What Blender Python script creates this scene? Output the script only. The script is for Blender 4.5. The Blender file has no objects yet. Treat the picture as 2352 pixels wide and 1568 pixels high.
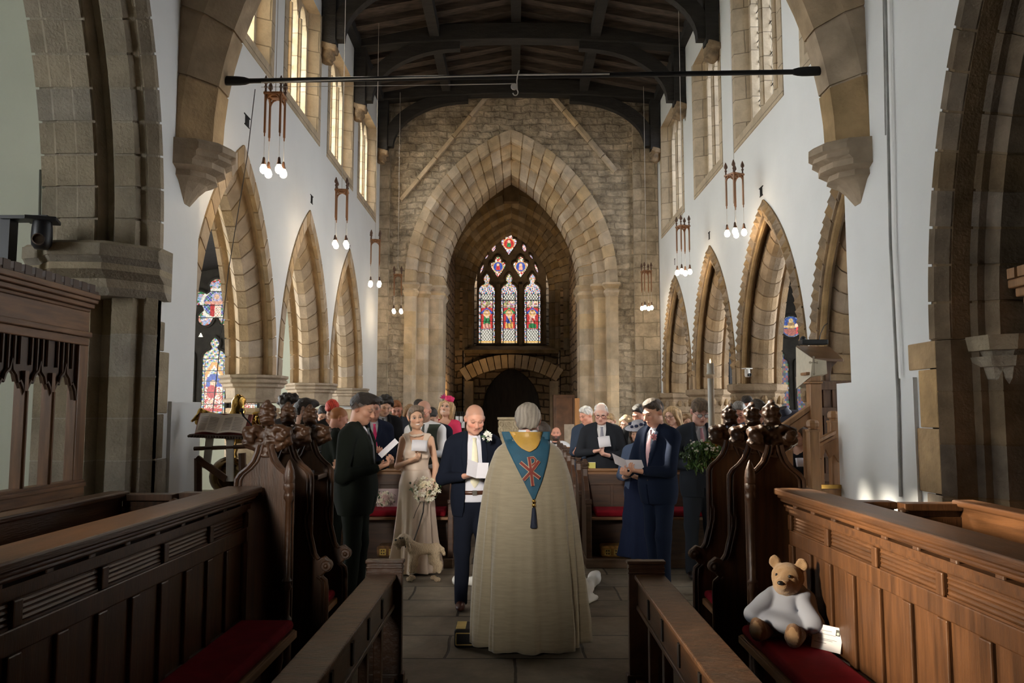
import bpy, bmesh, math, random
import numpy as np
from mathutils import Vector, Matrix, Euler
random.seed(7); RNG=np.random.default_rng(7)
PI=math.pi
SC=bpy.context.scene
COL=SC.collection
F=1829.0; CAMZ=1.68
# ---------------------------------------------------------------- camera
cam=bpy.data.cameras.new('camera'); camo=bpy.data.objects.new('camera',cam); COL.objects.link(camo)
cam.sensor_width=36.0; cam.lens=36.0*F/2352.0; cam.clip_start=0.05; cam.clip_end=200
camo.location=(0,0,CAMZ)
camo.rotation_euler=(PI/2+math.atan(160/F),0,math.atan(7/F))
SC.camera=camo
CM=Euler(camo.rotation_euler).to_matrix()
def ray(px,py): return CM@Vector(((px-1176)/F,(784-py)/F,-1))
def P(px,py,Y):
    d=ray(px,py); t=Y/d.y
    return Vector((d.x*t,Y,CAMZ+d.z*t))
def G(px,py,z=0.0):
    d=ray(px,py); t=(z-CAMZ)/d.z
    return Vector((d.x*t,d.y*t,z))
# ---------------------------------------------------------------- materials
def nmat(name):
    m=bpy.data.materials.new(name); m.use_nodes=True
    nt=m.node_tree; return m,nt,nt.nodes['Principled BSDF']
def N(nt,t,**k):
    n=nt.nodes.new(t)
    for a,b in k.items():
        if a in n.inputs.keys() if False else False: pass
        setattr(n,a,b)
    return n
def ramp(nt,stops):
    r=nt.nodes.new('ShaderNodeValToRGB'); e=r.color_ramp.elements
    while len(e)<len(stops): e.new(0.5)
    for i,(p,c) in enumerate(stops):
        e[i].position=p; e[i].color=(c[0],c[1],c[2],1)
    return r
def sc(c,k): return tuple(min(1,x*k) for x in c)
MATS={}
def mat(name,col,rough=0.6,var=0.25,scale=6.0,bump=0.0,bscale=40.0,metal=0.0,stretch=None,island=0.0,spec=0.5,sheen=0.0,detail=5.0,coat=0.0):
    """plain procedural material: noise tinted base colour, optional grain stretch, optional per-piece tint"""
    if name in MATS: return MATS[name]
    m,nt,b=nmat(name); L=nt.links
    tc=N(nt,'ShaderNodeTexCoord'); mp=N(nt,'ShaderNodeMapping')
    L.new(tc.outputs['Object'],mp.inputs['Vector'])
    if stretch: mp.inputs['Scale'].default_value=stretch
    no=N(nt,'ShaderNodeTexNoise'); no.inputs['Scale'].default_value=scale; no.inputs['Detail'].default_value=detail
    L.new(mp.outputs['Vector'],no.inputs['Vector'])
    r=ramp(nt,[(0.3,sc(col,1-var)),(0.7,sc(col,1+var))]); L.new(no.outputs['Fac'],r.inputs['Fac'])
    out=r.outputs['Color']
    if island>0:
        ge=N(nt,'ShaderNodeNewGeometry'); hv=N(nt,'ShaderNodeHueSaturation')
        mr=N(nt,'ShaderNodeMapRange'); mr.inputs['To Min'].default_value=1-island; mr.inputs['To Max'].default_value=1+island
        L.new(ge.outputs['Random Per Island'],mr.inputs['Value']); L.new(mr.outputs['Result'],hv.inputs['Value'])
        m2=N(nt,'ShaderNodeMath',operation='MULTIPLY'); m2.inputs[1].default_value=7.13
        fr=N(nt,'ShaderNodeMath',operation='FRACT'); mr2=N(nt,'ShaderNodeMapRange')
        mr2.inputs['To Min'].default_value=0.8; mr2.inputs['To Max'].default_value=1.25
        L.new(ge.outputs['Random Per Island'],m2.inputs[0]); L.new(m2.outputs[0],fr.inputs[0]); L.new(fr.outputs[0],mr2.inputs['Value'])
        L.new(mr2.outputs['Result'],hv.inputs['Saturation'])
        L.new(out,hv.inputs['Color']); out=hv.outputs['Color']
    L.new(out,b.inputs['Base Color'])
    b.inputs['Roughness'].default_value=rough; b.inputs['Metallic'].default_value=metal
    b.inputs['Specular IOR Level'].default_value=spec
    if sheen: b.inputs['Sheen Weight'].default_value=sheen
    if coat: b.inputs['Coat Weight'].default_value=coat; b.inputs['Coat Roughness'].default_value=0.25
    if bump>0:
        n2=N(nt,'ShaderNodeTexNoise'); n2.inputs['Scale'].default_value=bscale; n2.inputs['Detail'].default_value=4
        L.new(mp.outputs['Vector'],n2.inputs['Vector'])
        bp=N(nt,'ShaderNodeBump'); bp.inputs['Strength'].default_value=bump; bp.inputs['Distance'].default_value=0.02
        L.new(n2.outputs['Fac'],bp.inputs['Height']); L.new(bp.outputs['Normal'],b.inputs['Normal'])
    MATS[name]=m; return m
def vmat(name,rough=0.5,sss=0.0,spec=0.4,bump=0.0,bscale=60,emit=0.0,sheen=0.0):
    """material that takes its colour from the mesh's own colour attribute"""
    if name in MATS: return MATS[name]
    m,nt,b=nmat(name); L=nt.links
    a=N(nt,'ShaderNodeAttribute'); a.attribute_name='Col'
    L.new(a.outputs['Color'],b.inputs['Base Color'])
    b.inputs['Roughness'].default_value=rough; b.inputs['Specular IOR Level'].default_value=spec
    if sheen: b.inputs['Sheen Weight'].default_value=sheen
    if emit:
        L.new(a.outputs['Color'],b.inputs['Emission Color']); b.inputs['Emission Strength'].default_value=emit
    if bump:
        tc=N(nt,'ShaderNodeTexCoord'); n2=N(nt,'ShaderNodeTexNoise'); n2.inputs['Scale'].default_value=bscale; n2.inputs['Detail'].default_value=4
        L.new(tc.outputs['Object'],n2.inputs['Vector'])
        bp=N(nt,'ShaderNodeBump'); bp.inputs['Strength'].default_value=bump; bp.inputs['Distance'].default_value=0.02
        L.new(n2.outputs['Fac'],bp.inputs['Height']); L.new(bp.outputs['Normal'],b.inputs['Normal'])
    MATS[name]=m; return m
def brickmat(name,c1,c2,mort,bw,bh,axes,distort=0.0,msize=0.02,bump=0.5,rubble=0.0,rough=0.9,var=0.25,off=0.5):
    """coursed stone: brick texture laid on two object axes, joints pushed about by noise"""
    m,nt,b=nmat(name); L=nt.links
    tc=N(nt,'ShaderNodeTexCoord'); sep=N(nt,'ShaderNodeSeparateXYZ'); L.new(tc.outputs['Object'],sep.inputs[0])
    cb=N(nt,'ShaderNodeCombineXYZ'); L.new(sep.outputs[axes[0]],cb.inputs[0]); L.new(sep.outputs[axes[1]],cb.inputs[1])
    v=cb.outputs[0]
    if distort:
        no=N(nt,'ShaderNodeTexNoise'); no.inputs['Scale'].default_value=2.2; no.inputs['Detail'].default_value=3
        L.new(tc.outputs['Object'],no.inputs['Vector'])
        s=N(nt,'ShaderNodeVectorMath',operation='SUBTRACT'); s.inputs[1].default_value=(.5,.5,.5); L.new(no.outputs['Color'],s.inputs[0])
        s2=N(nt,'ShaderNodeVectorMath',operation='SCALE'); s2.inputs['Scale'].default_value=distort; L.new(s.outputs[0],s2.inputs[0])
        ad=N(nt,'ShaderNodeVectorMath',operation='ADD'); L.new(v,ad.inputs[0]); L.new(s2.outputs[0],ad.inputs[1]); v=ad.outputs[0]
    br=N(nt,'ShaderNodeTexBrick'); br.offset=off; br.inputs['Scale'].default_value=1.0
    br.inputs['Brick Width'].default_value=bw; br.inputs['Row Height'].default_value=bh
    br.inputs['Mortar Size'].default_value=msize; br.inputs['Mortar Smooth'].default_value=0.4; br.inputs['Bias'].default_value=0
    br.inputs['Color1'].default_value=(*c1,1); br.inputs['Color2'].default_value=(*c2,1); br.inputs['Mortar'].default_value=(*mort,1)
    L.new(v,br.inputs['Vector'])
    no3=N(nt,'ShaderNodeTexNoise'); no3.inputs['Scale'].default_value=3.0; no3.inputs['Detail'].default_value=8; no3.inputs['Roughness'].default_value=0.7
    L.new(tc.outputs['Object'],no3.inputs['Vector'])
    r=ramp(nt,[(0.3,(1-var*1.6,)*3),(0.7,(1+var*0.6,)*3)]); L.new(no3.outputs['Fac'],r.inputs['Fac'])
    mx=N(nt,'ShaderNodeMix',data_type='RGBA',blend_type='MULTIPLY'); mx.inputs['Factor'].default_value=1
    L.new(br.outputs['Color'],mx.inputs['A']); L.new(r.outputs['Color'],mx.inputs['B'])
    L.new(mx.outputs['Result'],b.inputs['Base Color']); b.inputs['Roughness'].default_value=rough; b.inputs['Specular IOR Level'].default_value=0.25
    inv=N(nt,'ShaderNodeMath',operation='SUBTRACT'); inv.inputs[0].default_value=1; L.new(br.outputs['Fac'],inv.inputs[1])
    n2=N(nt,'ShaderNodeTexNoise'); n2.inputs['Scale'].default_value=9 if rubble else 25; n2.inputs['Detail'].default_value=6
    L.new(tc.outputs['Object'],n2.inputs['Vector'])
    mm=N(nt,'ShaderNodeMath',operation='MULTIPLY_ADD'); mm.inputs[1].default_value=0.35+rubble; L.new(n2.outputs['Fac'],mm.inputs[0]); L.new(inv.outputs[0],mm.inputs[2])
    bp=N(nt,'ShaderNodeBump'); bp.inputs['Strength'].default_value=bump; bp.inputs['Distance'].default_value=0.04
    L.new(mm.outputs[0],bp.inputs['Height']); L.new(bp.outputs['Normal'],b.inputs['Normal'])
    MATS[name]=m; return m
def emat(name,col,strength):
    if name in MATS: return MATS[name]
    m,nt,b=nmat(name); b.inputs['Base Color'].default_value=(*col,1)
    b.inputs['Emission Color'].default_value=(*col,1); b.inputs['Emission Strength'].default_value=strength
    MATS[name]=m; return m
# ---------------------------------------------------------------- mesh builder
class MB:
    def __init__(s): s.v=[]; s.f=[]
    def add(s,vs,fs):
        o=len(s.v); s.v+= [tuple(v) for v in vs]; s.f+=[tuple(i+o for i in f) for f in fs]; return s
    def box(s,x0,x1,y0,y1,z0,z1,M=None):
        vs=[(x,y,z) for x in (x0,x1) for y in (y0,y1) for z in (z0,z1)]
        if M is not None: vs=[M@Vector(v) for v in vs]
        return s.add(vs,[(0,1,3,2),(4,6,7,5),(0,4,5,1),(2,3,7,6),(0,2,6,4),(1,5,7,3)])
    def cbox(s,c,d,M=None):
        return s.box(c[0]-d[0]/2,c[0]+d[0]/2,c[1]-d[1]/2,c[1]+d[1]/2,c[2]-d[2]/2,c[2]+d[2]/2,M)
    def loft(s,rings,cap=True,closed=True):
        n=len(rings[0]); vs=[v for r in rings for v in r]; fs=[]
        for i in range(len(rings)-1):
            for j in range(n if closed else n-1):
                k=(j+1)%n; fs.append((i*n+j,i*n+k,(i+1)*n+k,(i+1)*n+j))
        if cap and closed:
            fs.append(tuple(range(n))[::-1]); fs.append(tuple((len(rings)-1)*n+j for j in range(n)))
        return s.add(vs,fs)
    def prism(s,poly,fn,a,b):
        """poly of 2D points, fn(p,q,t)->xyz, from t=a to t=b"""
        return s.loft([[fn(p,q,a) for p,q in poly],[fn(p,q,b) for p,q in poly]])
    def lathe(s,prof,c=(0,0,0),seg=16,M=None,sx=1,sy=1):
        rings=[]
        for r,z in prof:
            rr=[Vector((c[0]+r*sx*math.cos(2*PI*k/seg),c[1]+r*sy*math.sin(2*PI*k/seg),c[2]+z)) for k in range(seg)]
            rings.append([M@v for v in rr] if M is not None else rr)
        return s.loft(rings)
    def tube(s,pts,r,seg=8,r2=None):
        pts=[Vector(p) for p in pts]; rings=[]; n=len(pts); up=None
        for i,p in enumerate(pts):
            t=(pts[min(i+1,n-1)]-pts[max(i-1,0)]).normalized()
            if up is None:
                up=Vector((0,0,1)) if abs(t.z)<0.9 else Vector((1,0,0))
            a=t.cross(up).normalized(); b=a.cross(t).normalized(); up=b
            rr=r if r2 is None else r+(r2-r)*i/max(1,n-1)
            if isinstance(rr,(list,tuple)): rr=rr[i]
            rings.append([p+a*rr*math.cos(2*PI*k/seg)+b*rr*math.sin(2*PI*k/seg) for k in range(seg)])
        return s.loft(rings)
    def sphere(s,c,r,seg=12,rz=None,ry=None):
        rz=rz or r; ry=ry or r; h=seg//2; prof=[]
        rings=[]
        for i in range(h+1):
            a=-PI/2+PI*i/h; q=max(math.cos(a),1e-3)
            rings.append([(c[0]+r*q*math.cos(2*PI*k/seg),c[1]+ry*q*math.sin(2*PI*k/seg),c[2]+rz*math.sin(a)) for k in range(seg)])
        return s.loft(rings)
    def grid(s,fn,nu,nv,closed_u=False):
        vs=[fn(i/(nu if closed_u else nu-1),j/(nv-1)) for j in range(nv) for i in range(nu)]
        fs=[]
        for j in range(nv-1):
            for i in range(nu if closed_u else nu-1):
                k=(i+1)%nu; fs.append((j*nu+i,j*nu+k,(j+1)*nu+k,(j+1)*nu+i))
        return s.add(vs,fs)
    def build(s,name,m,parent=None,smooth=False,bevel=0.0,fixn=True,solid=0.0,bseg=2):
        me=bpy.data.meshes.new(name); me.from_pydata([tuple(v) for v in s.v],[],s.f); me.update()
        if fixn:
            bm=bmesh.new(); bm.from_mesh(me); bmesh.ops.recalc_face_normals(bm,faces=bm.faces); bm.to_mesh(me); bm.free()
        o=bpy.data.objects.new(name,me); COL.objects.link(o); me.materials.append(m)
        if smooth:
            me.polygons.foreach_set('use_smooth',[True]*len(me.polygons))
            try: me.set_sharp_from_angle(angle=math.radians(smooth if smooth>1 else 50))
            except Exception: pass
        if solid:
            md=o.modifiers.new('solid','SOLIDIFY'); md.thickness=solid; md.offset=0
        if bevel:
            md=o.modifiers.new('bevel','BEVEL'); md.width=bevel; md.segments=bseg; md.limit_method='ANGLE'; md.angle_limit=math.radians(40)
        if parent is not None: o.parent=parent
        return o
def thing(name,label,cat,loc=(0,0,0),rz=0.0,group=None):
    o=bpy.data.objects.new(name,None); COL.objects.link(o); o.location=loc; o.rotation_euler=(0,0,rz)
    o.empty_display_size=0.1; o['label']=label; o['category']=cat
    if group: o['group']=group
    return o
def tag(o,label=None,cat=None,group=None,kind=None):
    if label: o['label']=label
    if cat: o['category']=cat
    if group: o['group']=group
    if kind: o['kind']=kind
    return o
def struct(o,label=None,cat=None,group=None): return tag(o,label,cat,group,'structure')
def dup(root,loc=None,rz=None,label=None,group=None,scale=None):
    r=root.copy(); COL.objects.link(r)
    if loc is not None: r.location=loc
    if rz is not None: r.rotation_euler=(0,0,rz)
    if scale is not None: r.scale=scale
    if label: r['label']=label
    if group: r['group']=group
    for ch in list(root.children):
        c=ch.copy(); COL.objects.link(c); c.parent=r
        for g in list(ch.children):
            d=g.copy(); COL.objects.link(d); d.parent=c
    return r
def empty_copyable(name,label,cat,group=None): return thing(name,label,cat,(0,0,0),0,group)
# ---------------------------------------------------------------- signed distance bodies -> mesh
def rotm(rx=0,ry=0,rz=0): return np.array(Euler((rx,ry,rz)).to_matrix(),dtype=np.float32)
class SDF:
    def __init__(s,lo,hi,vox):
        s.lo=np.array(lo,np.float32); s.vox=float(vox)
        s.n=[int(math.ceil((hi[i]-lo[i])/vox))+1 for i in range(3)]
        s.F=np.full(s.n,9.0,np.float32)
        s.ax=[s.lo[i]+vox*np.arange(s.n[i],dtype=np.float32) for i in range(3)]
    def region(s,lo,hi):
        sl=[]
        for i in range(3):
            a=int(max(0,math.floor((lo[i]-s.lo[i])/s.vox))); b=int(min(s.n[i],math.ceil((hi[i]-s.lo[i])/s.vox)+1))
            if b<=a: return None
            sl.append(slice(a,b))
        return tuple(sl)
    def pts(s,sl):
        return s.ax[0][sl[0]][:,None,None],s.ax[1][sl[1]][None,:,None],s.ax[2][sl[2]][None,None,:]
    def comb(s,sl,d,k,op):
        f=s.F[sl]
        if op=='u':
            if k>0:
                h=np.clip(.5+.5*(f-d)/k,0,1); f=f*(1-h)+d*h-k*h*(1-h)
            else: f=np.minimum(f,d)
        elif op=='s':
            if k>0:
                h=np.clip(.5-.5*(f+d)/k,0,1); f=f*(1-h)-d*h+k*h*(1-h)
            else: f=np.maximum(f,-d)
        elif op=='i': f=np.maximum(f,d)
        s.F[sl]=f
    def cap(s,a,b,ra,rb=None,k=0.02,op='u'):
        rb=ra if rb is None else rb; a=np.array(a,np.float32); b=np.array(b,np.float32); pad=k+2.5*s.vox
        sl=s.region(np.minimum(a-ra,b-rb)-pad,np.maximum(a+ra,b+rb)+pad)
        if sl is None: return s
        X,Y,Z=s.pts(sl); ab=b-a; L2=float(ab@ab)+1e-9
        t=np.clip(((X-a[0])*ab[0]+(Y-a[1])*ab[1]+(Z-a[2])*ab[2])/L2,0,1)
        d=np.sqrt((X-a[0]-t*ab[0])**2+(Y-a[1]-t*ab[1])**2+(Z-a[2]-t*ab[2])**2)-(ra+t*(rb-ra))
        s.comb(sl,d,k,op); return s
    def ell(s,c,r,R=None,k=0.02,op='u'):
        r=(r,r,r) if np.isscalar(r) else r
        c=np.array(c,np.float32); m=max(r) if R is not None else np.array(r); pad=k+2.5*s.vox
        sl=s.region(c-m-pad,c+m+pad)
        if sl is None: return s
        X,Y,Z=s.pts(sl); X=X-c[0];Y=Y-c[1];Z=Z-c[2]
        if R is not None:
            X,Y,Z=(R[0,0]*X+R[1,0]*Y+R[2,0]*Z),(R[0,1]*X+R[1,1]*Y+R[2,1]*Z),(R[0,2]*X+R[1,2]*Y+R[2,2]*Z)
        k0=np.sqrt((X/r[0])**2+(Y/r[1])**2+(Z/r[2])**2); k1=np.sqrt((X/r[0]**2)**2+(Y/r[1]**2)**2+(Z/r[2]**2)**2)+1e-6
        s.comb(sl,k0*(k0-1)/k1,k,op); return s
    def box(s,c,h,R=None,rnd=0.0,k=0.01,op='u'):
        c=np.array(c,np.float32); m=np.array(h)if R is None else np.full(3,float(np.linalg.norm(h))); pad=k+2.5*s.vox
        sl=s.region(c-m-pad,c+m+pad)
        if sl is None: return s
        X,Y,Z=s.pts(sl); X=X-c[0];Y=Y-c[1];Z=Z-c[2]
        if R is not None:
            X,Y,Z=(R[0,0]*X+R[1,0]*Y+R[2,0]*Z),(R[0,1]*X+R[1,1]*Y+R[2,1]*Z),(R[0,2]*X+R[1,2]*Y+R[2,2]*Z)
        q=[np.abs(X)-h[0]+rnd,np.abs(Y)-h[1]+rnd,np.abs(Z)-h[2]+rnd]
        q=np.broadcast_arrays(*q)
        d=np.sqrt(np.maximum(q[0],0)**2+np.maximum(q[1],0)**2+np.maximum(q[2],0)**2)+np.minimum(np.maximum(np.maximum(q[0],q[1]),q[2]),0)-rnd
        s.comb(sl,d,k,op); return s
    def torus(s,c,R0,r,R=None,k=0.01,op='u'):
        c=np.array(c,np.float32); m=R0+r; pad=k+2.5*s.vox
        sl=s.region(c-m-pad,c+m+pad)
        if sl is None: return s
        X,Y,Z=s.pts(sl); X=X-c[0];Y=Y-c[1];Z=Z-c[2]
        if R is not None:
            X,Y,Z=(R[0,0]*X+R[1,0]*Y+R[2,0]*Z),(R[0,1]*X+R[1,1]*Y+R[2,1]*Z),(R[0,2]*X+R[1,2]*Y+R[2,2]*Z)
        d=np.sqrt((np.sqrt(X*X+Y*Y)-R0)**2+Z*Z)-r
        s.comb(sl,d,k,op); return s
    def fn(s,lo,hi,f,k=0.0,op='u'):
        sl=s.region(lo,hi)
        if sl is None: return s
        X,Y,Z=s.pts(sl); s.comb(sl,np.broadcast_to(f(X,Y,Z,s.F[sl]),s.F[sl].shape),k,op); return s
    def chain(s,pts,rs,k=0.02):
        for i in range(len(pts)-1): s.cap(pts[i],pts[i+1],rs[i],rs[i+1],k)
        return s
    def bump(s,amp,freq,seed=0):
        """gentle lumps over the whole surface"""
        X,Y,Z=s.ax[0][:,None,None],s.ax[1][None,:,None],s.ax[2][None,None,:]
        r=np.random.default_rng(seed); d=0
        for i in range(4):
            w=r.normal(size=3); w=w/np.linalg.norm(w)*freq*(0.7+0.6*r.random()); d=d+np.sin(X*w[0]+Y*w[1]+Z*w[2]+r.random()*6.28)
        s.F+=(amp*d/2).astype(np.float32); return s
    def raw(s):
        Fv=s.F.copy()
        Fv[0],Fv[-1]=9,9; Fv[:,0],Fv[:,-1]=9,9; Fv[:,:,0],Fv[:,:,-1]=9,9
        g=Fv<0; n=s.n
        cnt=np.zeros([n[0]-1,n[1]-1,n[2]-1],np.int8)
        for a in (0,1):
            for b in (0,1):
                for c in (0,1): cnt+=g[a:n[0]-1+a,b:n[1]-1+b,c:n[2]-1+c]
        act=(cnt>0)&(cnt<8); I,J,K=np.nonzero(act); m=len(I)
        idx=np.full(act.shape,-1,np.int32); idx[act]=np.arange(m)
        acc=np.zeros((m,3),np.float32); num=np.zeros(m,np.float32)
        for axis in range(3):
            o=[(0,0),(0,1),(1,0),(1,1)]
            for p,q in o:
                A=[0,0,0]; oth=[i for i in range(3) if i!=axis]; A[oth[0]]=p; A[oth[1]]=q
                B=list(A); B[axis]=1
                fa=Fv[I+A[0],J+A[1],K+A[2]]; fb=Fv[I+B[0],J+B[1],K+B[2]]
                c=(fa<0)!=(fb<0); t=np.where(c,fa/np.where(c,fa-fb,1),0); t=np.clip(t,0.02,0.98)
                for ax in range(3):
                    acc[:,ax]+=np.where(c,(A[ax]+(t if ax==axis else 0)),0)
                num+=c
        v=acc/num[:,None]+np.stack([I,J,K],1); v=s.lo+s.vox*v
        fs=[]
        for axis in range(3):
            u,w=[(1,2),(2,0),(0,1)][axis]
            sa=[slice(None)]*3; sb=[slice(None)]*3
            sa[axis]=slice(0,-1); sb[axis]=slice(1,None)
            for q in (u,w): sa[q]=slice(1,-1); sb[q]=slice(1,-1)
            ga=g[tuple(sa)]; gb=g[tuple(sb)]; d=np.stack(np.nonzero(ga!=gb),1)
            if len(d)==0: continue
            inside=ga[tuple(d.T)]
            base=d.copy()          # cell index: along axis same; along u,w sample index = d+1, cells d and d+1
            def cell(du,dw):
                c=base.copy(); c[:,u]+=du; c[:,w]+=dw; return idx[c[:,0],c[:,1],c[:,2]]
            q=np.stack([cell(0,0),cell(1,0),cell(1,1),cell(0,1)],1)
            q[~inside]=q[~inside][:,::-1]; fs.append(q)
        f=np.concatenate(fs) if fs else np.zeros((0,4),np.int32)
        return v,f
    def build(s,name,m,parent=None,color=None,smooth_it=1,post=None):
        v,f=s.raw()
        if smooth_it and len(f):
            for _ in range(smooth_it):
                acc=np.zeros_like(v); num=np.zeros(len(v),np.float32)
                for a,b in ((0,1),(1,2),(2,3),(3,0)):
                    np.add.at(acc,f[:,a],v[f[:,b]]); np.add.at(num,f[:,a],1)
                v=v*0.5+0.5*acc/np.maximum(num,1)[:,None]
        if post is not None: v=post(v)
        return npmesh(name,v,f,m,parent,color)
def npmesh(name,v,f,m,parent=None,color=None,smooth=True):
    me=bpy.data.meshes.new(name); nf=len(f); k=f.shape[1] if nf else 4
    me.vertices.add(len(v)); me.vertices.foreach_set('co',np.asarray(v,np.float32).ravel())
    me.loops.add(nf*k); me.loops.foreach_set('vertex_index',np.asarray(f,np.int32).ravel())
    me.polygons.add(nf); me.polygons.foreach_set('loop_start',np.arange(0,nf*k,k,dtype=np.int32))
    me.polygons.foreach_set('use_smooth',np.full(nf,smooth))
    me.update(calc_edges=True)
    if color is not None:
        c=color(v) if callable(color) else np.tile(np.array(color,np.float32),(len(v),1))
        at=me.color_attributes.new('Col','FLOAT_COLOR','POINT')
        at.data.foreach_set('color',np.concatenate([c,np.ones((len(c),1))],1).astype(np.float32).ravel())
    me.materials.append(m)
    o=bpy.data.objects.new(name,me); COL.objects.link(o)
    if parent is not None: o.parent=parent
    return o
# ================================================================ materials of the building
PLASTER=mat('plaster',(0.80,0.80,0.775),rough=0.9,var=0.035,scale=1.3,bump=0.12,bscale=7)
PLASTER_OLD=mat('plaster_old',(0.50,0.51,0.41),rough=0.9,var=0.05,scale=1.5,bump=0.12,bscale=7)
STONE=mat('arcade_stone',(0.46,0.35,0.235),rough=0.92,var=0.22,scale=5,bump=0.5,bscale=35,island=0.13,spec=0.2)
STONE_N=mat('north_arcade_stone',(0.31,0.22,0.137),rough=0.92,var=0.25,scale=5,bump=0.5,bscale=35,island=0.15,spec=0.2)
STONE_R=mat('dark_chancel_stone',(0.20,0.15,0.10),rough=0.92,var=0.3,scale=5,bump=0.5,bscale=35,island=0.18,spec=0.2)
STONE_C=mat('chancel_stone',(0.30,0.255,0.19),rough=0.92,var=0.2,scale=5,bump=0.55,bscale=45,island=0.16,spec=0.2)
STONE_D=mat('tower_stone',(0.20,0.155,0.10),rough=0.92,var=0.25,scale=5,bump=0.5,bscale=30,island=0.15,spec=0.2)
STONE_T=mat('tower_arch_stone',(0.60,0.475,0.33),rough=0.92,var=0.22,scale=4,bump=0.4,bscale=35,island=0.14,spec=0.2)
JAMB=brickmat('window_jamb_stone',(0.62,0.50,0.35),(0.54,0.43,0.30),(0.30,0.24,0.17),0.6,0.34,(0,2),0.03,0.008,0.4,0.0,0.9,0.2)
RUBBLE=brickmat('rubble_wall',(0.68,0.56,0.41),(0.50,0.405,0.285),(0.47,0.385,0.28),0.34,0.15,(0,2),0.22,0.02,0.8,1.6,0.95,0.42)
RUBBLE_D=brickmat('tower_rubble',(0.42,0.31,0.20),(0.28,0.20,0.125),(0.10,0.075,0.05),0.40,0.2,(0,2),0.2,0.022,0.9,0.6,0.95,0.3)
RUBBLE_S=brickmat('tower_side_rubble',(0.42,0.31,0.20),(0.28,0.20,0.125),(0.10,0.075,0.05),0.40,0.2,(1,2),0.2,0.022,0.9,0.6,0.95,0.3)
FLAG=brickmat('flagstone_floor',(0.235,0.195,0.145),(0.175,0.145,0.108),(0.055,0.045,0.034),0.95,0.56,(0,1),0.05,0.012,0.35,0.15,0.55,0.25)
OAKROOF=mat('roof_oak',(0.020,0.017,0.015),rough=0.75,var=0.5,scale=3,bump=0.4,bscale=20,stretch=(1,6,6))
OAKRAFT=mat('rafter_oak',(0.065,0.044,0.032),rough=0.8,var=0.6,scale=2.5,bump=0.4,bscale=20,stretch=(1,8,8),island=0.5)
IRON=mat('black_iron',(0.012,0.012,0.013),rough=0.5,var=0.2,metal=0.3)
CORD=mat('pale_cord',(0.55,0.50,0.44),rough=0.8,var=0.1)
def leadglass(name,tint,k=6.5):
    m,nt,b=nmat(name); L=nt.links
    tc=N(nt,'ShaderNodeTexCoord'); sp=N(nt,'ShaderNodeSeparateXYZ'); L.new(tc.outputs['Object'],sp.inputs[0])
    outs=[]
    for sg in (0.72,-0.72):
        a=N(nt,'ShaderNodeMath',operation='MULTIPLY_ADD'); a.inputs[1].default_value=sg
        L.new(sp.outputs[2],a.inputs[0]); L.new(sp.outputs[1],a.inputs[2])
        q=N(nt,'ShaderNodeMath',operation='MULTIPLY'); q.inputs[1].default_value=k; L.new(a.outputs[0],q.inputs[0])
        fr=N(nt,'ShaderNodeMath',operation='FRACT'); L.new(q.outputs[0],fr.inputs[0])
        lt=N(nt,'ShaderNodeMath',operation='LESS_THAN'); lt.inputs[1].default_value=0.1; L.new(fr.outputs[0],lt.inputs[0]); outs.append(lt)
    mx=N(nt,'ShaderNodeMath',operation='MAXIMUM'); L.new(outs[0].outputs[0],mx.inputs[0]); L.new(outs[1].outputs[0],mx.inputs[1])
    tr=N(nt,'ShaderNodeBsdfTransparent'); tr.inputs[0].default_value=(*tint,1)
    b.inputs['Base Color'].default_value=(0.02,0.02,0.022,1); b.inputs['Roughness'].default_value=0.5
    ms=N(nt,'ShaderNodeMixShader'); L.new(mx.outputs[0],ms.inputs[0]); L.new(tr.outputs[0],ms.inputs[1]); L.new(b.outputs[0],ms.inputs[2])
    out=[n for n in nt.nodes if n.type=='OUTPUT_MATERIAL'][0]; L.new(ms.outputs[0],out.inputs[0])
    MATS[name]=m; return m
GLASS_L=leadglass('leaded_glass_south',(0.80,0.82,0.80))
GLASS_R=leadglass('leaded_glass_north',(0.34,0.36,0.40))
# ================================================================ stone helpers
def vouss(mb,prof,u0,zs,c,n,mapf,side=1,gap=0.010,t0=0.0,t1=1.0,sub=2):
    """one half of a pointed arch built of separate wedge stones; prof = [(radius,w)...] closed outline"""
    n_=n
    for b in range(n_):
        a0=t0+(t1-t0)*b/n_; a1=t0+(t1-t0)*(b+1)/n_
        g=gap/(prof[0][0]*1.0)
        rings=[]
        for k in range(sub+1):
            t=a0+g+(a1-a0-2*g)*k/sub if b<n_-1 or True else a0
            ring=[]
            for r,w in prof:
                th=t*math.acos(max(-1,min(1,c/r)))
                ring.append(mapf(u0+side*(r*math.cos(th)-c),w,zs+r*math.sin(th)))
            rings.append(ring)
        mb.loft(rings)
def mortar_ring(mb,prof,u0,zs,c,mapf,side,shrink=0.022,seg=24):
    rm=sum(r for r,w in prof)/len(prof); wm=sum(w for r,w in prof)/len(prof)
    rings=[]
    for k in range(seg+1):
        ring=[]
        for r,w in prof:
            r2=r+(shrink if r<rm else -.002); w2=w+(shrink*.7 if w<wm else -shrink*.7)
            th=k/seg*math.acos(max(-1,min(1,c/r2)))
            ring.append(mapf(u0+side*(r2*math.cos(th)-c),w2,zs+r2*math.sin(th)))
        rings.append(ring)
    mb.loft(rings)
def stack(mb,poly,fn,z0,z1,h,gap=0.005,rnd=None):
    n=max(1,round((z1-z0)/h)); hh=(z1-z0)/n
    for i in range(n):
        mb.loft([[fn(p,q,z0+i*hh+gap) for p,q in poly],[fn(p,q,z0+(i+1)*hh-gap) for p,q in poly]])
def zarch(u,u0,c,R,zs):
    d=abs(u-u0)+c
    return zs+math.sqrt(max(0,R*R-d*d))
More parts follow.
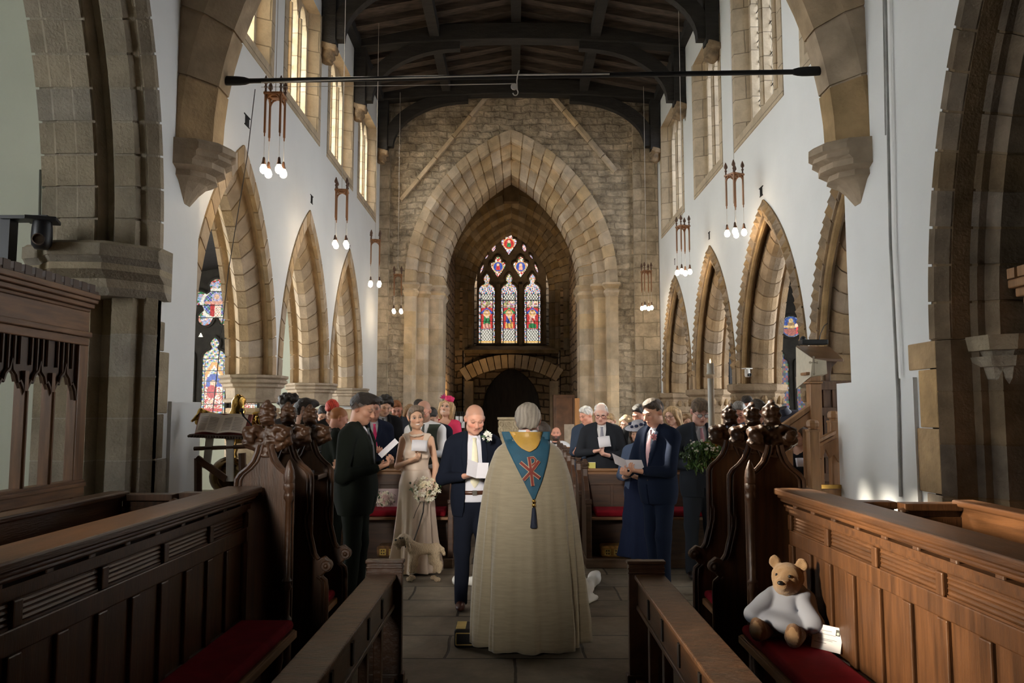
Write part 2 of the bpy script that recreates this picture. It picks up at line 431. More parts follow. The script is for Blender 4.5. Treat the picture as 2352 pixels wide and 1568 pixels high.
def strips(mb,us,zl,ztop,mapf,w0,w1):
    """wall above a curved lower edge: front, back and underside"""
    for i in range(len(us)-1):
        a,b=us[i],us[i+1]
        if abs(b-a)<1e-5: continue
        za,zb=zl(a+1e-6),zl(b-1e-6)
        mb.add([mapf(a,w0,za),mapf(b,w0,zb),mapf(b,w0,ztop),mapf(a,w0,ztop),mapf(a,w1,za),mapf(b,w1,zb),mapf(b,w1,ztop),mapf(a,w1,ztop)],
               [(0,1,2,3),(5,4,7,6),(0,4,5,1),(3,2,6,7),(0,3,7,4),(1,5,6,2)])
def octprof(mb,prof,cx,cy):
    k=1/math.cos(PI/8)
    rings=[[(cx+r*k*math.cos(PI/8+PI/4*i),cy+r*k*math.sin(PI/8+PI/4*i),z) for i in range(8)] for r,z in prof]
    mb.loft(rings)
FL=struct(MB().box(-9,9,-6,24,-0.2,0).build('floor',FLAG))
TRIM=[0]; WIN=[0]
def trim(mb,m,**k):
    TRIM[0]+=1; return struct(mb.build('trim_%d'%TRIM[0],m,**k))
# ================================================================ nave arcades and clerestory
def arcade(sname,X0,sg,bays,a,c,R,zs,wins,u_start,u_end,prof,nv,sillz,topz,glass,dark):
    T=0.55
    mapf=lambda u,w,z:(X0+sg*w,u,z)
    def zl(u):
        for u0 in bays:
            if abs(u-u0)<a: return zarch(u,u0,c,R-0.006,zs)
        if u>bays[-1]+a or u<bays[0]-a: return 0.0
        return zs
    us=set([u_start,u_end])
    for u0 in bays:
        for k in range(33):
            u=u0-a+2*a*k/32
            if u_start<=u<=u_end: us.add(u)
    us=sorted(us); mb=MB(); strips(mb,us,zl,sillz,mapf,0,T)
    # clerestory band between the windows
    y=u_start
    def bx(y0,y1,z0,z1,w0=0,w1=T):
        mb.box(min(X0+sg*w0,X0+sg*w1),max(X0+sg*w0,X0+sg*w1),y0,y1,z0,z1)
    for (y0,y1) in wins:
        bx(y,y0,sillz,topz); y=y1
    bx(y,u_end,sillz,topz); bx(u_start,u_end,topz,8.95)
    struct(mb.build('wall_'+sname,PLASTER))
    for (y0,y1) in wins:
        WIN[0]+=1; nm='window_%d'%WIN[0]
        root=MB()
        # splayed reveal
        iy0,iy1,iz0,iz1=y0+0.09,y1-0.09,sillz+0.06,topz-0.02; wg=0.16 if sg<0 else 0.2
        r0=[(y0,sillz),(y1,sillz),(y1,topz),(y0,topz)]; r1=[(iy0,iz0),(iy1,iz0),(iy1,iz1),(iy0,iz1)]
        f=[mapf(p,-0.012,q) for p,q in r0]; g=[mapf(p,wg,q) for p,q in r1]
        b0=[mapf(p,0.012,q) for p,q in [(y0-0.14,sillz-0.16),(y1+0.14,sillz-0.16),(y1+0.14,topz+0.02),(y0-0.14,topz+0.02)]]
        e0=[mapf(p,-0.012,q) for p,q in [(y0-0.14,sillz-0.16),(y1+0.14,sillz-0.16),(y1+0.14,topz+0.02),(y0-0.14,topz+0.02)]]
        root.add(f+g,[(0,1,5,4),(1,2,6,5),(2,3,7,6),(3,0,4,7)])
        root.add(f+e0,[(0,1,5,4),(1,2,6,5),(3,0,4,7)])
        root.add(e0+b0,[(0,1,5,4),(1,2,6,5),(3,0,4,7)])
        # outer reveal to the outside
        h=[mapf(p,T,q) for p,q in r1]
        root.add(g+h,[(0,1,5,4),(1,2,6,5),(2,3,7,6),(3,0,4,7)])
        wo=struct(root.build(nm,JAMB))
        fm=MB(); nl=3; W=iy1-iy0; mw=0.11
        def fb(p0,p1,q0,q1,w0=wg-0.01,w1=wg+0.14): fm.box(min(X0+sg*w0,X0+sg*w1),max(X0+sg*w0,X0+sg*w1),p0,p1,q0,q1)
        fb(iy0-.01,iy0+0.07,iz0,iz1); fb(iy1-0.07,iy1+.01,iz0,iz1); fb(iy0+.07,iy1-.07,iz0-.01,iz0+0.06)
        lw=(W-0.14-mw*(nl-1))/nl
        for i in range(nl):
            p0=iy0+0.07+i*(lw+mw); p1=p0+lw; pc=(p0+p1)/2
            if i<nl-1: fb(p1,p1+mw,iz0,iz1); fm.tube([mapf(p1+mw/2,wg-0.02,iz0+.06),mapf(p1+mw/2,wg-0.02,iz1-0.35)],0.035,8)
            # arched head of the light with cusps
            hz=iz1-0.34; pts=[]
            for k in range(13):
                u=k/12; rr=lw/2
                z=hz+0.30*math.sin(PI*u)**0.6
                pts.append((p0+lw*u,min(z,iz1-0.04)))
            for k in range(12):
                (ua,za),(ub,zb)=pts[k],pts[k+1]
                fm.add([mapf(ua,wg,za),mapf(ub,wg,zb),mapf(ub,wg,iz1),mapf(ua,wg,iz1),mapf(ua,wg+.13,za),mapf(ub,wg+.13,zb),mapf(ub,wg+.13,iz1),mapf(ua,wg+.13,iz1)],
                       [(0,1,2,3),(4,7,6,5),(0,4,5,1)])
        fm.build('window_frame',JAMB,wo)
        pm=MB(); pm.add([mapf(iy0,wg+.09,iz0),mapf(iy1,wg+.09,iz0),mapf(iy1,wg+.09,iz1),mapf(iy0,wg+.09,iz1)],[(0,1,2,3)])
        pm.build('window_pane',glass,wo)
        bars=MB()
        for k in range(1,5):
            z=iz0+(iz1-iz0)*k/5; bars.tube([mapf(iy0,wg+.08,z),mapf(iy1,wg+.08,z)],0.007,6)
        bars.build('saddle_bars',IRON,wo)
        # daylight portal in the opening
        la=bpy.data.lights.new('sky_portal','AREA'); la.shape='RECTANGLE'; la.size=iz1-iz0; la.size_y=iy1-iy0
        la.cycles.is_portal=True
        lo=bpy.data.objects.new('sky_portal',la); COL.objects.link(lo)
        lo.location=mapf((iy0+iy1)/2,wg+.16,(iz0+iz1)/2); lo.rotation_euler=(0,PI/2*(1 if sg<0 else -1)*-1,0)
    # arches
    for u0 in bays:
        ring=MB()
        for side in (1,-1):
            if side<0 and u0-a+0.5<u_start: continue
            mortar_ring(ring,prof,u0,zs,c,mapf,side); vouss(ring,prof,u0,zs,c,nv,mapf,side)
            if dark:
                n=24
                for k in range(2,n):      # pyramids on the hood, balls on the inner order
                    t=(k+0.5)/n; r=R-0.085; th=t*math.acos(c/r); s=0.072
                    def q(dr,dt,w): 
                        return mapf(u0+side*((r+dr)*math.cos(th+dt/r)-c),w,zs+(r+dr)*math.sin(th+dt/r))
                    ring.add([q(-s,-s*.75,-.020),q(s,-s*.75,-.020),q(s,s*.75,-.020),q(-s,s*.75,-.020),q(0,0,-.072)],[(0,1,4),(1,2,4),(2,3,4),(3,0,4)])
                for k in range(1,18):
                    t=(k+0.5)/18; r=R-0.275; th=t*math.acos(c/r)
                    ring.sphere(mapf(u0+side*(r*math.cos(th)-c),0.185,zs+r*math.sin(th)),0.050,8)
                ring2=[]
                for k in range(25):       # roll moulding
                    t=k/24; r=R-0.215; th=t*math.acos(c/r); ring2.append(mapf(u0+side*(r*math.cos(th)-c),0.03,zs+r*math.sin(th)))
                ring.tube(ring2,0.035,8)
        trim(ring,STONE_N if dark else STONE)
    for i,u0 in enumerate(bays):
        for uu in ([u0+(bays[i+1]-u0)/2] if i<len(bays)-1 else [u0+a+0.05])+([u0-(bays[1]-bays[0])/2] if i==0 else []):
            if uu<u_start+0.2: continue
            pm=MB(); cx,cy=X0+sg*T/2,uu
            octprof(pm,[(0.43,0),(0.43,0.3),(0.36,0.36),(0.33,0.45),(0.30,0.5),(0.30,0.52)],cx,cy)
            z=0.52
            while z<zs-0.42: octprof(pm,[(0.30,z+.004),(0.30,min(z+.38,zs-.40)-.004)],cx,cy); z+=0.38
            octprof(pm,[(0.285,0.5),(0.285,zs-0.4)],cx,cy)
            if dark:
                octprof(pm,[(0.30,zs-.42),(0.33,zs-.40),(0.33,zs-.37),(0.30,zs-.35),(0.305,zs-.28),(0.345,zs-.16),(0.345,zs-.14),(0.33,zs-.13),(0.38,zs-.09),(0.385,zs-.01),(0.37,zs)],cx,cy)
                for k in range(16):
                    an=2*PI*k/16; pm.sphere((cx+.33*math.cos(an),cy+.33*math.sin(an),zs-.22),0.045,8,rz=.07)
            else:
                octprof(pm,[(0.30,zs-.34),(0.32,zs-.33),(0.32,zs-.30),(0.30,zs-.28),(0.31,zs-.16),(0.345,zs-.14),(0.345,zs-.11),(0.38,zs-.09),(0.38,zs-.06),(0.36,zs-.05),(0.39,zs-.03),(0.39,zs)],cx,cy)
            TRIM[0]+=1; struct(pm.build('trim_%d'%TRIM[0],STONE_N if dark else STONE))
def sym(half): return half+[(r,0.55-w) for r,w in half[::-1]]
profL=sym([(2.93,-.02),(2.77,-.02),(2.77,.03),(2.83,.07),(2.83,.11),(2.74,.13),(2.60,.22)])
arcade('nave_left',-3.0,-1,[8.55,11.40,14.21],1.37,1.55,2.93,2.12,[(7.75,9.4),(10.1,11.75),(12.5,14.25),(14.95,16.7)],7.05,17.4,profL,12,5.88,7.75,GLASS_L,False)
profR=sym([(2.62,-.02),(2.44,-.02),(2.42,.05),(2.46,.08),(2.46,.11),(2.34,.13),(2.27,.18),(2.24,.24)])
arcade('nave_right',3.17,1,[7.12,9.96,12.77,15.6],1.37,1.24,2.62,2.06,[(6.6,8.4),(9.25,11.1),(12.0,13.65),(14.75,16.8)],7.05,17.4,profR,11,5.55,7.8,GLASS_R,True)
# ================================================================ west (tower) wall
YW=17.4; TX=-0.086; TZ=4.5; TC=1.39
mt=lambda u,w,z:(u,YW+w,z)
def zt(u):
    return zarch(u,TX,TC,3.68,TZ) if abs(u-TX)<2.29 else 0.0
us=[-3.1]+[TX-2.29+4.58*k/40 for k in range(41)]+[3.3]
mb=MB(); strips(mb,us,zt,9.3,mt,0,1.2); struct(mb.build('wall_tower',RUBBLE))
orders=[[(3.74,-.05),(3.56,-.05),(3.49,.0),(3.49,.2),(3.74,.2)],[(3.5,.16),(3.32,.16),(3.24,.22),(3.24,.42),(3.5,.42)],[(3.26,.38),(3.02,.38),(2.93,.45),(2.93,1.25),(3.76,1.25),(3.76,.45),(3.26,.43)]]
ring=MB()
for pr in orders:
    for sd in (1,-1): mortar_ring(ring,pr,TX,TZ,TC,mt,sd); vouss(ring,pr,TX,TZ,TC,15,mt,sd,gap=0.013)
trim(ring,STONE_T)
jm=MB()
for k,pr in enumerate(orders):
    for sd in (1,-1):
        poly=[(TX+sd*(r-TC),YW+w) for r,w in pr]
        stack(jm,poly,lambda p,q,z:(p,q,z),0,TZ-0.28,0.36)
        inn=[(TX+sd*(r-TC+(.006 if r<3.4 else -.006)),YW+w+.006) for r,w in pr]; jm.prism(inn,lambda p,q,z:(p,q,z),0,TZ-.28)
trim(jm,STONE_T)
ab=MB()
for pr in orders:
    for sd in (1,-1):
        rm=max(r for r,w in pr)
        for (z0,z1,e0,e1) in ((TZ-.30,TZ-.22,.0,.05),(TZ-.22,TZ-.17,.05,.05),(TZ-.17,TZ-.13,.02,.02),(TZ-.13,TZ-.05,.02,.09),(TZ-.05,TZ+.0,.09,.08)):
            def pl(e): return [(TX+sd*(r-(e if r<rm-.01 else -e*.5)-TC),YW+w-(e if w<pr[0][1]+.1 else 0)) for r,w in pr]
            ab.loft([[(p,q,z0) for p,q in pl(e0)],[(p,q,z1) for p,q in pl(e1)]])
trim(ab,STONE_T)
# raking line of an older, steeper roof, and stone strips in the corners
rk=MB()
for (xa,za,xb,zb) in ((-0.62,8.75,-2.55,6.35),(0.82,8.75,2.25,7.0)):
    d=Vector((xb-xa,0,zb-za)).normalized(); n=Vector((-d.z,0,d.x))
    L0=Vector((xa,YW,za)); L1=Vector((xb,YW,zb))
    for i in range(5):
        p=L0.lerp(L1,i/5+.004); q=L0.lerp(L1,(i+1)/5-.004)
        rk.loft([[tuple(v+n*s+Vector((0,-e,0))) for s,e in ((.05,0),(.05,.09),(-.03,.09),(-.06,0))] for v in (p,q)])
trim(rk,STONE_T)
qs=MB()
for x0,x1 in ((-3.0,-2.78),(2.62,3.16)):
    qs.box(x0,x1,YW-.12,YW+.02,0,8.3)
trim(qs,brickmat('corner_ashlar',(0.60,0.48,0.34),(0.48,0.38,0.265),(0.38,0.31,0.21),0.62,0.30,(0,2),0.10,0.012,0.7,0.7,0.95,0.35))
# ================================================================ tower chamber
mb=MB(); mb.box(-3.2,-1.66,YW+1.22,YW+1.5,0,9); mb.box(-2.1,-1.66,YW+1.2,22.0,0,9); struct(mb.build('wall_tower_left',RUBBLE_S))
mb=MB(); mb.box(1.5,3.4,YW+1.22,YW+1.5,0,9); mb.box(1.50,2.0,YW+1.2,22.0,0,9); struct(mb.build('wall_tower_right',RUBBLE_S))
BX=-0.1
pl=MB(); us2=[-2.1]+[BX-1.85+3.7*k/30 for k in range(31)]+[2.0]
strips(pl,us2,lambda u: zarch(u,BX,0.7,2.6,5.05) if abs(u-BX)<1.849 else 5.0,9.0,lambda u,w,z:(u,21.75+w,z),0,0.3)
struct(pl.build('wall_tower_west_plaster',mat('tower_plaster',(0.66,0.52,0.36),rough=0.9,var=0.06,scale=2,bump=0.1)))
sd=MB()
sd.box(-2.1,BX-1.36,21.95,22.6,0,5.1); sd.box(BX+1.36,2.0,21.95,22.6,0,5.1)
# wall under the window with the doorway
def zd(u): return zarch(u,BX,0.45,1.27,1.72) if abs(u-BX)<0.82 else 0.0
us3=[BX-1.31]+[BX-.82+1.64*k/24 for k in range(25)]+[BX+1.31]
strips(sd,us3,zd,3.3,lambda u,w,z:(u,22.25+w,z),0,0.6)
sd.box(-2.1,2.0,22.7,22.9,0,9)
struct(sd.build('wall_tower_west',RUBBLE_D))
rg=MB()
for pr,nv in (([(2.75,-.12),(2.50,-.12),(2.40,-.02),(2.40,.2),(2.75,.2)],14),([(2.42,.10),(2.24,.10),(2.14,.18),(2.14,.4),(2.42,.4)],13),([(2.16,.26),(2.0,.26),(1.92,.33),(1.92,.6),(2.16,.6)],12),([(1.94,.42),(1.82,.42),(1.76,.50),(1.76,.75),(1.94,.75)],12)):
    mw=lambda u,w,z:(u,21.72+w,z)
    for s_ in (1,-1):
        mortar_ring(rg,pr,BX,5.05,0.7,mw,s_); vouss(rg,pr,BX,5.05,0.7,nv,mw,s_)
        stack(rg,[(BX+s_*(r-.7),21.72+w) for r,w in pr],lambda p,q,z:(p,q,z),3.35,5.05,0.36)
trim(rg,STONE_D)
sl=MB(); sl.add([(BX-1.1,22.3,3.52),(BX+1.1,22.3,3.52),(BX+1.25,21.85,3.36),(BX-1.25,21.85,3.36),(BX-1.25,21.85,3.28),(BX+1.25,21.85,3.28),(BX+1.25,22.4,3.28),(BX-1.25,22.4,3.28)],[(0,1,2,3),(3,2,5,4),(4,5,6,7),(0,3,4,7),(1,6,5,2)])
sl.box(BX-1.3,BX+1.3,21.80,21.95,3.26,3.36)
trim(sl,STONE_D)
lt=MB()                                                   # flat segmental arch over the door recess
for k in range(15):
    t0,t1=k/15+.004,(k+1)/15-.004
    def q(t,r,y): 
        an=PI/2+0.58*(0.5-t)*2; return (BX+r*math.cos(an)*1.0,y,2.86-2.25+r*math.sin(an))
    lt.loft([[q(t,2.25,21.8),q(t,2.62,21.8),q(t,2.62,22.3),q(t,2.25,22.3)] for t in (t0,t1)])
lt.box(BX-1.28,BX-1.05,21.82,22.3,0,2.5); lt.box(BX+1.05,BX+1.28,21.82,22.3,0,2.5)
trim(lt,STONE_T)
dr=MB(); dr.box(BX-.9,BX+.9,22.6,22.68,0,3.1)
for k in range(9): dr.box(BX-.9+.2*k+.004,BX-.7+.2*k-.004,22.57,22.62,0,3.1)
struct(dr.build('door_1',mat('door_oak',(0.03,0.022,0.016),var=0.4,scale=4,stretch=(6,1,1))))
bp=MB(); bp.box(BX-.2,BX+.2,21.4,21.74,7.4,8.7); bp.box(BX-.55,BX+.55,21.3,21.74,8.25,8.6)
struct(bp.build('beam_tower',mat('tower_beam',(.10,.07,.04),rough=.8,var=.3)))
struct(MB().box(-2.2,2.1,YW+1.1,23,8.9,9.1).build('ceiling_tower',PLASTER_OLD))
# ================================================================ chancel walls, arches
UNSEEN_DARKENED=mat('unseen_wall_darkened',(0.12,0.105,0.085),rough=.9,var=.2)  # dark tone given to unseen chancel walls to cut bounced light
XL,XR,YC=-2.85,2.97,7.05
def chancel(sname,X0,sg,u0,zs,c,R,prof,nv,zthick,ythick,jambz,capw,st):
    T=0.87; mp=lambda u,w,z:(X0+sg*w,u,z)
    a=R-c
    def zl(u): return zarch(u,u0,c,R-.005,zs) if abs(u-u0)<a else 0.0
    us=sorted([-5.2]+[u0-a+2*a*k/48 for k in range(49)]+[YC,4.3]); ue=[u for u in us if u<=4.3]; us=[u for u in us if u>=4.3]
    mb=MB(); strips(mb,ue,zl,9.3,mp,0,T); struct(mb.build('wall_'+sname+'_east',UNSEEN_DARKENED))
    mb=MB(); strips(mb,us,zl,9.3,mp,0,T)
    mb.box(min(X0-sg*.03,X0+sg*T),max(X0-sg*.03,X0+sg*T),u0+a+0.22,ythick,0,zthick)
    struct(mb.build('wall_'+sname,PLASTER))
    rg=MB()
    mortar_ring(rg,prof,u0,zs,c,mp,1); vouss(rg,prof,u0,zs,c,nv,mp,1,gap=.008)
    vouss(rg,prof,u0,zs,c,8,mp,-1)
    trim(rg,st)
    jb=MB(); poly=[(u0+(r-c),w) for r,w in prof]
    stack(jb,poly,lambda p,q,z:mp(p,q,z),0,jambz,0.34); stack(jb,[(p+.006,q) for p,q in poly],lambda p,q,z:mp(p,q,z),0,jambz,5)
    stack(jb,[(2*u0-p,q) for p,q in poly],lambda p,q,z:mp(p,q,z),0,jambz,0.34)
    trim(jb,st)
    return mp,u0+a
pL=[(4.83,-.01),(4.77,-.01),(4.70,.05),(4.70,.11),(4.64,.13),(4.64,.29),(4.74,.33),(4.74,.41),(4.60,.43),(4.60,.56),(4.615,.58),(4.615,.73),(4.66,.77),(4.66,.88),(4.83,.88)]
mpl,jl=chancel('chancel_left',XL,-1,3.2,2.93,1.7,4.83,pL,22,1.76,7.16,2.6,0,STONE_C)
# big moulded capital of the left arch
cp=MB(); plan=[(6.40,-.06),(6.17,-.06),(6.0,.10),(5.86,.24),(5.84,.62),(5.98,.78),(6.02,.92),(6.40,.92)]
for z0,z1,e0,e1 in ((2.56,2.62,-.16,-.10),(2.62,2.68,-.10,-.08),(2.68,2.74,-.10,0.0),(2.74,2.79,0,0.0),(2.79,2.84,-.03,.02),(2.84,2.93,.03,.03),(2.93,2.96,.02,-.03)):
    def pp(e): return [(u-(e if u<6.35 else 0),max(-.06,w) if e>=0 else w+( -e if w<.1 and w>-.05 else 0)) for u,w in plan]
    cp.loft([[mpl(p,q,z) for p,q in pp(e)] for z,e in ((z0,e0),(z1,e1))])
trim(cp,STONE_C)
pR=[(4.55,-.01),(4.47,-.01),(4.40,.06),(4.40,.2),(4.34,.22),(4.34,.27),(4.22,.30),(4.22,.52),(4.34,.56),(4.34,.6),(4.40,.8),(4.55,.88)]
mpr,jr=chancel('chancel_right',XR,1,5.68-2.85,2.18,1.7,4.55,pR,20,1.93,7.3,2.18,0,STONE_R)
cp=MB(); plan=[(5.60,.2),(5.36,.24),(5.27,.34),(5.27,.56),(5.42,.66),(5.6,.7)]
for z0,z1,e0,e1 in ((1.78,1.9,-.16,-.04),(1.9,1.98,-.04,-.02),(1.98,2.05,0,.02),(2.05,2.09,-.02,.0),(2.09,2.19,.03,.05)):
    cp.loft([[mpr(p-(e if p<5.58 else 0),q-(e if q<.3 else 0),z) for p,q in plan] for z,e in ((z0,e0),(z1,e1))])
trim(cp,STONE_C)
# quoins of the right opening, standing a little proud of the plaster
qn=MB(); z=0; i=0
while z<2.1:
    h=(.42,.30,.38,.46)[i%4]; wd=(.10,.24,.05,.16)[i%4]
    qn.box(XR-.014,XR+.2,5.60,5.75+wd,z+.003,min(z+h,2.18)-.003); z+=h; i+=1
trim(qn,mat('quoin_stone',(0.50,0.36,0.22),rough=0.95,var=0.3,scale=4,bump=0.7,bscale=20,island=.2),bevel=0.008)
qn=MB(); z=0; i=0
while z<2.3:
    h=(.5,.36,.44,.36)[i%4]; wd=(.12,.02,.18,.06)[i%4]
    qn.box(XL-.2,XL+.010,6.28,6.40+wd,z+.003,min(z+h,2.4)-.003); z+=h; i+=1
trim(qn,STONE_C,bevel=0.008)
# chancel arch on corbels
mc=lambda u,w,z:(u,6.5+w,z)
pC=[(3.97,0),(3.74,0),(3.69,.03),(3.52,.16),(3.52,.40),(3.64,.52),(3.97,.55)]
ch=MB()
for s_ in (1,-1):
    mortar_ring(ch,pC,0.075,3.95,0.845,mc,s_,.02); vouss(ch,pC,0.075,3.95,0.845,9,mc,s_,gap=.009)
trim(ch,mat('chancel_arch_stone',(0.43,0.32,0.205),rough=0.92,var=0.2,scale=5,bump=0.35,bscale=35,island=0.16,spec=0.2))
cw=MB(); us=[-2.9]+[0.07-2.93+5.86*k/40 for k in range(41)]+[3.1]
strips(cw,us,lambda u: zarch(u,0.07,0.845,3.80,3.95) if abs(u-.07)<2.93 else 3.95,9.3,mc,.02,.53); struct(cw.build('wall_chancel_arch',PLASTER))
for X0,sg in ((XL,1),(XR,-1)):
    cb=MB(); rings=[]
    for z,r in ((3.96,.36),(3.93,.40),(3.88,.40),(3.86,.36),(3.82,.37),(3.79,.31),(3.74,.31),(3.71,.24),(3.66,.25),(3.63,.17),(3.56,.10),(3.46,.03)):
        ring=[]
        for k in range(7):
            an=-PI/2+PI*k/6; ring.append((X0+sg*(r*math.cos(an)*1.08-.02),6.78+(0.30 if r>.3 else .30*(r/.36)**.6)*math.sin(an)*1.08,z))
        rings.append(ring)
    cb.loft(rings); trim(cb,MATS['chancel_arch_stone'])
# chancel shell out of sight
struct(MB().box(-2.9,3.0,-5.2,-5.0,0,9.3).build('wall_chancel_east',UNSEEN_DARKENED))
struct(MB().box(-2.95,3.1,-5.2,6.55,8.2,8.4).build('ceiling_chancel',OAKROOF))
# south chapel beyond the left arch
struct(MB().box(-7.2,-3.72,6.42,6.62,0,8.4).build('wall_chapel_back',PLASTER_OLD))
cs_=MB(); cs_.box(-7.3,-7.1,-2,6.5,0,2.0); cs_.box(-7.3,-7.1,-2,6.5,4.4,8.4); cs_.box(-7.3,-7.1,-2,1.6,2,4.4); cs_.box(-7.3,-7.1,3.2,6.5,2,4.4); struct(cs_.build('wall_chapel_side',PLASTER_OLD))
struct(MB().box(-7.2,-3.72,-2.2,-2.0,0,8.4).build('wall_chapel_front',PLASTER_OLD))
cc=MB(); cc.box(-7.3,-3.7,-2.2,6.6,8.2,8.3)
struct(cc.build('ceiling_chapel',PLASTER_OLD))
struct(MB().box(3.84,6.5,5.85,6.05,0,8.4).build('wall_vestry_back',PLASTER_OLD))
struct(MB().box(6.4,6.6,-2,6,0,8.4).build('wall_vestry_side',PLASTER_OLD))
struct(MB().box(3.84,6.5,-2.2,-2,0,8.4).build('wall_vestry_front',PLASTER_OLD))
struct(MB().box(3.8,6.6,-2.2,6,6.5,6.6).build('ceiling_vestry',PLASTER_OLD))
# ================================================================ aisles
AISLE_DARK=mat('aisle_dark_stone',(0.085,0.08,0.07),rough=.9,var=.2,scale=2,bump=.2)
AISLEWIN=[]
for nm,x0,x1,xw in (('left',-8.0,-3.7,-8.0),('right',3.87,7.2,7.2)):
    s=-1 if nm=='left' else 1
    aw=MB(); xa,xb=min(xw,xw+s*.2),max(xw,xw+s*.2); aw.box(xa,xb,6.0,17.8,0,1.4); aw.box(xa,xb,6.0,17.8,3.6,6)
    for ya,yb in ((6.0,7.6),(9.2,10.4),(12.0,13.2),(14.8,17.8)): aw.box(xa,xb,ya,yb,1.4,3.6)
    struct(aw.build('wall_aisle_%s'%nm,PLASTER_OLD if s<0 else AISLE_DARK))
    AISLEWIN.extend((xw+s*.1,yc,s) for yc in (8.4,11.2,14.0))
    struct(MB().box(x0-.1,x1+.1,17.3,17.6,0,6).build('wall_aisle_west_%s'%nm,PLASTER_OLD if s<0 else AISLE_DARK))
    cl=MB(); cl.add([(s*3.6,6.5,5.3),(s*3.6,17.6,5.3),(xw,17.6,4.6),(xw,6.5,4.6)],[(0,1,2,3)]); cl.build
    struct(cl.build('ceiling_aisle_%s'%nm,OAKROOF,solid=.08))
    struct(MB().box(x0 if s<0 else 3.9,-3.75 if s<0 else x1,6.62,6.7,0,6).build('wall_aisle_east_%s'%nm,PLASTER_OLD))
# ================================================================ nave roof
rz=lambda x: 9.18-0.19*abs(x)
dk=MB(); 
for s in (-1,1): dk.add([(0,6.4,9.26),(0,18,9.26),(s*3.6,18,9.26-.19*3.6),(s*3.6,6.4,9.26-.19*3.6)],[(0,1,2,3)])
struct(dk.build('ceiling',OAKRAFT,solid=.05))
for i in range(23):
    y=6.8+i*0.47
    for s in (-1,1):
        rf=MB(); dy=random.uniform(-.03,.03); h=random.uniform(-.015,.015)
        x1=3.15*s
        rf.loft([[(xx,y+a+dy,rz(xx)+b+h) for a,b in ((-.09,-.06),(.09,-.06),(.09,.06),(-.09,.06))] for xx in (0.05*s,1.5*s,x1)])
        struct(rf.build('roof_rafter',OAKRAFT))
for x in (-1.5,0.02,1.5):
    struct(MB().box(x-.09,x+.09,6.6,17.4,rz(x)-.27,rz(x)-.05).build('roof_purlin',OAKROOF))
for s,xx in ((-1,-3.0),(1,3.17)):
    struct(MB().box(xx-.14,xx+.14,6.6,17.4,8.42,8.62).build('roof_wall_plate',OAKROOF))
def truss(Y,zc=8.58):
    tb=MB(); pts=[]
    for k in range(17):
        x=-3.05+6.25*k/16; c=0.16*(1-((x-.06)/3.1)**2)
        pts.append((x,zc-.16+c,zc+.16+c))
    tb.loft([[(x,Y-.14,a),(x,Y+.14,a),(x,Y+.14,b),(x,Y-.14,b)] for x,a,b in pts])
    struct(tb.build('roof_tie_beam',OAKROOF,bevel=.015))
    for s,xx in ((-1,-2.98),(1,3.15)):
        wp=MB(); wp.box(xx-(.0 if s<0 else .2),xx+(.2 if s<0 else 0),Y-.11,Y+.11,7.34,8.5); 
        rings=[]
        for k in range(13):
            t=k/12; an=t*PI/2
            x=xx+(-s)*(0.2+1.75*(1-math.cos(an))); z=7.42+1.12*math.sin(an)
            n=Vector((-s*math.sin(an)*-1*1.0,0,math.cos(an)*0)) 
            tx=(-s)*1.75*math.sin(an); tz=1.12*math.cos(an); l=math.hypot(tx,tz); nx,nz=tz/l,-tx/l
            if (nx*(-s))<0: nx,nz=-nx,-nz
            hw=.12
            rings.append([(x-nx*hw,Y-.08,z-nz*hw),(x-nx*hw,Y+.08,z-nz*hw),(x+nx*hw,Y+.08,z+nz*hw),(x+nx*hw,Y-.08,z+nz*hw)])
        wp.loft(rings); struct(wp.build('roof_brace',OAKROOF))
        # spandrel boards behind the brace are left open; carved corbel below
for Y in (9.4,11.95,14.4,16.95): truss(Y)
def corbel_mesh():
    s=SDF((-.22,-.2,-.28),(.22,.2,.16),.011)
    s.box((0,0,.07),(.15,.13,.05),rnd=.02); s.ell((0.02,0,-.05),(.11,.11,.14),k=.03)
    s.ell((.10,0,-.07),(.05,.045,.05),k=.02); s.ell((.08,.05,0),(.04,.03,.025),k=.01); s.ell((.08,-.05,0),(.04,.03,.025),k=.01)
    s.ell((.09,0,-.15),(.05,.07,.025),k=.015); s.bump(.006,55,3)
    return s
cb0=corbel_mesh().build('roof_corbel',mat('corbel_stone',(0.26,0.185,0.115),rough=.9,var=.45,scale=9,bump=.4))
first=True
for Y in (9.4,11.95,14.4,16.95):
    for s,xx in ((-1,-2.93),(1,3.10)):
        o=cb0 if first else cb0.copy()
        if not first: COL.objects.link(o)
        first=False
        o.location=(xx,Y,7.24); o.rotation_euler=(0,0.25*s*-1,0 if s<0 else PI); struct(o)
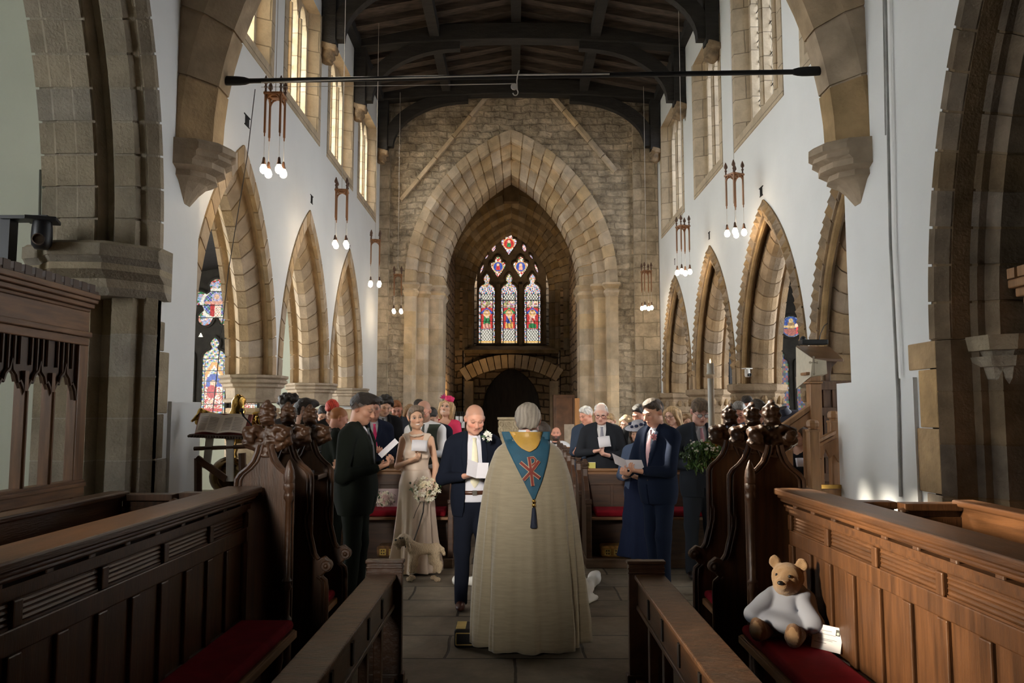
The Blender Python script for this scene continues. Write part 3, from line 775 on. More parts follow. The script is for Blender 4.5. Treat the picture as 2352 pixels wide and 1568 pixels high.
# ================================================================ stained glass
GL=vmat('stained_glass',rough=0.35,emit=1.25)
LEADM=mat('lead',(0.02,0.02,0.02),rough=0.6)
TRAC=mat('tracery_stone',(0.13,0.10,0.07),rough=0.9,var=0.3,bump=0.3)
RED=(.55,.02,.02);BLU=(.03,.08,.42);GRN=(.03,.25,.08);WHT=(.85,.82,.70);GOLD=(.75,.42,.08);PINK=(.75,.35,.25);LBL=(.30,.45,.75);DRK=(.015,.015,.015);FLE=(.80,.50,.32)
def inpoly(x,z,poly):
    px=np.array([p[0] for p in poly]);pz=np.array([p[1] for p in poly]); r=np.zeros(x.shape,bool); j=len(poly)-1
    for i in range(len(poly)):
        c=((pz[i]>z)!=(pz[j]>z))&(x<(px[j]-px[i])*(z-pz[i])/(pz[j]-pz[i]+1e-9)+px[i]); r^=c; j=i
    return r
def edged(x,z,poly):
    d=np.full(x.shape,9.0)
    for i in range(len(poly)):
        a=poly[i];b=poly[(i+1)%len(poly)]; dx,dz=b[0]-a[0],b[1]-a[1]; L=dx*dx+dz*dz+1e-12
        t=np.clip(((x-a[0])*dx+(z-a[1])*dz)/L,0,1); d=np.minimum(d,np.hypot(x-a[0]-t*dx,z-a[1]-t*dz))
    return d
def setc(C,m,c): C[m]=np.array(c,np.float32)
def mosaic(x,z,cell,pal,seed=1):
    i=np.floor(x/cell).astype(int);k=np.floor(z/cell).astype(int)
    h=((i*73856093)^(k*19349663)^(seed*83492791))&0xffff
    return np.array(pal,np.float32)[h%len(pal)]
def lattice(C,m,x,z,s,lw):
    a=np.abs(((x+z*.75)/s)%1-.5)>.5-lw/s; b=np.abs(((x-z*.75)/s)%1-.5)>.5-lw/s
    setc(C,m,WHT); setc(C,m&(a|b),(.10,.10,.09))
def panel(name,poly,Y,cell,paint,parent,gain=1.0):
    xs=np.array([p[0] for p in poly]);zs=np.array([p[1] for p in poly])
    nx=max(2,int((xs.max()-xs.min())/cell));nz=max(2,int((zs.max()-zs.min())/cell))
    gx=np.linspace(xs.min(),xs.max(),nx+1);gz=np.linspace(zs.min(),zs.max(),nz+1)
    cx=(gx[:-1]+gx[1:])/2;cz=(gz[:-1]+gz[1:])/2; X,Z=np.meshgrid(cx,cz,indexing='ij'); ok=inpoly(X,Z,poly)
    C=paint(X,Z,poly)*gain; nz_=np.random.default_rng(len(poly)+int(abs(xs.min())*97)); C=C*(.62+.55*nz_.random(X.shape))[...,None]*(1+.16*np.sin(X*70+2*np.sin(Z*31)))[...,None]; C=C*.86+.14*C.mean(-1,keepdims=True); I,K=np.nonzero(ok); n=len(I)
    v=np.stack([np.stack([gx[I+a],np.full(n,Y),gz[K+b]],1) for a,b in ((0,0),(1,0),(1,1),(0,1))],1).reshape(-1,3)
    f=np.arange(4*n).reshape(-1,4); col=np.repeat(C[ok],4,axis=0)
    o=npmesh(name,v,f,GL,parent,lambda _:col,smooth=False); return o
def outline(mb,poly,Y,r,seg=6):
    pts=[(p[0],Y,p[1]) for p in poly]+[(poly[0][0],Y,poly[0][1]),(poly[1][0],Y,poly[1][1])]; mb.tube(pts,r,seg)
def light_poly(xc,hw,z0,zsp,ztop):
    """a window light: straight sides, rounded shoulders, a pointed foil on top"""
    h=ztop-zsp; R=[(hw,z0),(hw,zsp-.25*h),(hw*.92,zsp-.02*h),(hw*.66,zsp+.18*h),(hw*.36,zsp+.26*h),(hw*.30,zsp+.34*h),(hw*.44,zsp+.5*h),(hw*.44,zsp+.66*h),(hw*.30,zsp+.82*h),(hw*.1,zsp+.96*h),(0,ztop)]
    return [(xc+a,b) for a,b in R]+[(xc-a,b) for a,b in R[::-1][1:]]
def heart(xc,zc,w,h):
    R=[(0,-1),(.5,-.5),(.9,-.08),(1,.2),(.92,.4),(.7,.5),(.48,.48),(.46,.7),(.28,.92),(0,1)]
    return [(xc+a*w,zc+b*h) for a,b in R]+[(xc-a*w,zc+b*h) for a,b in R[::-1][1:-1]]
def saint(robe,mantle,canopy,hem):
    def paint(X,Z,poly):
        xs=[p[0] for p in poly];zs=[p[1] for p in poly]; xc=(min(xs)+max(xs))/2;hw=(max(xs)-min(xs))/2;z0=min(zs);H=max(zs)-z0
        u=(X-xc)/hw; v=(Z-z0)/H; C=mosaic(X,Z,.024,[WHT,LBL,RED,GRN,BLU,PINK,WHT,(.4,.45,.5)],3).astype(np.float32)
        inner=(np.abs(u)<.68)
        lat=inner&((v>.03)&(v<.19)|(v>.60)&(v<.70)); lattice(C,lat,X,Z,.075,.012)
        fig=inner&(v>.21)&(v<.505); setc(C,fig,RED)
        setc(C,inner&(v>=.42)&(v<.505)&(v<.505-.09*np.abs(u)),canopy)
        C2=mosaic(X,Z,.03,[WHT,PINK,GRN,RED,LBL,GOLD],9); m=inner&(v>=.505)&(v<.60); C[m]=C2[m]
        w=.30+.16*np.clip((.40-v)/.18,0,1)*np.clip(1.3-2*(.3-v),0,1); body=(np.abs(u)<w)&(v>.215)&(v<.42); setc(C,body,robe)
        setc(C,body&(v<.285),hem); sw=np.sin(u*9+v*40)
        setc(C,body&(sw>.45)&(v>.27),mantle); setc(C,body&(np.abs(u-.05)<.16)&(v>.36),WHT)
        fo=np.sin(u*16+np.sin(v*30)*1.2); C[body]*=(.75+.35*fo[body])[:,None]; arm_=(np.abs(v-.37-.12*np.abs(u))<.018)&(np.abs(u)<.42)&fig; setc(C,arm_,FLE)
        setc(C,np.hypot(u*hw,(v-.435)*H)<.085,GOLD); setc(C,np.hypot(u*hw,(v-.435)*H)<.048,FLE); setc(C,(np.hypot(u*hw,(v-.45)*H)<.045)&(v>.452),(.25,.1,.05))
        setc(C,(v<.03),GOLD)
        d=edged(X,Z,poly); setc(C,d<.014,WHT)
        for q in (.2,.31,.42,.515,.61,.70): setc(C,np.abs(v-q)<.0035,DRK)
        setc(C,(np.abs(np.abs(u)-.68)<.04)&(v<.72),DRK)
        top=v>.80; C4=mosaic(X,Z,.022,[LBL,PINK,GRN,WHT,(.5,.12,.1),LBL,GOLD],5); mm=top&(d>.02); C[mm]=C4[mm]
        return C
    return paint
def foil(bg,c1,c2):
    def paint(X,Z,poly):
        xs=[p[0] for p in poly];zs=[p[1] for p in poly]; xc=(min(xs)+max(xs))/2;zc=(min(zs)+max(zs))/2+.02;hw=(max(xs)-min(xs))/2
        d=edged(X,Z,poly); C=mosaic(X,Z,.022,bg+[WHT],5).astype(np.float32); r=np.hypot(X-xc,Z-zc)/hw
        setc(C,d<.013,WHT); setc(C,(r<.66),GOLD); setc(C,r<.58,c1); setc(C,(r<.42)&(np.abs(X-xc)<.2*hw+.15*(zc-Z)),c2); setc(C,np.hypot(X-xc,Z-zc-.25*hw)<.17*hw,FLE)
        setc(C,np.abs(Z-zc+.02)<.006,DRK); return C
    return paint
def small(X,Z,poly):
    C=mosaic(X,Z,.03,[WHT,RED,LBL,PINK],2).astype(np.float32); setc(C,edged(X,Z,poly)<.012,WHT); return C
def pz(px,py,Y): q=P(px,py,Y); return (q.x,q.z)
# ---- west window in the tower
YG=22.32
WIN[0]+=1; wroot=MB()
us=[BX-1.0+2.0*k/24 for k in range(25)]
strips(wroot,us,lambda u:3.5,3.55,lambda u,w,z:(u,22.34+w,z),0,.2)
pts=[(BX-.98,3.5),(BX+.98,3.5)]+[(BX+.98-1.96*k/20,zarch(BX+.98-1.96*k/20,BX,.7,1.78,5.05)) for k in range(21)]
wroot.loft([[(x,22.34,z) for x,z in pts],[(x,22.5,z) for x,z in pts]])
wst=struct(wroot.build('window_%d'%WIN[0],TRAC))
mould=MB(); specs=[]
for px,rb,mt_,cn,hm in ((1118,GRN,GRN,BLU,PINK),(1169.5,BLU,GOLD,GRN,GOLD),(1223,PINK,RED,BLU,GRN)):
    a=pz(px-20,788,YG); b=pz(px+20,788,YG); t=pz(px,627,YG); s_=pz(px,660,YG)
    poly=light_poly((a[0]+b[0])/2,(b[0]-a[0])/2,a[1],s_[1],t[1]); panel('stained_light',poly,YG,.0125,saint(rb,mt_,cn,hm),wst); outline(mould,poly,YG-.02,.028)
for px,py,w,h,bg,c1,c2 in ((1144,614,19,27,[RED,WHT,RED,GRN],BLU,RED),(1196,614,19,27,[RED,WHT,RED,GRN],BLU,PINK),(1169,561,20,28,[BLU,WHT,LBL,RED],RED,GRN)):
    q=pz(px,py,YG); k=22.3/F; poly=heart(q[0],q[1],w*k,h*k); panel('tracery_light',poly,YG,.0125,foil(bg,c1,c2),wst); outline(mould,poly,YG-.02,.03)
for px,py,w,h,r in ((1134,570,5.5,10,.25),(1204,570,5.5,10,-.25),(1118,590,3,7,.6),(1220,590,3,7,-.6),(1107,618,3.5,12,.35),(1232,617,3.5,12,-.35)):
    q=pz(px,py,YG); k=22.3/F; poly=[(q[0]+k*(w*math.cos(t)*math.cos(r)+h*math.sin(t)*math.sin(r)),q[1]+k*(h*math.sin(t)*math.cos(r)-w*math.cos(t)*math.sin(r))) for t in [2*PI*i/12 for i in range(12)]]
    panel('tracery_light',poly,YG,.0125,small,wst); outline(mould,poly,YG-.02,.02)
for px in (1144,1196.5):
    q=pz(px,788,YG); mould.box(q[0]-.06,q[0]+.06,YG-.07,YG+.02,3.5,5.25)
mould.build('window_tracery',TRAC,wst,smooth=True)
# ---- west window of the south aisle
YA=17.22
def scene_l(X,Z,poly):
    xs=[p[0] for p in poly];zs=[p[1] for p in poly]; xc=(min(xs)+max(xs))/2;hw=(max(xs)-min(xs))/2;z0=min(zs);H=max(zs)-z0
    u=(X-xc)/hw; v=(Z-z0)/H; C=mosaic(X,Z,.032,[(.45,.5,.30),LBL,(.55,.6,.30),GRN,BLU,WHT,(.5,.35,.15),PINK],4).astype(np.float32)
    inn=np.abs(u)<.72; m=inn&(v>.10)&(v<.50); C2=mosaic(X+.03*np.sin(Z*30),Z+.02*np.sin(X*50),.04,[PINK,WHT,RED,(.8,.55,.4),RED,FLE,(.5,.2,.1),WHT],8); C[m]=C2[m]
    setc(C,inn&(v>.38)&(v<.54)&(np.hypot(u,(v-.38)*3)<.62),BLU); setc(C,(np.hypot((u+.05)*hw,(v-.42)*H)<.075),FLE)
    setc(C,inn&(np.hypot(u+.15,(v-.32)*5)<.4),RED)
    setc(C,inn&(v>.5)&(v<.68)&(np.abs(np.abs(u)+(v-.5)*3.8-.72)<.16),(.85,.35,.05)); setc(C,inn&(np.abs(np.abs(u)+(v-.5)*3.8-.5)<.07)&(v>.5),WHT); setc(C,inn&(v>.08)&(v<.12),RED)
    d=edged(X,Z,poly); setc(C,d<.02,WHT)
    for q in (.17,.31,.45,.58,.72): setc(C,np.abs(v-q)<.004,DRK)
    setc(C,(np.abs(np.abs(u)-.72)<.03)&(v<.7),DRK); return C
def cinq(X,Z,poly):
    xc=sum(p[0] for p in poly)/len(poly);zc=sum(p[1] for p in poly)/len(poly); d=edged(X,Z,poly); r=np.hypot(X-xc,Z-zc)
    C=mosaic(X+.02*np.sin(Z*40),Z,.03,[LBL,WHT,(.45,.4,.7),GRN,LBL,PINK,(.4,.4,.6)],6).astype(np.float32)
    rim=d<.075; C3=mosaic(X,Z,.035,[PINK,RED,GRN,PINK,LBL],3); C[rim]=C3[rim]; setc(C,d<.022,WHT)
    setc(C,np.abs(r-.32)<.035,WHT); m=r<.285; C5=mosaic(X,Z,.035,[BLU,LBL,GRN,(.3,.2,.4)],2); C[m]=C5[m]; C6=mosaic(X,Z,.03,[WHT,PINK,WHT,FLE],7); mm=m&(np.abs(X-xc)<.11)&(Z<zc+.12); C[mm]=C6[mm]; setc(C,m&(np.abs(X-xc+.09)<.05)&(Z<zc+.02),RED)
    setc(C,np.hypot(X-xc,Z-zc-.16)<.1,(.45,.4,.6)); setc(C,np.hypot(X-xc,Z-zc-.16)<.06,FLE); setc(C,(np.abs(Z-zc-.03)<.03)&(r<.27),PINK); 
    for q in (.28,-.02,-.3): setc(C,np.abs(Z-zc-q)<.008,DRK)
    return C
WIN[0]+=1; wr=MB(); wr.box(-7.9,-5.65,YA+.03,YA+.1,1.2,5.1); wst=struct(wr.build('window_%d'%WIN[0],mat('aisle_tracery',(.035,.03,.025),rough=.9,var=.3))); mould=MB()
for px0,px1 in ((384,443),(459,518),(534,593)):
    a=pz(px0,960,YA);b=pz(px1,960,YA);t=pz(450,772,YA);s_=pz(450,812,YA)
    poly=light_poly((a[0]+b[0])/2,(b[0]-a[0])/2,a[1],s_[1],t[1]); panel('stained_light',poly,YA,.016,scene_l,wst,.62); outline(mould,poly,YA-.02,.03)
c5=pz(497.5,698,YA); k=17.2/F; poly=[]
for i in range(60):
    t=2*PI*i/60; best=0
    for j in range(5):
        a=PI/2+2*PI*j/5; dx,dz=41*math.cos(a),41*math.sin(a); b=dx*math.cos(t)+dz*math.sin(t); q=b*b-(41*41-20*20)
        if q>0: best=max(best,b+math.sqrt(q))
    best=max(best,34); poly.append((c5[0]+k*best*math.cos(t),c5[1]+k*best*math.sin(t)))
panel('tracery_light',poly,YA,.016,cinq,wst,.6); outline(mould,poly,YA-.02,.03)
for px,py in ((461,770),(433,760),(536,770)):
    q=pz(px,py,YA); poly=[(q[0]+k*6*math.cos(t),q[1]+k*7*math.sin(t)) for t in (PI/2,PI*1.17,PI*1.83)]; panel('tracery_light',poly,YA,.016,small,wst)
mould.build('window_tracery',wst.data.materials[0],wst,smooth=True)
# ---- west window of the north aisle
def dark_l(X,Z,poly):
    C=mosaic(X,Z,.05,[GRN,DRK,WHT,(.3,.25,.03),GRN,DRK,RED,(.02,.03,.15)],7).astype(np.float32)*.35
    xc=sum(p[0] for p in poly)/len(poly); m=np.abs(X-xc)<.10; C2=mosaic(X,Z,.05,[RED,BLU,GOLD,BLU,RED,(.02,.02,.1),DRK,GRN],3)*.22; C[m]=C2[m]; setc(C,edged(X,Z,poly)<.014,(.3,.32,.3)); return C
def roundel(X,Z,poly):
    xc=sum(p[0] for p in poly)/len(poly);zc=sum(p[1] for p in poly)/len(poly); r=np.hypot(X-xc,Z-zc); R=max(p[0] for p in poly)-xc
    C=mosaic(X,Z,.04,[(.01,.03,.16),(.015,.05,.22),(.02,.07,.25)],4).astype(np.float32); C2=mosaic(X,Z,.03,[WHT,GRN,BLU,WHT],3)*.35; m=r>R*.86; C[m]=C2[m]
    setc(C,(np.abs(X-xc)<.07)&(Z<zc+.1)&(r<R*.8),(.22,.12,.04)); setc(C,(np.abs(Z-zc)<.03)&(r<R*.7),(.45,.3,.1)); setc(C,(Z<zc-.05)&(r<R*.75)&(np.abs(X-xc)<.16),(.25,.06,.04)); setc(C,(np.abs(X-xc-.15)<.04)&(Z<zc)&(r<R*.8),RED)
    setc(C,np.hypot(X-xc,Z-zc-.13)<.05,(.4,.28,.1)); setc(C,np.hypot(X-xc-.12,Z-zc-.03)<.04,FLE); return C
WIN[0]+=1; wr=MB(); wr.box(5.2,7.1,YA+.03,YA+.1,1.2,4.6); wst=struct(wr.build('window_%d'%WIN[0],MATS['aisle_tracery'])); mould=MB()
for px0,px1 in ((1788,1816),(1829,1858),(1871,1900)):
    a=pz(px0,950,YA);b=pz(px1,950,YA);t=pz(px0,808,YA);s_=pz(px0,828,YA)
    poly=light_poly((a[0]+b[0])/2,(b[0]-a[0])/2,a[1],s_[1],t[1]); panel('stained_light',poly,YA,.016,dark_l,wst); outline(mould,poly,YA-.02,.025)
q=pz(1817,750,YA); poly=[(q[0]+k*27*math.cos(t),q[1]+k*27*math.sin(t)) for t in [2*PI*i/32 for i in range(32)]]; panel('tracery_light',poly,YA,.012,roundel,wst); outline(mould,poly,YA-.02,.03)
mould.build('window_tracery',MATS['aisle_tracery'],wst,smooth=True)
# ================================================================ lights, rod, cords, plates
TEAK=mat('lamp_wood',(0.30,0.135,0.055),rough=0.4,var=0.3,scale=8,stretch=(3,3,.5))
DARKTURN=mat('finial_wood',(0.11,0.05,0.025),rough=0.4,var=0.3)
BULB=emat('bulb_glass',(1.0,0.80,0.55),50.0)
HOLD=mat('lamp_holder',(0.10,0.05,0.03),rough=0.4)
def make_chandelier():
    t=thing('pendant_lamp','x','lamp'); s=.074; tb=MB()
    tb.box(-s-.018,s+.018,-s-.018,s+.018,-.19,-.165)
    tb.box(-.035,.035,-.035,.035,-.205,-.15)
    tb.build('lamp_frame',TEAK,t,bevel=.004)
    for i,(a,b) in enumerate(((-1,-1),(1,-1),(1,1),(-1,1))):
        x,y=a*s,b*s
        lg=MB(); lg.cbox((x,y,-.375),(.019,.019,.40)); lg.cbox((x,y,-.585),(.011,.011,.05))
        for k in range(7):      # curved bracket towards the next post
            an0=PI/2*k/7; an1=PI/2*(k+1)/7
        lg.tube([(x-a*.06*(1-math.cos(t_)),y,-.28+.09*math.sin(t_)) for t_ in [PI/2*k/6 for k in range(7)]],.010,6)
        lg.tube([(x,y-b*.06*(1-math.cos(t_)),-.28+.09*math.sin(t_)) for t_ in [PI/2*k/6 for k in range(7)]],.010,6)
        lg.build('lamp_leg',TEAK,t,bevel=.002)
        MB().lathe([(.004,.0),(.008,-.01),(.016,-.03),(.024,-.055),(.024,-.07),(.010,-.09),(.008,-.10),(.016,-.108),(.016,-.12),(.009,-.13),(.012,-.165)],(x,y,0),12).build('finial',DARKTURN,t,smooth=True)
        MB().tube([(x,y,-.60),(x,y,-.82)],.0025,5).build('flex',CORD,t)
        h=MB().lathe([(.004,0),(.012,-.01),(.017,-.05),(.024,-.07),(.024,-.078)],(x,y,-.815),10).build('lamp_holder',HOLD,t,smooth=True)
        MB().lathe([(.013,0),(.02,-.012),(.034,-.04),(.036,-.058),(.030,-.08),(.014,-.094),(.002,-.097)],(x,y,-.885),12).build('bulb',BULB,h,smooth=True)
    MB().tube([(0,0,-.16),(0,0,3.75)],.004,6).build('hanging_cord',CORD,t)
    return t
ch0=make_chandelier(); first=True
for (px,d,zt_,rot,xx,lb) in ((618,7.6,4.95,0,-2.36,'four-bulb wooden pendant lamp beside the stone arch with the black rod end, left row'),(775,10.9,4.92,.12,-2.42,'second wooden pendant lamp of the left row, over the middle arch'),
        (858,13.6,4.80,.2,-2.42,'third wooden pendant lamp of the left row, before the last window'),(911,16.4,4.68,.1,-2.44,'wooden pendant lamp in front of the stone wall left of the tower arch'),
        (1713,10.1,4.9,.45,2.84,'biggest wooden pendant lamp of the right row, beside the zigzag arch'),(1586,12.9,4.88,.3,2.76,'middle wooden pendant lamp of the right row'),(1503,16.2,4.72,.25,2.70,'smallest wooden pendant lamp, before the stone wall right of the tower arch')):
    o=ch0 if first else dup(ch0)
    first=False; o.location=(xx,d,zt_); o.rotation_euler=(0,0,rot); o['label']=lb; o['group']='wooden pendant lamps of the nave'
    o.scale=(1,1,1)
rod=thing('tie_rod','long black rod spanning the chancel arch with padded ends','rod',(0,0,0))
A=P(565,186,6.78);B=P(1830,165,6.78)
MB().tube([A,B],.022,10).build('rod_bar',IRON,rod)
for p,q,n in ((P(489,185,6.78),A+Vector((.03,0,0)),'x'),(B-Vector((.03,0,0)),P(1908,162,6.78),'x')):
    pts=[p.lerp(q,k/8) for k in range(9)]; MB().tube(pts,[.026,.036,.040,.041,.041,.040,.038,.034,.022],12).build('rod_sleeve',mat('sleeve_rubber',(.012,.012,.013),rough=.8),rod,smooth=True)
wr=MB(); wr.tube([P(600,189,6.74),P(1030,176,6.74),P(1192,172,6.74)],.006,6); wr.tube([P(1030,195,6.72),P(1178,192,6.72)],.004,6); wr.tube([P(600,200,6.72),P(1030,195,6.72)],.0025,5); wr.tube([P(1192,172,6.74),P(1400,170,6.75)],.007,6); wr.build('pulley_cord',CORD,rod)
pu=MB(); c=P(1181,199,6.72); pu.lathe([(.022,-.008),(.03,-.006),(.03,.006),(.022,.008)],(0,0,0),14,Matrix.Translation(c)@Matrix.Rotation(PI/2,4,'X')); pu.tube([P(1192,162,6.74),P(1189,172,6.72),P(1187,185,6.72),P(1188,207,6.72)],.006,6)
pu.tube([P(1188,207,6.72)]+[P(1184+6*math.cos(a),212+7*math.sin(a),6.72) for a in [-.6+.35*k for k in range(11)]],.005,6); pu.build('pulley_hook',CORD,rod)
rod.location=(0,0,0)
# small black numeral plates above the arches
def num(px,py,Y,n,sx,txt):
    t=thing('numeral_sign',txt,'sign',(sx,Y,P(px,py,Y).z)); s=1 if sx<0 else -1
    f=s*.006
    m=MB(); n_=n; w=.03
    for i in range(n_):
        y=(i-(n_-1)/2)*.035; m.box(min(0,f),max(0,f),y-.008,y+.008,-.055,.055)
    m.box(min(0,f),max(0,f),-.02*n_-.02,.02*n_+.02,.048,.062); m.box(min(0,f),max(0,f),-.02*n_,.02*n_,-.062,-.05)
    m.build('numeral',IRON,t)
num(552,278,8.65,4,-2.999,'black numeral on the white wall over the nearest left arch'); num(706,458,11.5,3,-2.999,'black numeral over the middle left arch')
num(797,570,14.2,2,-2.999,'black numeral over the smallest left arch')
num(1757,440,10.05,3,3.169,'black III numeral over the largest full right arch'); num(1635,541,12.8,2,3.169,'black II numeral over the second right arch'); num(1553,601,15.6,1,3.169,'black I numeral over the farthest right arch')
# rainwater pipe / cable on the right wall, thin lines on the left
pp=MB(); pts=[P(2033,0,6.2)]
def onX(px,py,X):
    d=ray(px,py); t=X/d.x; return Vector((X,d.y*t,CAMZ+d.z*t))
pp.tube([onX(2033,-40,2.925),onX(2040,300,2.925),onX(2045,560,2.925),onX(2062,900,2.925),onX(2068,1140,2.925)],.012,8)
tag(pp.build('mounted_conduit',mat('conduit_grey',(.38,.37,.34),rough=.6),smooth=True),'grey cable conduit running down the white wall right of the pulpit','conduit')
pp=MB(); pp.tube([onX(2028,-40,2.955),onX(2034,310,2.955)],.006,6); tag(pp.build('wall_cable',MATS['conduit_grey']),'thin grey cable beside the conduit high on the right wall','cable')
pp=MB(); pp.tube([P(93,390,6.40),P(91,500,6.40)],.010,6); tag(pp.build('wall_pipe',mat('pipe_dark',(.10,.10,.08))),'short dark pipe on the wall behind the black camera','pipe')
# ================================================================ choir stalls
OAK=mat('stall_oak',(0.060,0.0255,0.0095),rough=0.36,var=0.42,scale=5,bump=0.12,bscale=30,stretch=(6,.6,6),spec=0.5)
OAKV=mat('stall_oak_upright',(0.060,0.0255,0.0095),rough=0.38,var=0.42,scale=5,bump=0.12,bscale=30,stretch=(7,7,.6),spec=0.5)
OAKC=mat('carved_oak',(0.055,0.024,0.010),rough=0.44,var=0.4,scale=10,bump=0.2,bscale=40)
OAKW=mat('worn_oak_top',(0.10,0.048,0.022),rough=0.33,var=0.5,scale=4,bump=0.35,bscale=18,stretch=(2,7,2))
PINE=mat('pulpit_oak',(0.36,0.19,0.085),rough=0.4,var=0.22,scale=5,bump=0.08,bscale=30,stretch=(6,6,.6))
PEW=mat('pew_oak',(0.055,0.024,0.011),rough=0.42,var=0.35,scale=5,bump=0.04,bscale=25,stretch=(.6,6,6))
VELV=mat('red_cushion_cloth',(0.20,0.006,0.014),rough=0.9,var=0.15,scale=12,spec=.15,sheen=0.0,bump=0.1,bscale=300)
def stall(sg,yend,side,lab):
    t=thing('choir_stall',lab,'stall',(0,0,0),0,'long choir stalls'); m=lambda x:sg*x
    def bx(mb,x0,x1,*r): mb.box(min(sg*x0,sg*x1),max(sg*x0,sg*x1),*r)
    y0,y1=-.6,yend
    r=MB()       # top rail: flat board with stepped moulding under it
    for x0,x1,za,zb in ((1.455,1.66,1.215,1.25),(1.475,1.64,1.195,1.215),(1.49,1.62,1.175,1.195)): bx(r,x0,x1,y0,y1+.02,za,zb)
    r.build('top_rail',OAK,t,bevel=.008)
    f=MB()       # back: coved frieze, ribbed frieze panels, tall panels
    bx(f,1.545,1.62,y0,y1,.10,1.18)
    bx(f,1.515,1.55,y0,y1,1.125,1.15); bx(f,1.505,1.55,y0,y1,1.15,1.16)
    f.build('back_boarding',OAKV,t)
    st=MB(); y=y1-.02; k=0
    bx(st,1.53,1.55,y0,y1,1.105,1.13); bx(st,1.53,1.55,y0,y1,.94,1.02); bx(st,1.53,1.55,y0,y1,.46,.52)
    while y>y0:
        w=.035
        bx(st,1.528,1.55,y-w,y+w,.10,.94)
        if k%2==0: bx(st,1.525,1.55,y-.025,y+.025,1.02,1.105)
        y-=.262; k+=1
    st.build('panel_framing',OAKV,t,bevel=.006)
    rb=MB(); y=y1-.02; 
    while y>y0+.5:
        for z in (1.034,1.052,1.070,1.088): rb.tube([(sg*1.548,y-.5,z),(sg*1.548,y-.03,z)],.0085,6)
        bx(rb,1.537,1.55,y-.5,y-.03,1.02,1.028); y-=.524
    rb.build('ribbed_panel',OAK,t)
    y=y1-.15
    while y>.6: bk=MB(); bk.cbox((sg*1.53,y,1.165),(.04,.05,.03)); y-=.262; bk.build('frieze_bracket',OAKC,t,bevel=.008)
    s=MB(); bx(s,1.215,1.545,y0,y1-.10,.445,.48); bx(s,1.205,1.225,y0,y1-.10,.435,.475); s.build('seat_board',mat('seat_edge_oak',(.24,.12,.05),rough=.4,var=.3,stretch=(6,.6,6)),t,bevel=.006)
    for yy in (y1-.25,y1-1.4,y1-2.6,y1-3.8):
        lg=MB(); prof=[(.05,0),(.05,.03),(.03,.06),(.022,.12),(.03,.2),(.022,.28),(.034,.36),(.034,.445)]
        lg.lathe(prof,(sg*1.27,yy,0),10); lg.build('leg',OAKC,t,smooth=True)
    k=MB(); bx(k,1.40,1.44,y0,y1-.1,.0,.445); k.build('kick_board',OAKV,t)
    cu=MB(); bx(cu,1.215,1.52,y0+.02,y1-.12,.482,.54)
    c=cu.build('seat_cushion',VELV,None,smooth=True,bevel=.027,bseg=4); tag(c,'long red seat cushion on the %s choir stall'%side,'cushion',None)
    return t
stall(1,4.53,'right','long panelled oak choir stall on the right with the teddy bear on it')
stall(-1,4.62,'left','long panelled oak choir stall on the left with a glossy top rail')
# second rows behind
def back_row(sg,yf,X,lab):
    t=thing('choir_stall',lab,'stall',(0,0,0),0,'rear choir stalls')
    def bx(mb,x0,x1,*r): mb.box(min(sg*x0,sg*x1),max(sg*x0,sg*x1),*r)
    a=MB(); bx(a,X,X+.05,-.6,yf,.0,1.22); a.build('back_boarding',OAK,t)
    a=MB(); bx(a,X-.03,X+.08,-.6,yf+.02,1.22,1.25); a.build('top_rail',OAK,t,bevel=.008)
    a=MB(); y=yf-.5
    bx(a,X-.015,X,-.6,yf,1.0,1.1)
    while y>0: bx(a,X-.015,X,y,y+.04,.3,1.0); y-=.5
    a.build('panel_framing',OAK,t)
    for (xa,xb,yy) in ((1.70,X-.28,yf+.08),(X-.28,X,yf)):
        a=MB(); bx(a,xa,xb,yy,yy+.04,0,1.2); bx(a,xa-.0,xb+.0,yy-.03,yy+.06,1.2,1.235)
        bx(a,xa,xb,yy-.012,yy,1.12,1.17); bx(a,xa,xb,yy-.008,yy,1.0,1.03)
        a.build('end_panel',OAKV,t,bevel=.006)
    a=MB(); 
    for z in (1.2,1.17,1.14,1.11): a.sphere((sg*(X-.28),yf-.01,z),.026,10,rz=.015)
    a.build('turned_post',OAKC,t,smooth=True)
    return t
back_row(1,3.93,2.16,'sunlit rear choir stall against the right wall'); back_row(-1,4.35,2.12,'dark rear choir stall under the wooden screen')
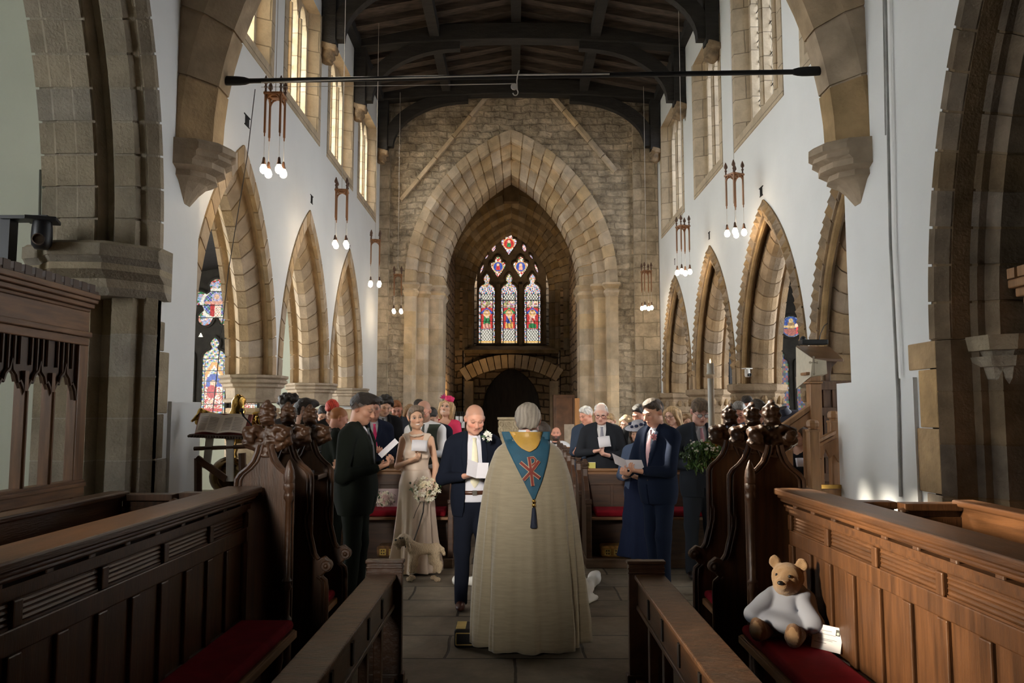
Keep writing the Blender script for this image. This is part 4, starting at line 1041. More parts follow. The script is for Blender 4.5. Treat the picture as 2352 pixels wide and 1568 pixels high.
# front desks
def desk(sg,yend,lab,xa,xb):
    t=thing('choir_desk',lab,'desk',(0,0,0),0,'choir desks flanking the aisle')
    def bx(mb,x0,x1,*r): mb.box(min(sg*x0,sg*x1),max(sg*x0,sg*x1),*r)
    y0=-.4
    b=MB(); bx(b,xa,xb,y0,yend,.690,.715); b.build('desk_top',OAKW,t,bevel=.006)
    p=MB(); bx(p,xa+.02,xa+.05,y0,yend,.535,.690); bx(p,xa+.01,xa+.06,y0,yend,.515,.54); p.build('front_rail',OAK,t,bevel=.004)
    y=yend-.42
    while y>.6: sl=MB(); bx(sl,xa+.012,xa+.03,y,y+.035,.56,.66); y-=.40; sl.build('slot_shade_strip',mat('slot_shade',(.01,.006,.004),rough=.8),t)  # solid dark strips standing in for the shade inside open slots
    bs=MB(); bx(bs,xa,xa+.08,y0,yend,.03,.12); bs.build('base_rail',OAK,t,bevel=.005)
    y=yend-.40; 
    while y>.3:
        q=MB(); bx(q,xa+.015,xa+.06,y-.03,y+.03,.12,.52); q.build('baluster',OAKC,t,bevel=.006); y-=.42
    e=MB(); x0,x1=(.672,.885)
    bx(e,x0,x1,yend,yend+.055,.0,.775); bx(e,x0-.008,x1+.008,yend-.008,yend+.063,.775,.795); bx(e,x0-.004,x1+.004,yend-.004,yend+.06,.745,.757); bx(e,x0-.004,x1+.004,yend-.004,yend+.06,.72,.73)
    bx(e,x0-.03,x1+.02,yend-.02,yend+.075,0,.09); bx(e,x0-.015,x1+.01,yend-.01,yend+.065,.09,.14)
    e.build('end_post',OAKC,t,bevel=.005)
    return t
desk(1,4.82,'oak choir desk on the right of the aisle in front of the teddy bear',.705,.885); desk(-1,4.84,'oak choir desk on the left of the aisle in front of the dog',.705,.875)
# poppyhead
def poppy_mesh():
    s=SDF((-.2,-.08,-.05),(.2,.08,.32),.0065)
    s.cap((0,0,-.04),(0,0,.10),.035,.03,.02)
    for sx in (1,-1):
        s.torus((sx*.075,0,.075),.042,.024,rotm(PI/2,0,0),.012); s.ell((sx*.078,0,.075),(.024,.045,.024),k=.01)
        s.cap((sx*.10,0,.03),(sx*.03,0,.0),.022,.03,.015); s.ell((sx*.115,0,.10),(.032,.04,.03),k=.012); s.ell((sx*.12,0,.045),(.026,.035,.022),k=.012)
        s.ell((sx*.06,0,.125),(.03,.035,.02),k=.012)
        for q in (-1,1): s.ell((sx*.09,q*.035,.075),(.03,.018,.03),k=.01)
        s.ell((sx*.024,0,.165),(.022,.035,.022),k=.01); s.ell((sx*.034,0,.20),(.022,.035,.02),k=.01); s.ell((sx*.026,0,.235),(.022,.034,.022),k=.01)
    s.ell((0,0,.205),(.036,.04,.065),k=.012); s.ell((0,0,.262),(.022,.026,.024),k=.01)
    for z in (.17,.205,.24):
        for q in (-1,1): s.ell((0,q*.034,z),(.016,.014,.016),k=.008)
    s.bump(.003,95,5); s.bump(.0032,190,6); return s
POP=poppy_mesh().build('poppyhead',OAKC).data
bpy.data.objects.remove(bpy.data.objects['poppyhead'])
def stall_end(sg,xc,Y,arm,lab,post=False,zt=1.74):
    t=thing('stall_end',lab,'stall end',(0,0,0),0,'carved stall ends with poppyheads')
    hw=.165; zs=1.27
    og=[(hw,zs-.02),(hw*.99,zs+.015),(hw*.88,zs+.045),(hw*.62,zs+.08),(hw*.42,zs+.12),(hw*.30,zs+.17),(hw*.24,zs+.215)]
    if arm:
        fr=[(-.27,0),(-.27,.60),(-.265,.64),(-.235,.665),(-.26,.69),(-.285,.72),(-.28,.76),(-.25,.785),(-.215,.77),(-.195,.80),(-.175,.88),(-.155,.96),(-.152,1.03),(-hw,1.06)]
    else: fr=[(-hw,0)]
    pts=fr+[(-a,b) for a,b in og]+[(a,b) for a,b in og[::-1]]+[(hw,0)]
    d=.05
    pb=MB(); pb.prism(pts,lambda p,q,y:(sg*(xc+p),y,q),Y-d/2,Y+d/2); pb.build('end_panel',OAKV,t,bevel=.008)
    ed=MB()
    for off,rr in ((0,.013),(.026,.008)):
        for yy in (Y-d/2,):
            for sx in (1,-1):
                o2=[(sg*(xc+sx*(a-off)),yy-.004,b) for a,b in [(hw,.9 if (arm and sx<0) else .35)]+og]; ed.tube(o2,rr,6)
            if arm: ed.tube([(sg*(xc+a+off),yy-.004,b) for a,b in fr[8:]],rr,6); ed.tube([(sg*(xc+a+off),yy-.004,b) for a,b in fr[:4]],rr,6)
    ed.build('edge_moulding',OAKC,t,smooth=True)
    o=bpy.data.objects.new('poppyhead',POP); COL.objects.link(o); o.parent=t; o.location=(sg*xc,Y,1.455); k=(zt-1.455)/.286; o.scale=(1,1,k)
    if arm:
        sc_=MB(); 
        for q in (.03,.0): 
            sc_.lathe([(.028+q*.3,-.034+q*.4),(.036-q*.2,-.02),(.036-q*.2,.02),(.028+q*.3,.034-q*.4)],(0,0,0),14,Matrix.Translation((sg*(xc-.262),Y,.728))@Matrix.Rotation(PI/2,4,'X'))
        sc_.sphere((sg*(xc-.262),Y-.03,.728),.017,8); sc_.build('arm_scroll',OAKC,t,smooth=True)
    if post:
        cb=MB(); x=sg*(xc-.15); cb.lathe([(.03,0),(.03,.40),(.024,.42),(.032,.44),(.032,.46),(.02,.48),(.034,.50),(.02,.52),(.019,.66),(.030,.68),(.022,.70),(.030,.715),(.019,.73),(.019,1.16),(.03,1.18),(.03,1.20),(.024,1.22),(.034,1.235),(.034,1.26),(.026,1.27)],(x,Y-.05,0),10)
        cb.lathe([(.03,1.27),(.034,1.30),(.028,1.34),(.012,1.385),(.003,1.40)],(x,Y-.05,0),8); cb.build('colonnette',OAKC,t,smooth=True)
    return t
for sg,nm,xs,ys in ((1,'right',(1.50,1.487,1.462),(4.68,5.02,5.45)),(-1,'left',(1.455,1.43,1.40),(4.70,5.04,5.46))):
    stall_end(sg,xs[0],ys[0],False,'nearest carved stall end with poppyhead on the %s, with slim colonnette'%nm,True,1.745)
    stall_end(sg,xs[1],ys[1],True,'middle carved stall end with scrolled arm on the %s'%nm,False,1.735)
    stall_end(sg,xs[2],ys[2],True,'farthest carved stall end with scrolled arm on the %s, beside the standing guest'%nm,False,1.725)
    s=thing('stall_bench','single stall seat between carved ends on the %s'%nm,'seat',(0,0,0),0,'single stall seats')
    b=MB(); xa,xb=sg*(xs[1]-.25),sg*(xs[1]+.10); b.box(min(xa,xb),max(xa,xb),ys[1]+.03,ys[2]-.047,.41,.45); b.build('seat_board',MATS['seat_edge_oak'],s,bevel=.006)
    b=MB(); xa,xb=sg*(xs[1]+.08),sg*(xs[1]+.12); b.box(min(xa,xb),max(xa,xb),ys[1]+.03,ys[2]-.047,0,1.2); b.build('backrest',OAKV,s)
    b=MB(); xa,xb=sg*(xs[1]-.05),sg*(xs[1]-.02); b.box(min(xa,xb),max(xa,xb),ys[1]+.03,ys[2]-.047,.0,.41); b.build('front_board',OAKV,s)
    b=MB(); xa,xb=sg*(xs[1]-.24),sg*(xs[1]+.07); b.box(min(xa,xb),max(xa,xb),ys[1]+.035,ys[2]-.052,.452,.505); tag(b.build('seat_cushion',VELV,None,smooth=True,bevel=.024,bseg=4),'short red cushion in the single stall seat on the %s'%nm,'cushion')
    # fill between near and middle ends
    b=MB(); xa,xb=sg*(xs[1]+.02),sg*(xs[1]+.06); b.box(min(xa,xb),max(xa,xb),ys[0]+.03,ys[1]-.03,0,1.22); b2=b.build('stall_partition',OAKV); tag(b2,'dark oak partition between the two nearest stall ends on the %s'%nm,'partition')
    dk_=MB()   # step under the stall seats
bk=MB(); q=P(712,1079,5.3)
bt=thing('prayer_book','small dark prayer book with white labels lying on the left stall ledge','book',(q.x,5.26,q.z-.02))
MB().box(-.03,.03,-.04,.04,0,.02).build('book_cover',mat('black_leather',(.012,.011,.011),rough=.5),bt,bevel=.003)
lb=MB(); lb.box(-.022,.024,-.0415,-.0405,.004,.018); lb.box(-.02,.0,-.03,.0,.0205,.03); lb.build('paper_label',mat('paper',(.72,.70,.70),rough=.8,var=.03),bt)
sh=MB(); sh.box(q.x-.09,q.x+.09,5.16,5.42,q.z-.055,q.z-.022); tag(sh.build('book_ledge',OAK,bevel=.008),'narrow oak ledge carrying the prayer book in the left stall','ledge')
# ================================================================ pews
PLAT=mat('pew_platform_boards',(0.10,0.06,0.035),rough=.6,var=.4,scale=5,stretch=(.6,6,6))
for nm,x0,x1 in (('left',-2.72,-.66),('right',.76,2.85)):
    struct(MB().box(x0,x1,8.72,16.2,0,.10).build('floor_%s_pews'%nm,PLAT,bevel=.01))
PEWTOP=mat('pew_top_oak',(0.20,0.10,0.045),rough=.35,var=.4,stretch=(.6,6,6))
def make_pew(x0,x1,inner,label,first):
    """seat faces the camera (-Y); origin at the front of its floor space"""
    t=thing('pew',label,'pew',(0,0,.10),0,'oak pews of the nave')
    b=MB(); b.box(x0,x1,.46,.50,.34,.86); b.build('backrest',PEW,t)
    n=int((x1-x0)/.28); f=MB()
    f.box(x0,x1,.445,.46,.74,.86); f.box(x0,x1,.445,.46,.36,.44)
    for i in range(n+1): xx=x0+(x1-x0)*i/n; f.box(xx-.02,xx+.02,.447,.46,.44,.74)
    f.build('back_framing',PEW,t,bevel=.004)
    r=MB(); r.tube([(x0,.475,.905),(x1,.475,.905)],.022,10); r.box(x0,x1,.45,.52,.86,.885); r.box(x0,x1,.52,.60,.80,.815); r.build('top_rail',PEWTOP,t,smooth=True)
    s=MB(); s.box(x0,x1,.02,.46,.40,.43); s.build('seat_board',PEWTOP,t,bevel=.005)
    k=MB(); k.box(x0,x1,.30,.33,0,.40); k.build('kick_board',PEW,t)
    for xx,sg in ((inner,1),):
        e=MB(); d=.06; xa=xx-d/2; 
        prof=[(-.02,0),(-.02,.55),(.0,.60),(.03,.58),(.07,.56),(.12,.58),(.2,.70),(.32,.80),(.40,.84),(.42,.93),(.55,.93),(.55,0)]
        e.prism(prof,lambda p,q,x:(x,p,q),xa,xa+d); e.build('end_panel',PEW,t,bevel=.008)
        kb=MB(); 
        for z,rr in ((.94,.045),(.965,.034),(.985,.046),(1.005,.040),(1.022,.028)): kb.cbox((xx,.485,z),(rr*1.7,rr*2.4,.022))
        kb.build('carved_knob',OAKC,t,bevel=.009); kb=MB(); kb.cbox((xx,.0,.60),(.07,.06,.05)); kb.build('arm_knob',OAKC,t,bevel=.009)
    return t
pl0=make_pew(-2.70,-.72,-.70,'front pew on the left behind the woman in the champagne dress',True); pl0.location.y=8.78
pr0=make_pew(.82,2.83,.80,'front pew on the right behind the man in the navy suit',True); pr0.location.y=8.78
names=['second','third','fourth','fifth','sixth','seventh','eighth']
for i in range(6):
    for nm,src in (('left',pl0),('right',pr0)):
        o=dup(src,label='%s pew from the front on the %s side of the nave'%(names[i],nm)); o.location.y=8.78+.92*(i+1)
for nm,x0,x1 in (('left',-2.55,-.76),('right',.88,2.7)):
    c=MB().box(x0,x1,8.82,9.22,.532,.60).build('pew_cushion',VELV,None,smooth=True,bevel=.025); tag(c,'long red cushion on the front %s pew'%nm,'cushion',None)
TAP=mat('tapestry_gold',(0.42,0.22,0.05),rough=.9,var=.5,scale=25)
def kneeler(c,d,lab,rz=0,mt_=None):
    t=thing('kneeler',lab,'kneeler',(c[0],c[1],c[2]),rz,None)
    w,l,h=d; MB().box(-w/2,w/2,-l/2,l/2,0,h).build('pad',mt_ or TAP,t,smooth=True,bevel=.025,bseg=3)
    for k in (-1,0,1):
        m=MB(); m.box(k*w*.3-.035,k*w*.3+.035,-l/2-.003,-l/2+.002,h*.2,h*.75); m.build('woven_panel',mat('tapestry_light',(.55,.38,.10),rough=.9,var=.3,scale=30),t)
        m=MB(); 
        for a in (-1,1):
            for b in (-1,1): m.box(k*w*.3+a*.012-.007,k*w*.3+a*.012+.007,-l/2-.005,-l/2+.001,h*.47+b*.015-.008,h*.47+b*.015+.008)
        m.build('woven_cross',mat('tapestry_dark',(.05,.03,.02),rough=.9),t)
    return t
q=P(1414,1276,8.95); kneeler((q.x,8.93,.10),(.34,.24,.12),'gold tapestry kneeler under the front right pew')
q=P(905,1276,8.95); kneeler((q.x,8.93,.10),(.34,.24,.12),'dark gold tapestry kneeler under the front left pew behind the dog',0,mat('tapestry_brown',(.16,.08,.03),rough=.9,var=.5,scale=25))
kneeler((1.30,5.25,0),(.3,.2,.24),'floral tapestry kneeler under the single stall seat on the right',PI/2,mat('tapestry_floral',(.24,.10,.06),rough=.9,var=.9,scale=30))
q=G(1072,1418); t=thing('kneeler','small black kneeler with gold piping by the bald man shoe','kneeler',(q.x+.06,5.95,0))
MB().box(-.10,.12,-.12,.12,0,.13).build('pad',mat('black_cloth',(.012,.011,.010),rough=.8),t,bevel=.02,smooth=True); e=MB()
for z in (.025,.105): e.tube([(-.085,-.122,z),(.11,-.122,z)],.004,5); 
e.tube([(-.085,-.122,.025),(-.085,-.122,.105)],.004,5); e.box(-.09,-.02,-.10,.10,.1285,.132); e.build('gold_piping',mat('gold_braid',(.6,.45,.15),rough=.6),t)
YB=mat('yellow_cover',(.55,.50,.12),rough=.6,var=.08); PAPER=MATS['paper']
for i,(px,py,Y,w) in enumerate(((1361,1082,9.24,.09),(1353,1070,10.15,.05),(1334,1058,11.05,.05))):
    q=P(px,py,Y); b=thing('hymn_book','yellow hymn book standing on the %s right pew rail'%(('front','second','third')[i]),'book',(q.x,Y+.10,1.003),0,'yellow hymn books')
    MB().box(-w/2,w/2,-.01,.01,-.085,.085).build('book_cover',YB,b,bevel=.003); MB().box(-w/2+.004,w/2-.002,-.0085,.0085,.08,.0865).build('book_pages',PAPER,b)
# ================================================================ paschal candle with wreath
q=P(1635,1000,6.05); X0,Y0=q.x,6.05
zt_=P(1635,834,Y0).z; zb_=P(1635,1012,Y0).z
cs=thing('candle_stand','tall brass candle stand hidden behind the right stall end, with leafy wreath','stand',(X0,Y0,0))
BRASS=mat('polished_brass',(.62,.38,.10),rough=.22,var=.3,metal=1.0,scale=8)
MB().lathe([(.16,0),(.16,.03),(.06,.07),(.03,.12),(.025,.5),(.04,.55),(.025,.6),(.022,zb_-.25),(.05,zb_-.2),(.04,zb_-.1),(.065,zb_-.03),(.065,zb_-.01)],(0,0,0),14).build('stem',BRASS,cs,smooth=True)
cd=thing('paschal_candle','tall white paschal candle with a brass cap, lit, in the leafy wreath','candle',(X0,Y0,zb_))
h=zt_-zb_; MB().lathe([(.0235,0),(.0235,h-.115)],(0,0,0),18).build('wax_shaft',mat('candle_wax',(.82,.80,.70),rough=.45,var=.03),cd,smooth=True)
MB().lathe([(.025,h-.085),(.030,h-.083),(.030,h-.070),(.0265,h-.066),(.0265,h-.003),(.024,h),(.01,h)],(0,0,0),18).build('follower_cap',mat('pale_cap',(.75,.70,.58),rough=.4),cd,smooth=True)
MB().lathe([(.001,h),(.006,h+.008),(.005,h+.02),(.001,h+.034)],(0,0,0),8).build('flame',emat('flame',(1,.62,.25),12),cd,smooth=True)
wr=thing('wreath','leafy green wreath with small white flowers around the candle base','wreath',(X0-.03,Y0-.02,zb_-.06))
LEAF=mat('leaf_green',(.13,.25,.07),rough=.5,var=.5,scale=20); LEAF2=mat('leaf_dark',(.04,.085,.03),rough=.5,var=.4,scale=20); FLW=mat('white_petal',(.85,.82,.76),rough=.7,var=.05)
def leafcloud(name,n,cen,rad,size,m,parent,rg,droop=0.0,shell=.35):
    mb=MB()
    for i in range(n):
        d=Vector(rg.normal(size=3)); d.normalize(); r=shell+(1-shell)*rg.random()
        p=Vector((cen[0]+d.x*rad[0]*r,cen[1]+d.y*rad[1]*r,cen[2]+d.z*rad[2]*r-droop*rg.random()*(d.x*d.x)))
        s=size*(.6+.8*rg.random()); M=Matrix.Translation(p)@Euler((rg.random()*6,rg.random()*6,rg.random()*6)).to_matrix().to_4x4()
        vs=[M@Vector(v) for v in ((-s,0,0),(-.3*s,.36*s,.1*s),(.4*s,.3*s,.12*s),(s,0,-.05*s),(.4*s,-.3*s,.12*s),(-.3*s,-.36*s,.1*s),(0,0,-.06*s))]
        mb.add(vs,[(0,1,6),(1,2,6),(2,3,6),(3,4,6),(4,5,6),(5,0,6)])
    return mb.build(name,m,parent,fixn=False)
rg=np.random.default_rng(5)
leafcloud('leaf_spray',420,(0,0,0),(.17,.15,.075),.021,LEAF,wr,rg); leafcloud('leaf_spray',240,(-.06,0,-.05),(.16,.12,.10),.022,LEAF2,wr,rg)
leafcloud('leaf_spray',120,(-.10,-.03,-.11),(.10,.08,.08),.022,LEAF,wr,rg)
fl=MB()
for i in range(34):
    a=rg.random()*6.28; fl.sphere((.15*math.cos(a),-.05-.09*abs(math.sin(a)),.09*(rg.random()-.2)),.0075,6)
fl.build('small_flower',FLW,wr,smooth=True)
# ================================================================ eagle lectern and book stand
YE=6.72; ex=P(528,1000,YE).x
ea=thing('eagle_lectern','polished brass eagle lectern by the left pier, seen from behind the open book','lectern',(ex,YE,0))
s=SDF((-.34,-.16,1.40),(.34,.22,1.88),.009)
s.cap((.03,.06,1.48),(.035,.08,1.74),.085,.05,.03); s.ell((.035,.10,1.77),(.05,.065,.055),k=.03); s.cap((.035,.14,1.765),(.035,.20,1.74),.022,.008,.01)
for sx in (-1,1):
    s.box((sx*.20+.02,.04,1.60),(.13,.018,.075),rotm(.25,sx*-.35,0),.015,.02)
    for k in range(5): s.cap((sx*(.09+.05*k)+.02,.03,1.60+.012*k),(sx*(.12+.055*k)+.02,-.01,1.46+.035*k),.024,.012,.008)
s.bump(.004,110,2); s.build('eagle',BRASS,ea)
MB().lathe([(.25,0),(.25,.04),(.10,.09),(.05,.16),(.04,.5),(.07,.56),(.04,.62),(.05,.78),(.03,.86),(.035,.90)],(0,0,0),16).build('stem',BRASS,ea,smooth=True)
MB().sphere((.01,0,1.14),.165,24).build('globe',mat('dark_brass',(.18,.12,.05),rough=.15,metal=1.0,var=.3),ea,smooth=True)
MB().lathe([(.03,.86),(.06,.92),(.05,.98)],(.01,0,0),16).build('collar',BRASS,ea,smooth=True)
MB().lathe([(.05,1.29),(.04,1.33),(.05,1.36),(.035,1.40),(.06,1.46)],(.02,0,0),16).build('neck',BRASS,ea,smooth=True)
YS=6.40
bs=thing('book_stand','book rest on two pale posts carrying the large open book','stand',(0,0,0))
zS=P(510,998,YS).z
for pa,pb in ((P(483,996,YS),P(474,1075,YS)),(P(529,996,YS),P(528,1105,YS))):
    b=MB(); b.loft([[(p.x-.028,YS-.012,p.z),(p.x+.028,YS-.012,p.z),(p.x+.028,YS+.012,p.z),(p.x-.028,YS+.012,p.z)] for p in (pa,pb)]); b.build('stand_post',mat('pale_post',(.34,.31,.26),rough=.5),bs)
a=P(440,995,YS);b_=P(585,1003,YS)
r=MB(); r.loft([[(a.x,YS-.05,a.z-.03),(a.x,YS+.1,a.z-.02),(a.x,YS+.1,a.z),(a.x,YS-.05,a.z-.005)],[(b_.x,YS-.05,a.z-.05),(b_.x,YS+.1,a.z-.04),(b_.x,YS+.1,a.z-.015),(b_.x,YS-.05,a.z-.02)]])
for k in range(24): r.sphere((a.x+(b_.x-a.x)*k/23,YS-.055,a.z-.02-.018*k/23),.012,6)
r.tube([P(446,1030,YS),P(575,1025,YS)],.018,6)
r.build('ledge',OAKC,bs)
r=MB(); r.tube([P(452,1052,YS),P(520,1100,YS)],.03,6); r.tube([P(455,1052,YS),P(455,1200,YS)],.03,6); r.tube([P(556,1040,YS),P(560,1200,YS)],.03,6); r.build('stand_frame',OAKC,bs)
zf=0.0; r=MB(); r.box(P(440,1000,YS).x,P(580,1000,YS).x,YS-.15,YS+.05,0,.12); r.build('stand_base',OAKC,bs)
bk=thing('open_bible','large open book with red edged cover on the book rest','book',(0,0,0))
def page(pts,nm,m,off):
    g=MB(); 
    def fn(u,v):
        L=Vector(pts[0]).lerp(Vector(pts[3]),v); R=Vector(pts[1]).lerp(Vector(pts[2]),v); p=L.lerp(R,u); p.y-=.03*math.sin(PI*u)*.8+off; p.z+=.012*math.sin(PI*u); return p
    g.grid(fn,10,6); return g.build(nm,m,bk,smooth=True)
PG=mat('bible_page',(.62,.53,.44),rough=.8,var=.04)
tl,tm,tr=P(462,949,YS+.13),P(516,953,YS+.11),P(572,953,YS+.13); bl,bm_,br=P(449,994,YS-.04),P(500,995,YS-.05),P(560,996,YS-.04)
page((bl,bm_,tm,tl),'left_page',PG,.01); page((bm_,br,tr,tm),'right_page',PG,.01)
bc=MB(); bc.loft([[bl+Vector((-.015,.02,-.01)),br+Vector((.02,.02,-.01)),tr+Vector((.02,.02,.005)),tl+Vector((-.02,.02,.005))],[v+Vector((0,.035,0)) for v in (bl+Vector((-.015,.02,-.01)),br+Vector((.02,.02,-.01)),tr+Vector((.02,.02,.005)),tl+Vector((-.02,.02,.005)))]]); bc.build('book_cover',mat('red_leather',(.20,.03,.02),rough=.5),bk)
tx=MB()       # lines of print
for i in range(9):
    v0=.14+.08*i
    for L,R,U,V in ((bl,bm_,tm,tl),(bm_,br,tr,tm)):
        for c0,c1 in ((.12,.46),(.54,.88)):
            pts=[]
            for k in range(5):
                u=c0+(c1-c0)*k/4; l=L.lerp(V,v0); r_=R.lerp(U,v0); p=l.lerp(r_,u); p.y-=.03*math.sin(PI*u)*.8+.0135; p.z+=.012*math.sin(PI*u); pts.append(p)
            tx.tube(pts,.0016,4)
tx.build('printed_lines',mat('print_grey',(.30,.25,.21),rough=.9),bk)
mc_=MB(); mc_.tube([P(490,952,6.30),P(480,1100,6.30)],.004,6); mc_.build
ms=thing('microphone','thin black gooseneck microphone beside the open book','microphone',(0,0,0))
MB().tube([P(560,956,6.30),P(575,972,6.30),P(590,1000,6.30),P(592,1060,6.3)],.006,6).build('gooseneck',IRON,ms); MB().sphere(P(555,942,6.30),.018,10).build('capsule',IRON,ms,smooth=True); MB().tube([P(560,956,6.30),P(555,944,6.3)],.009,6).build('mic_neck',IRON,ms)
cd_=MB(); cd_.tube([P(455,440,7.9),P(447,650,7.9),P(434,800,7.9),P(428,1000,7.9)],.006,5); tag(cd_.build('hanging_cord',CORD),'pale hanging cord in the first left arch, left one of the pair','cord',None)
cd_=MB(); cd_.tube([P(474,395,7.9),P(462,600,7.9),P(440,800,7.9)],.006,5); tag(cd_.build('hanging_cord',CORD),'pale hanging cord in the first left arch, right one of the pair','cord',None)
cd_=MB(); cd_.tube([P(586,205,7.2),P(568,360,7.2),P(525,620,7.2),P(488,950,7.2)],.0045,5); tag(cd_.build('hanging_cord',mat('dark_cord',(.10,.09,.08))),'long dark pulley cord falling from the black rod on the left','cord')
# ================================================================ pulpit
pu=thing('pulpit','carved oak pulpit with stair rails before the right arch','pulpit',(0,0,0))
def post(px,ytop,ybot,Y,w,cap=True):
    x=P(px,ytop,Y).x; z1=P(px,ytop,Y).z; b=MB(); zb=max(0,0)
    b.box(x-w/2,x+w/2,Y-w/2,Y+w/2,0,z1-.10)
    o=b.build('newel_post',PINE,pu,bevel=.012)
    c=MB(); c.box(x-w*.55,x+w*.55,Y-w*.55,Y+w*.55,z1-.11,z1-.09); c.lathe([(w*.44,-.09),(w*.44,-.075),(w*.60,-.065),(w*.62,-.03),(w*.50,-.008),(w*.25,0)],(x,Y,z1),8); c.build('post_cap',PINE,o,bevel=.005)
    return x,z1
YN=7.30
x1,z1=post(1866,963,1130,YN,.095); x2,z2=post(1914,943,1130,YN+.12,.095)
r=MB()
def rail(a,b,w,h):
    a,b=Vector(a),Vector(b); r.loft([[(p.x,p.y-w/2,p.z-h),(p.x,p.y+w/2,p.z-h),(p.x,p.y+w/2,p.z),(p.x,p.y,p.z+.012),(p.x,p.y-w/2,p.z)] for p in (a,b)])
rail((x1,YN,z1-.20),(x2,YN+.1,z1-.10),.06,.03); rail((x1,YN,z1-.245),(x2,YN+.1,z1-.145),.045,.03); r.build('stair_rail',PINE,pu,bevel=.004)
tp=MB(); zz=z1-.27; w_=x2-x1     # pierced tracery panel between the newels
tp.prism([(x1,zz),(x2,zz+.10),(x2,zz-.12),(x2-.2*w_,zz-.05),(x2-.35*w_,zz-.08),(x1+.5*w_,zz+.0),(x1+.35*w_,zz-.09),(x1+.2*w_,zz-.07),(x1,zz-.17)],lambda p,q,y:(p,y,q),YN+.02,YN+.06); tp.build('tracery_panel',PINE,pu)
tb=MB(); tb.box(x1,x2,YN-.02,YN+.3,.0,.98); tb.build('stair_riser',PINE,pu); tg=MB(); tg.box(x1,x2,YN-.03,YN+.02,.985,1.02); tg.build('brass_tread',BRASS,pu)
YP=7.75
pa=P(1790,978,YP);pb=P(1858,930,YP)
r=MB(); rail(pa,pb,.08,.05); a2=pa+Vector((0,0,-.06));b2=pb+Vector((0,0,-.06)); rail(a2,b2,.06,.10); r.build('stair_rail',PINE,pu,bevel=.005)
tp=MB(); a=P(1800,985,YP);b=P(1858,945,YP);c=P(1858,985,YP);d=P(1840,975,YP);e=P(1822,1010,YP);f=P(1808,1000,YP); tp.prism([(p.x,p.z) for p in (a,b,c,d,e,f)],lambda p,q,y:(p,y,q),YP-.02,YP+.02); tp.build('tracery_panel',PINE,pu)
for px0,px1,yt in ((1800,1818,1000),(1845,1853,985)):
    a=P(px0,yt,YP);b=P(px1,yt,YP); m=MB(); m.box(a.x,b.x,YP-.03,YP+.03,0,a.z); m.build('baluster',PINE,pu,bevel=.006)
xx=P(1868,860,YP).x; za=P(1868,862,YP).z
m=MB(); m.box(xx-.055,xx+.055,YP-.06,YP+.06,0,za-.08); m.box(xx-.075,xx+.065,YP-.075,YP+.075,za-.08,za-.06); m.box(xx-.055,xx+.055,YP-.06,YP+.06,za-.06,za); m.box(xx-.10,xx+.07,YP-.08,YP+.08,za,za+.03); m.build('corner_post',PINE,pu,bevel=.008)
m=MB(); x3=P(1940,900,YP+.3).x; DK=mat('pulpit_panel_dark',(.12,.06,.03),rough=.4,var=.4,stretch=(6,6,.6)); m.box(xx+.05,x3,YP-.02,YP+.03,1.0,za-.05); m.build('body_panel',DK,pu)
m=MB(); 
for z in (za-.10,za-.35,za-.75,1.05): m.box(xx+.05,x3,YP-.05,YP-.02,z-.04,z+.04)
for k in range(4): m.box(xx+.07+.09*k,xx+.09+.09*k,YP-.045,YP-.02,1.0,za-.1)
m.build('body_framing',DK,pu,bevel=.005)
lp=[P(1828,793,YP+.35),P(1868,822,YP-.05),P(1938,824,YP-.05),P(1905,795,YP+.35)]
m=MB(); m.loft([lp,[p+Vector((0,0,-.03)) for p in lp]]); m.build('reading_desk',mat('desk_brown',(.16,.085,.045),rough=.35,var=.3),pu,bevel=.008)
m=MB(); c=P(1898,830,YP+.05); 
m.loft([[(c.x-.10,c.y-.03,c.z),(c.x+.10,c.y-.03,c.z),(c.x+.10,c.y+.03,c.z),(c.x-.10,c.y+.03,c.z)],[(c.x-.04,c.y-.03,c.z-.06),(c.x+.04,c.y-.03,c.z-.06),(c.x+.04,c.y+.03,c.z-.06),(c.x-.04,c.y+.03,c.z-.06)],[(c.x-.025,c.y-.03,c.z-.15),(c.x+.025,c.y-.03,c.z-.15),(c.x+.025,c.y+.03,c.z-.15),(c.x-.025,c.y+.03,c.z-.15)],[(c.x-.025,c.y-.03,za-.2),(c.x+.025,c.y-.03,za-.2),(c.x+.025,c.y+.03,za-.2),(c.x-.025,c.y+.03,za-.2)]]); m.build('desk_pillar',DK,pu,bevel=.005)
fa=thing('pulpit_fall','cream cloth with a faint cross hanging from the pulpit desk','cloth',(0,0,0))
pts=[P(1828,796,YP+.32),P(1866,823,YP-.09),P(1898,828,YP-.11),P(1900,858,YP-.11),P(1862,864,YP-.11),P(1829,892,YP+.30)]
m=MB(); m.loft([pts,[p+Vector((.004,.012,0)) for p in pts]]); m.build('cloth_panel',mat('cream_cloth',(.62,.55,.42),rough=.85,var=.06,scale=20),fa)
c=P(1869,838,YP-.125); m=MB(); m.box(c.x-.006,c.x+.006,c.y-.006,c.y,c.z-.085,c.z+.075); m.box(c.x-.035,c.x+.035,c.y-.006,c.y,c.z+.018,c.z+.03)
for a,b in ((0,.075),(0,-.085),(-.035,.024),(.035,.024)): m.sphere((c.x+a,c.y-.003,c.z+b),.012,8,ry=.004)
m.build('embroidered_cross',mat('faded_gold',(.36,.30,.22),rough=.8),fa)
m=MB(); m.tube([P(1880,788,YP+.1),P(1885,765,YP+.1),P(1893,748,YP+.1),P(1901,742,YP+.1)],.004,6); o=m.build('microphone',IRON); tag(o,'thin black microphone curving up from the pulpit desk','microphone')
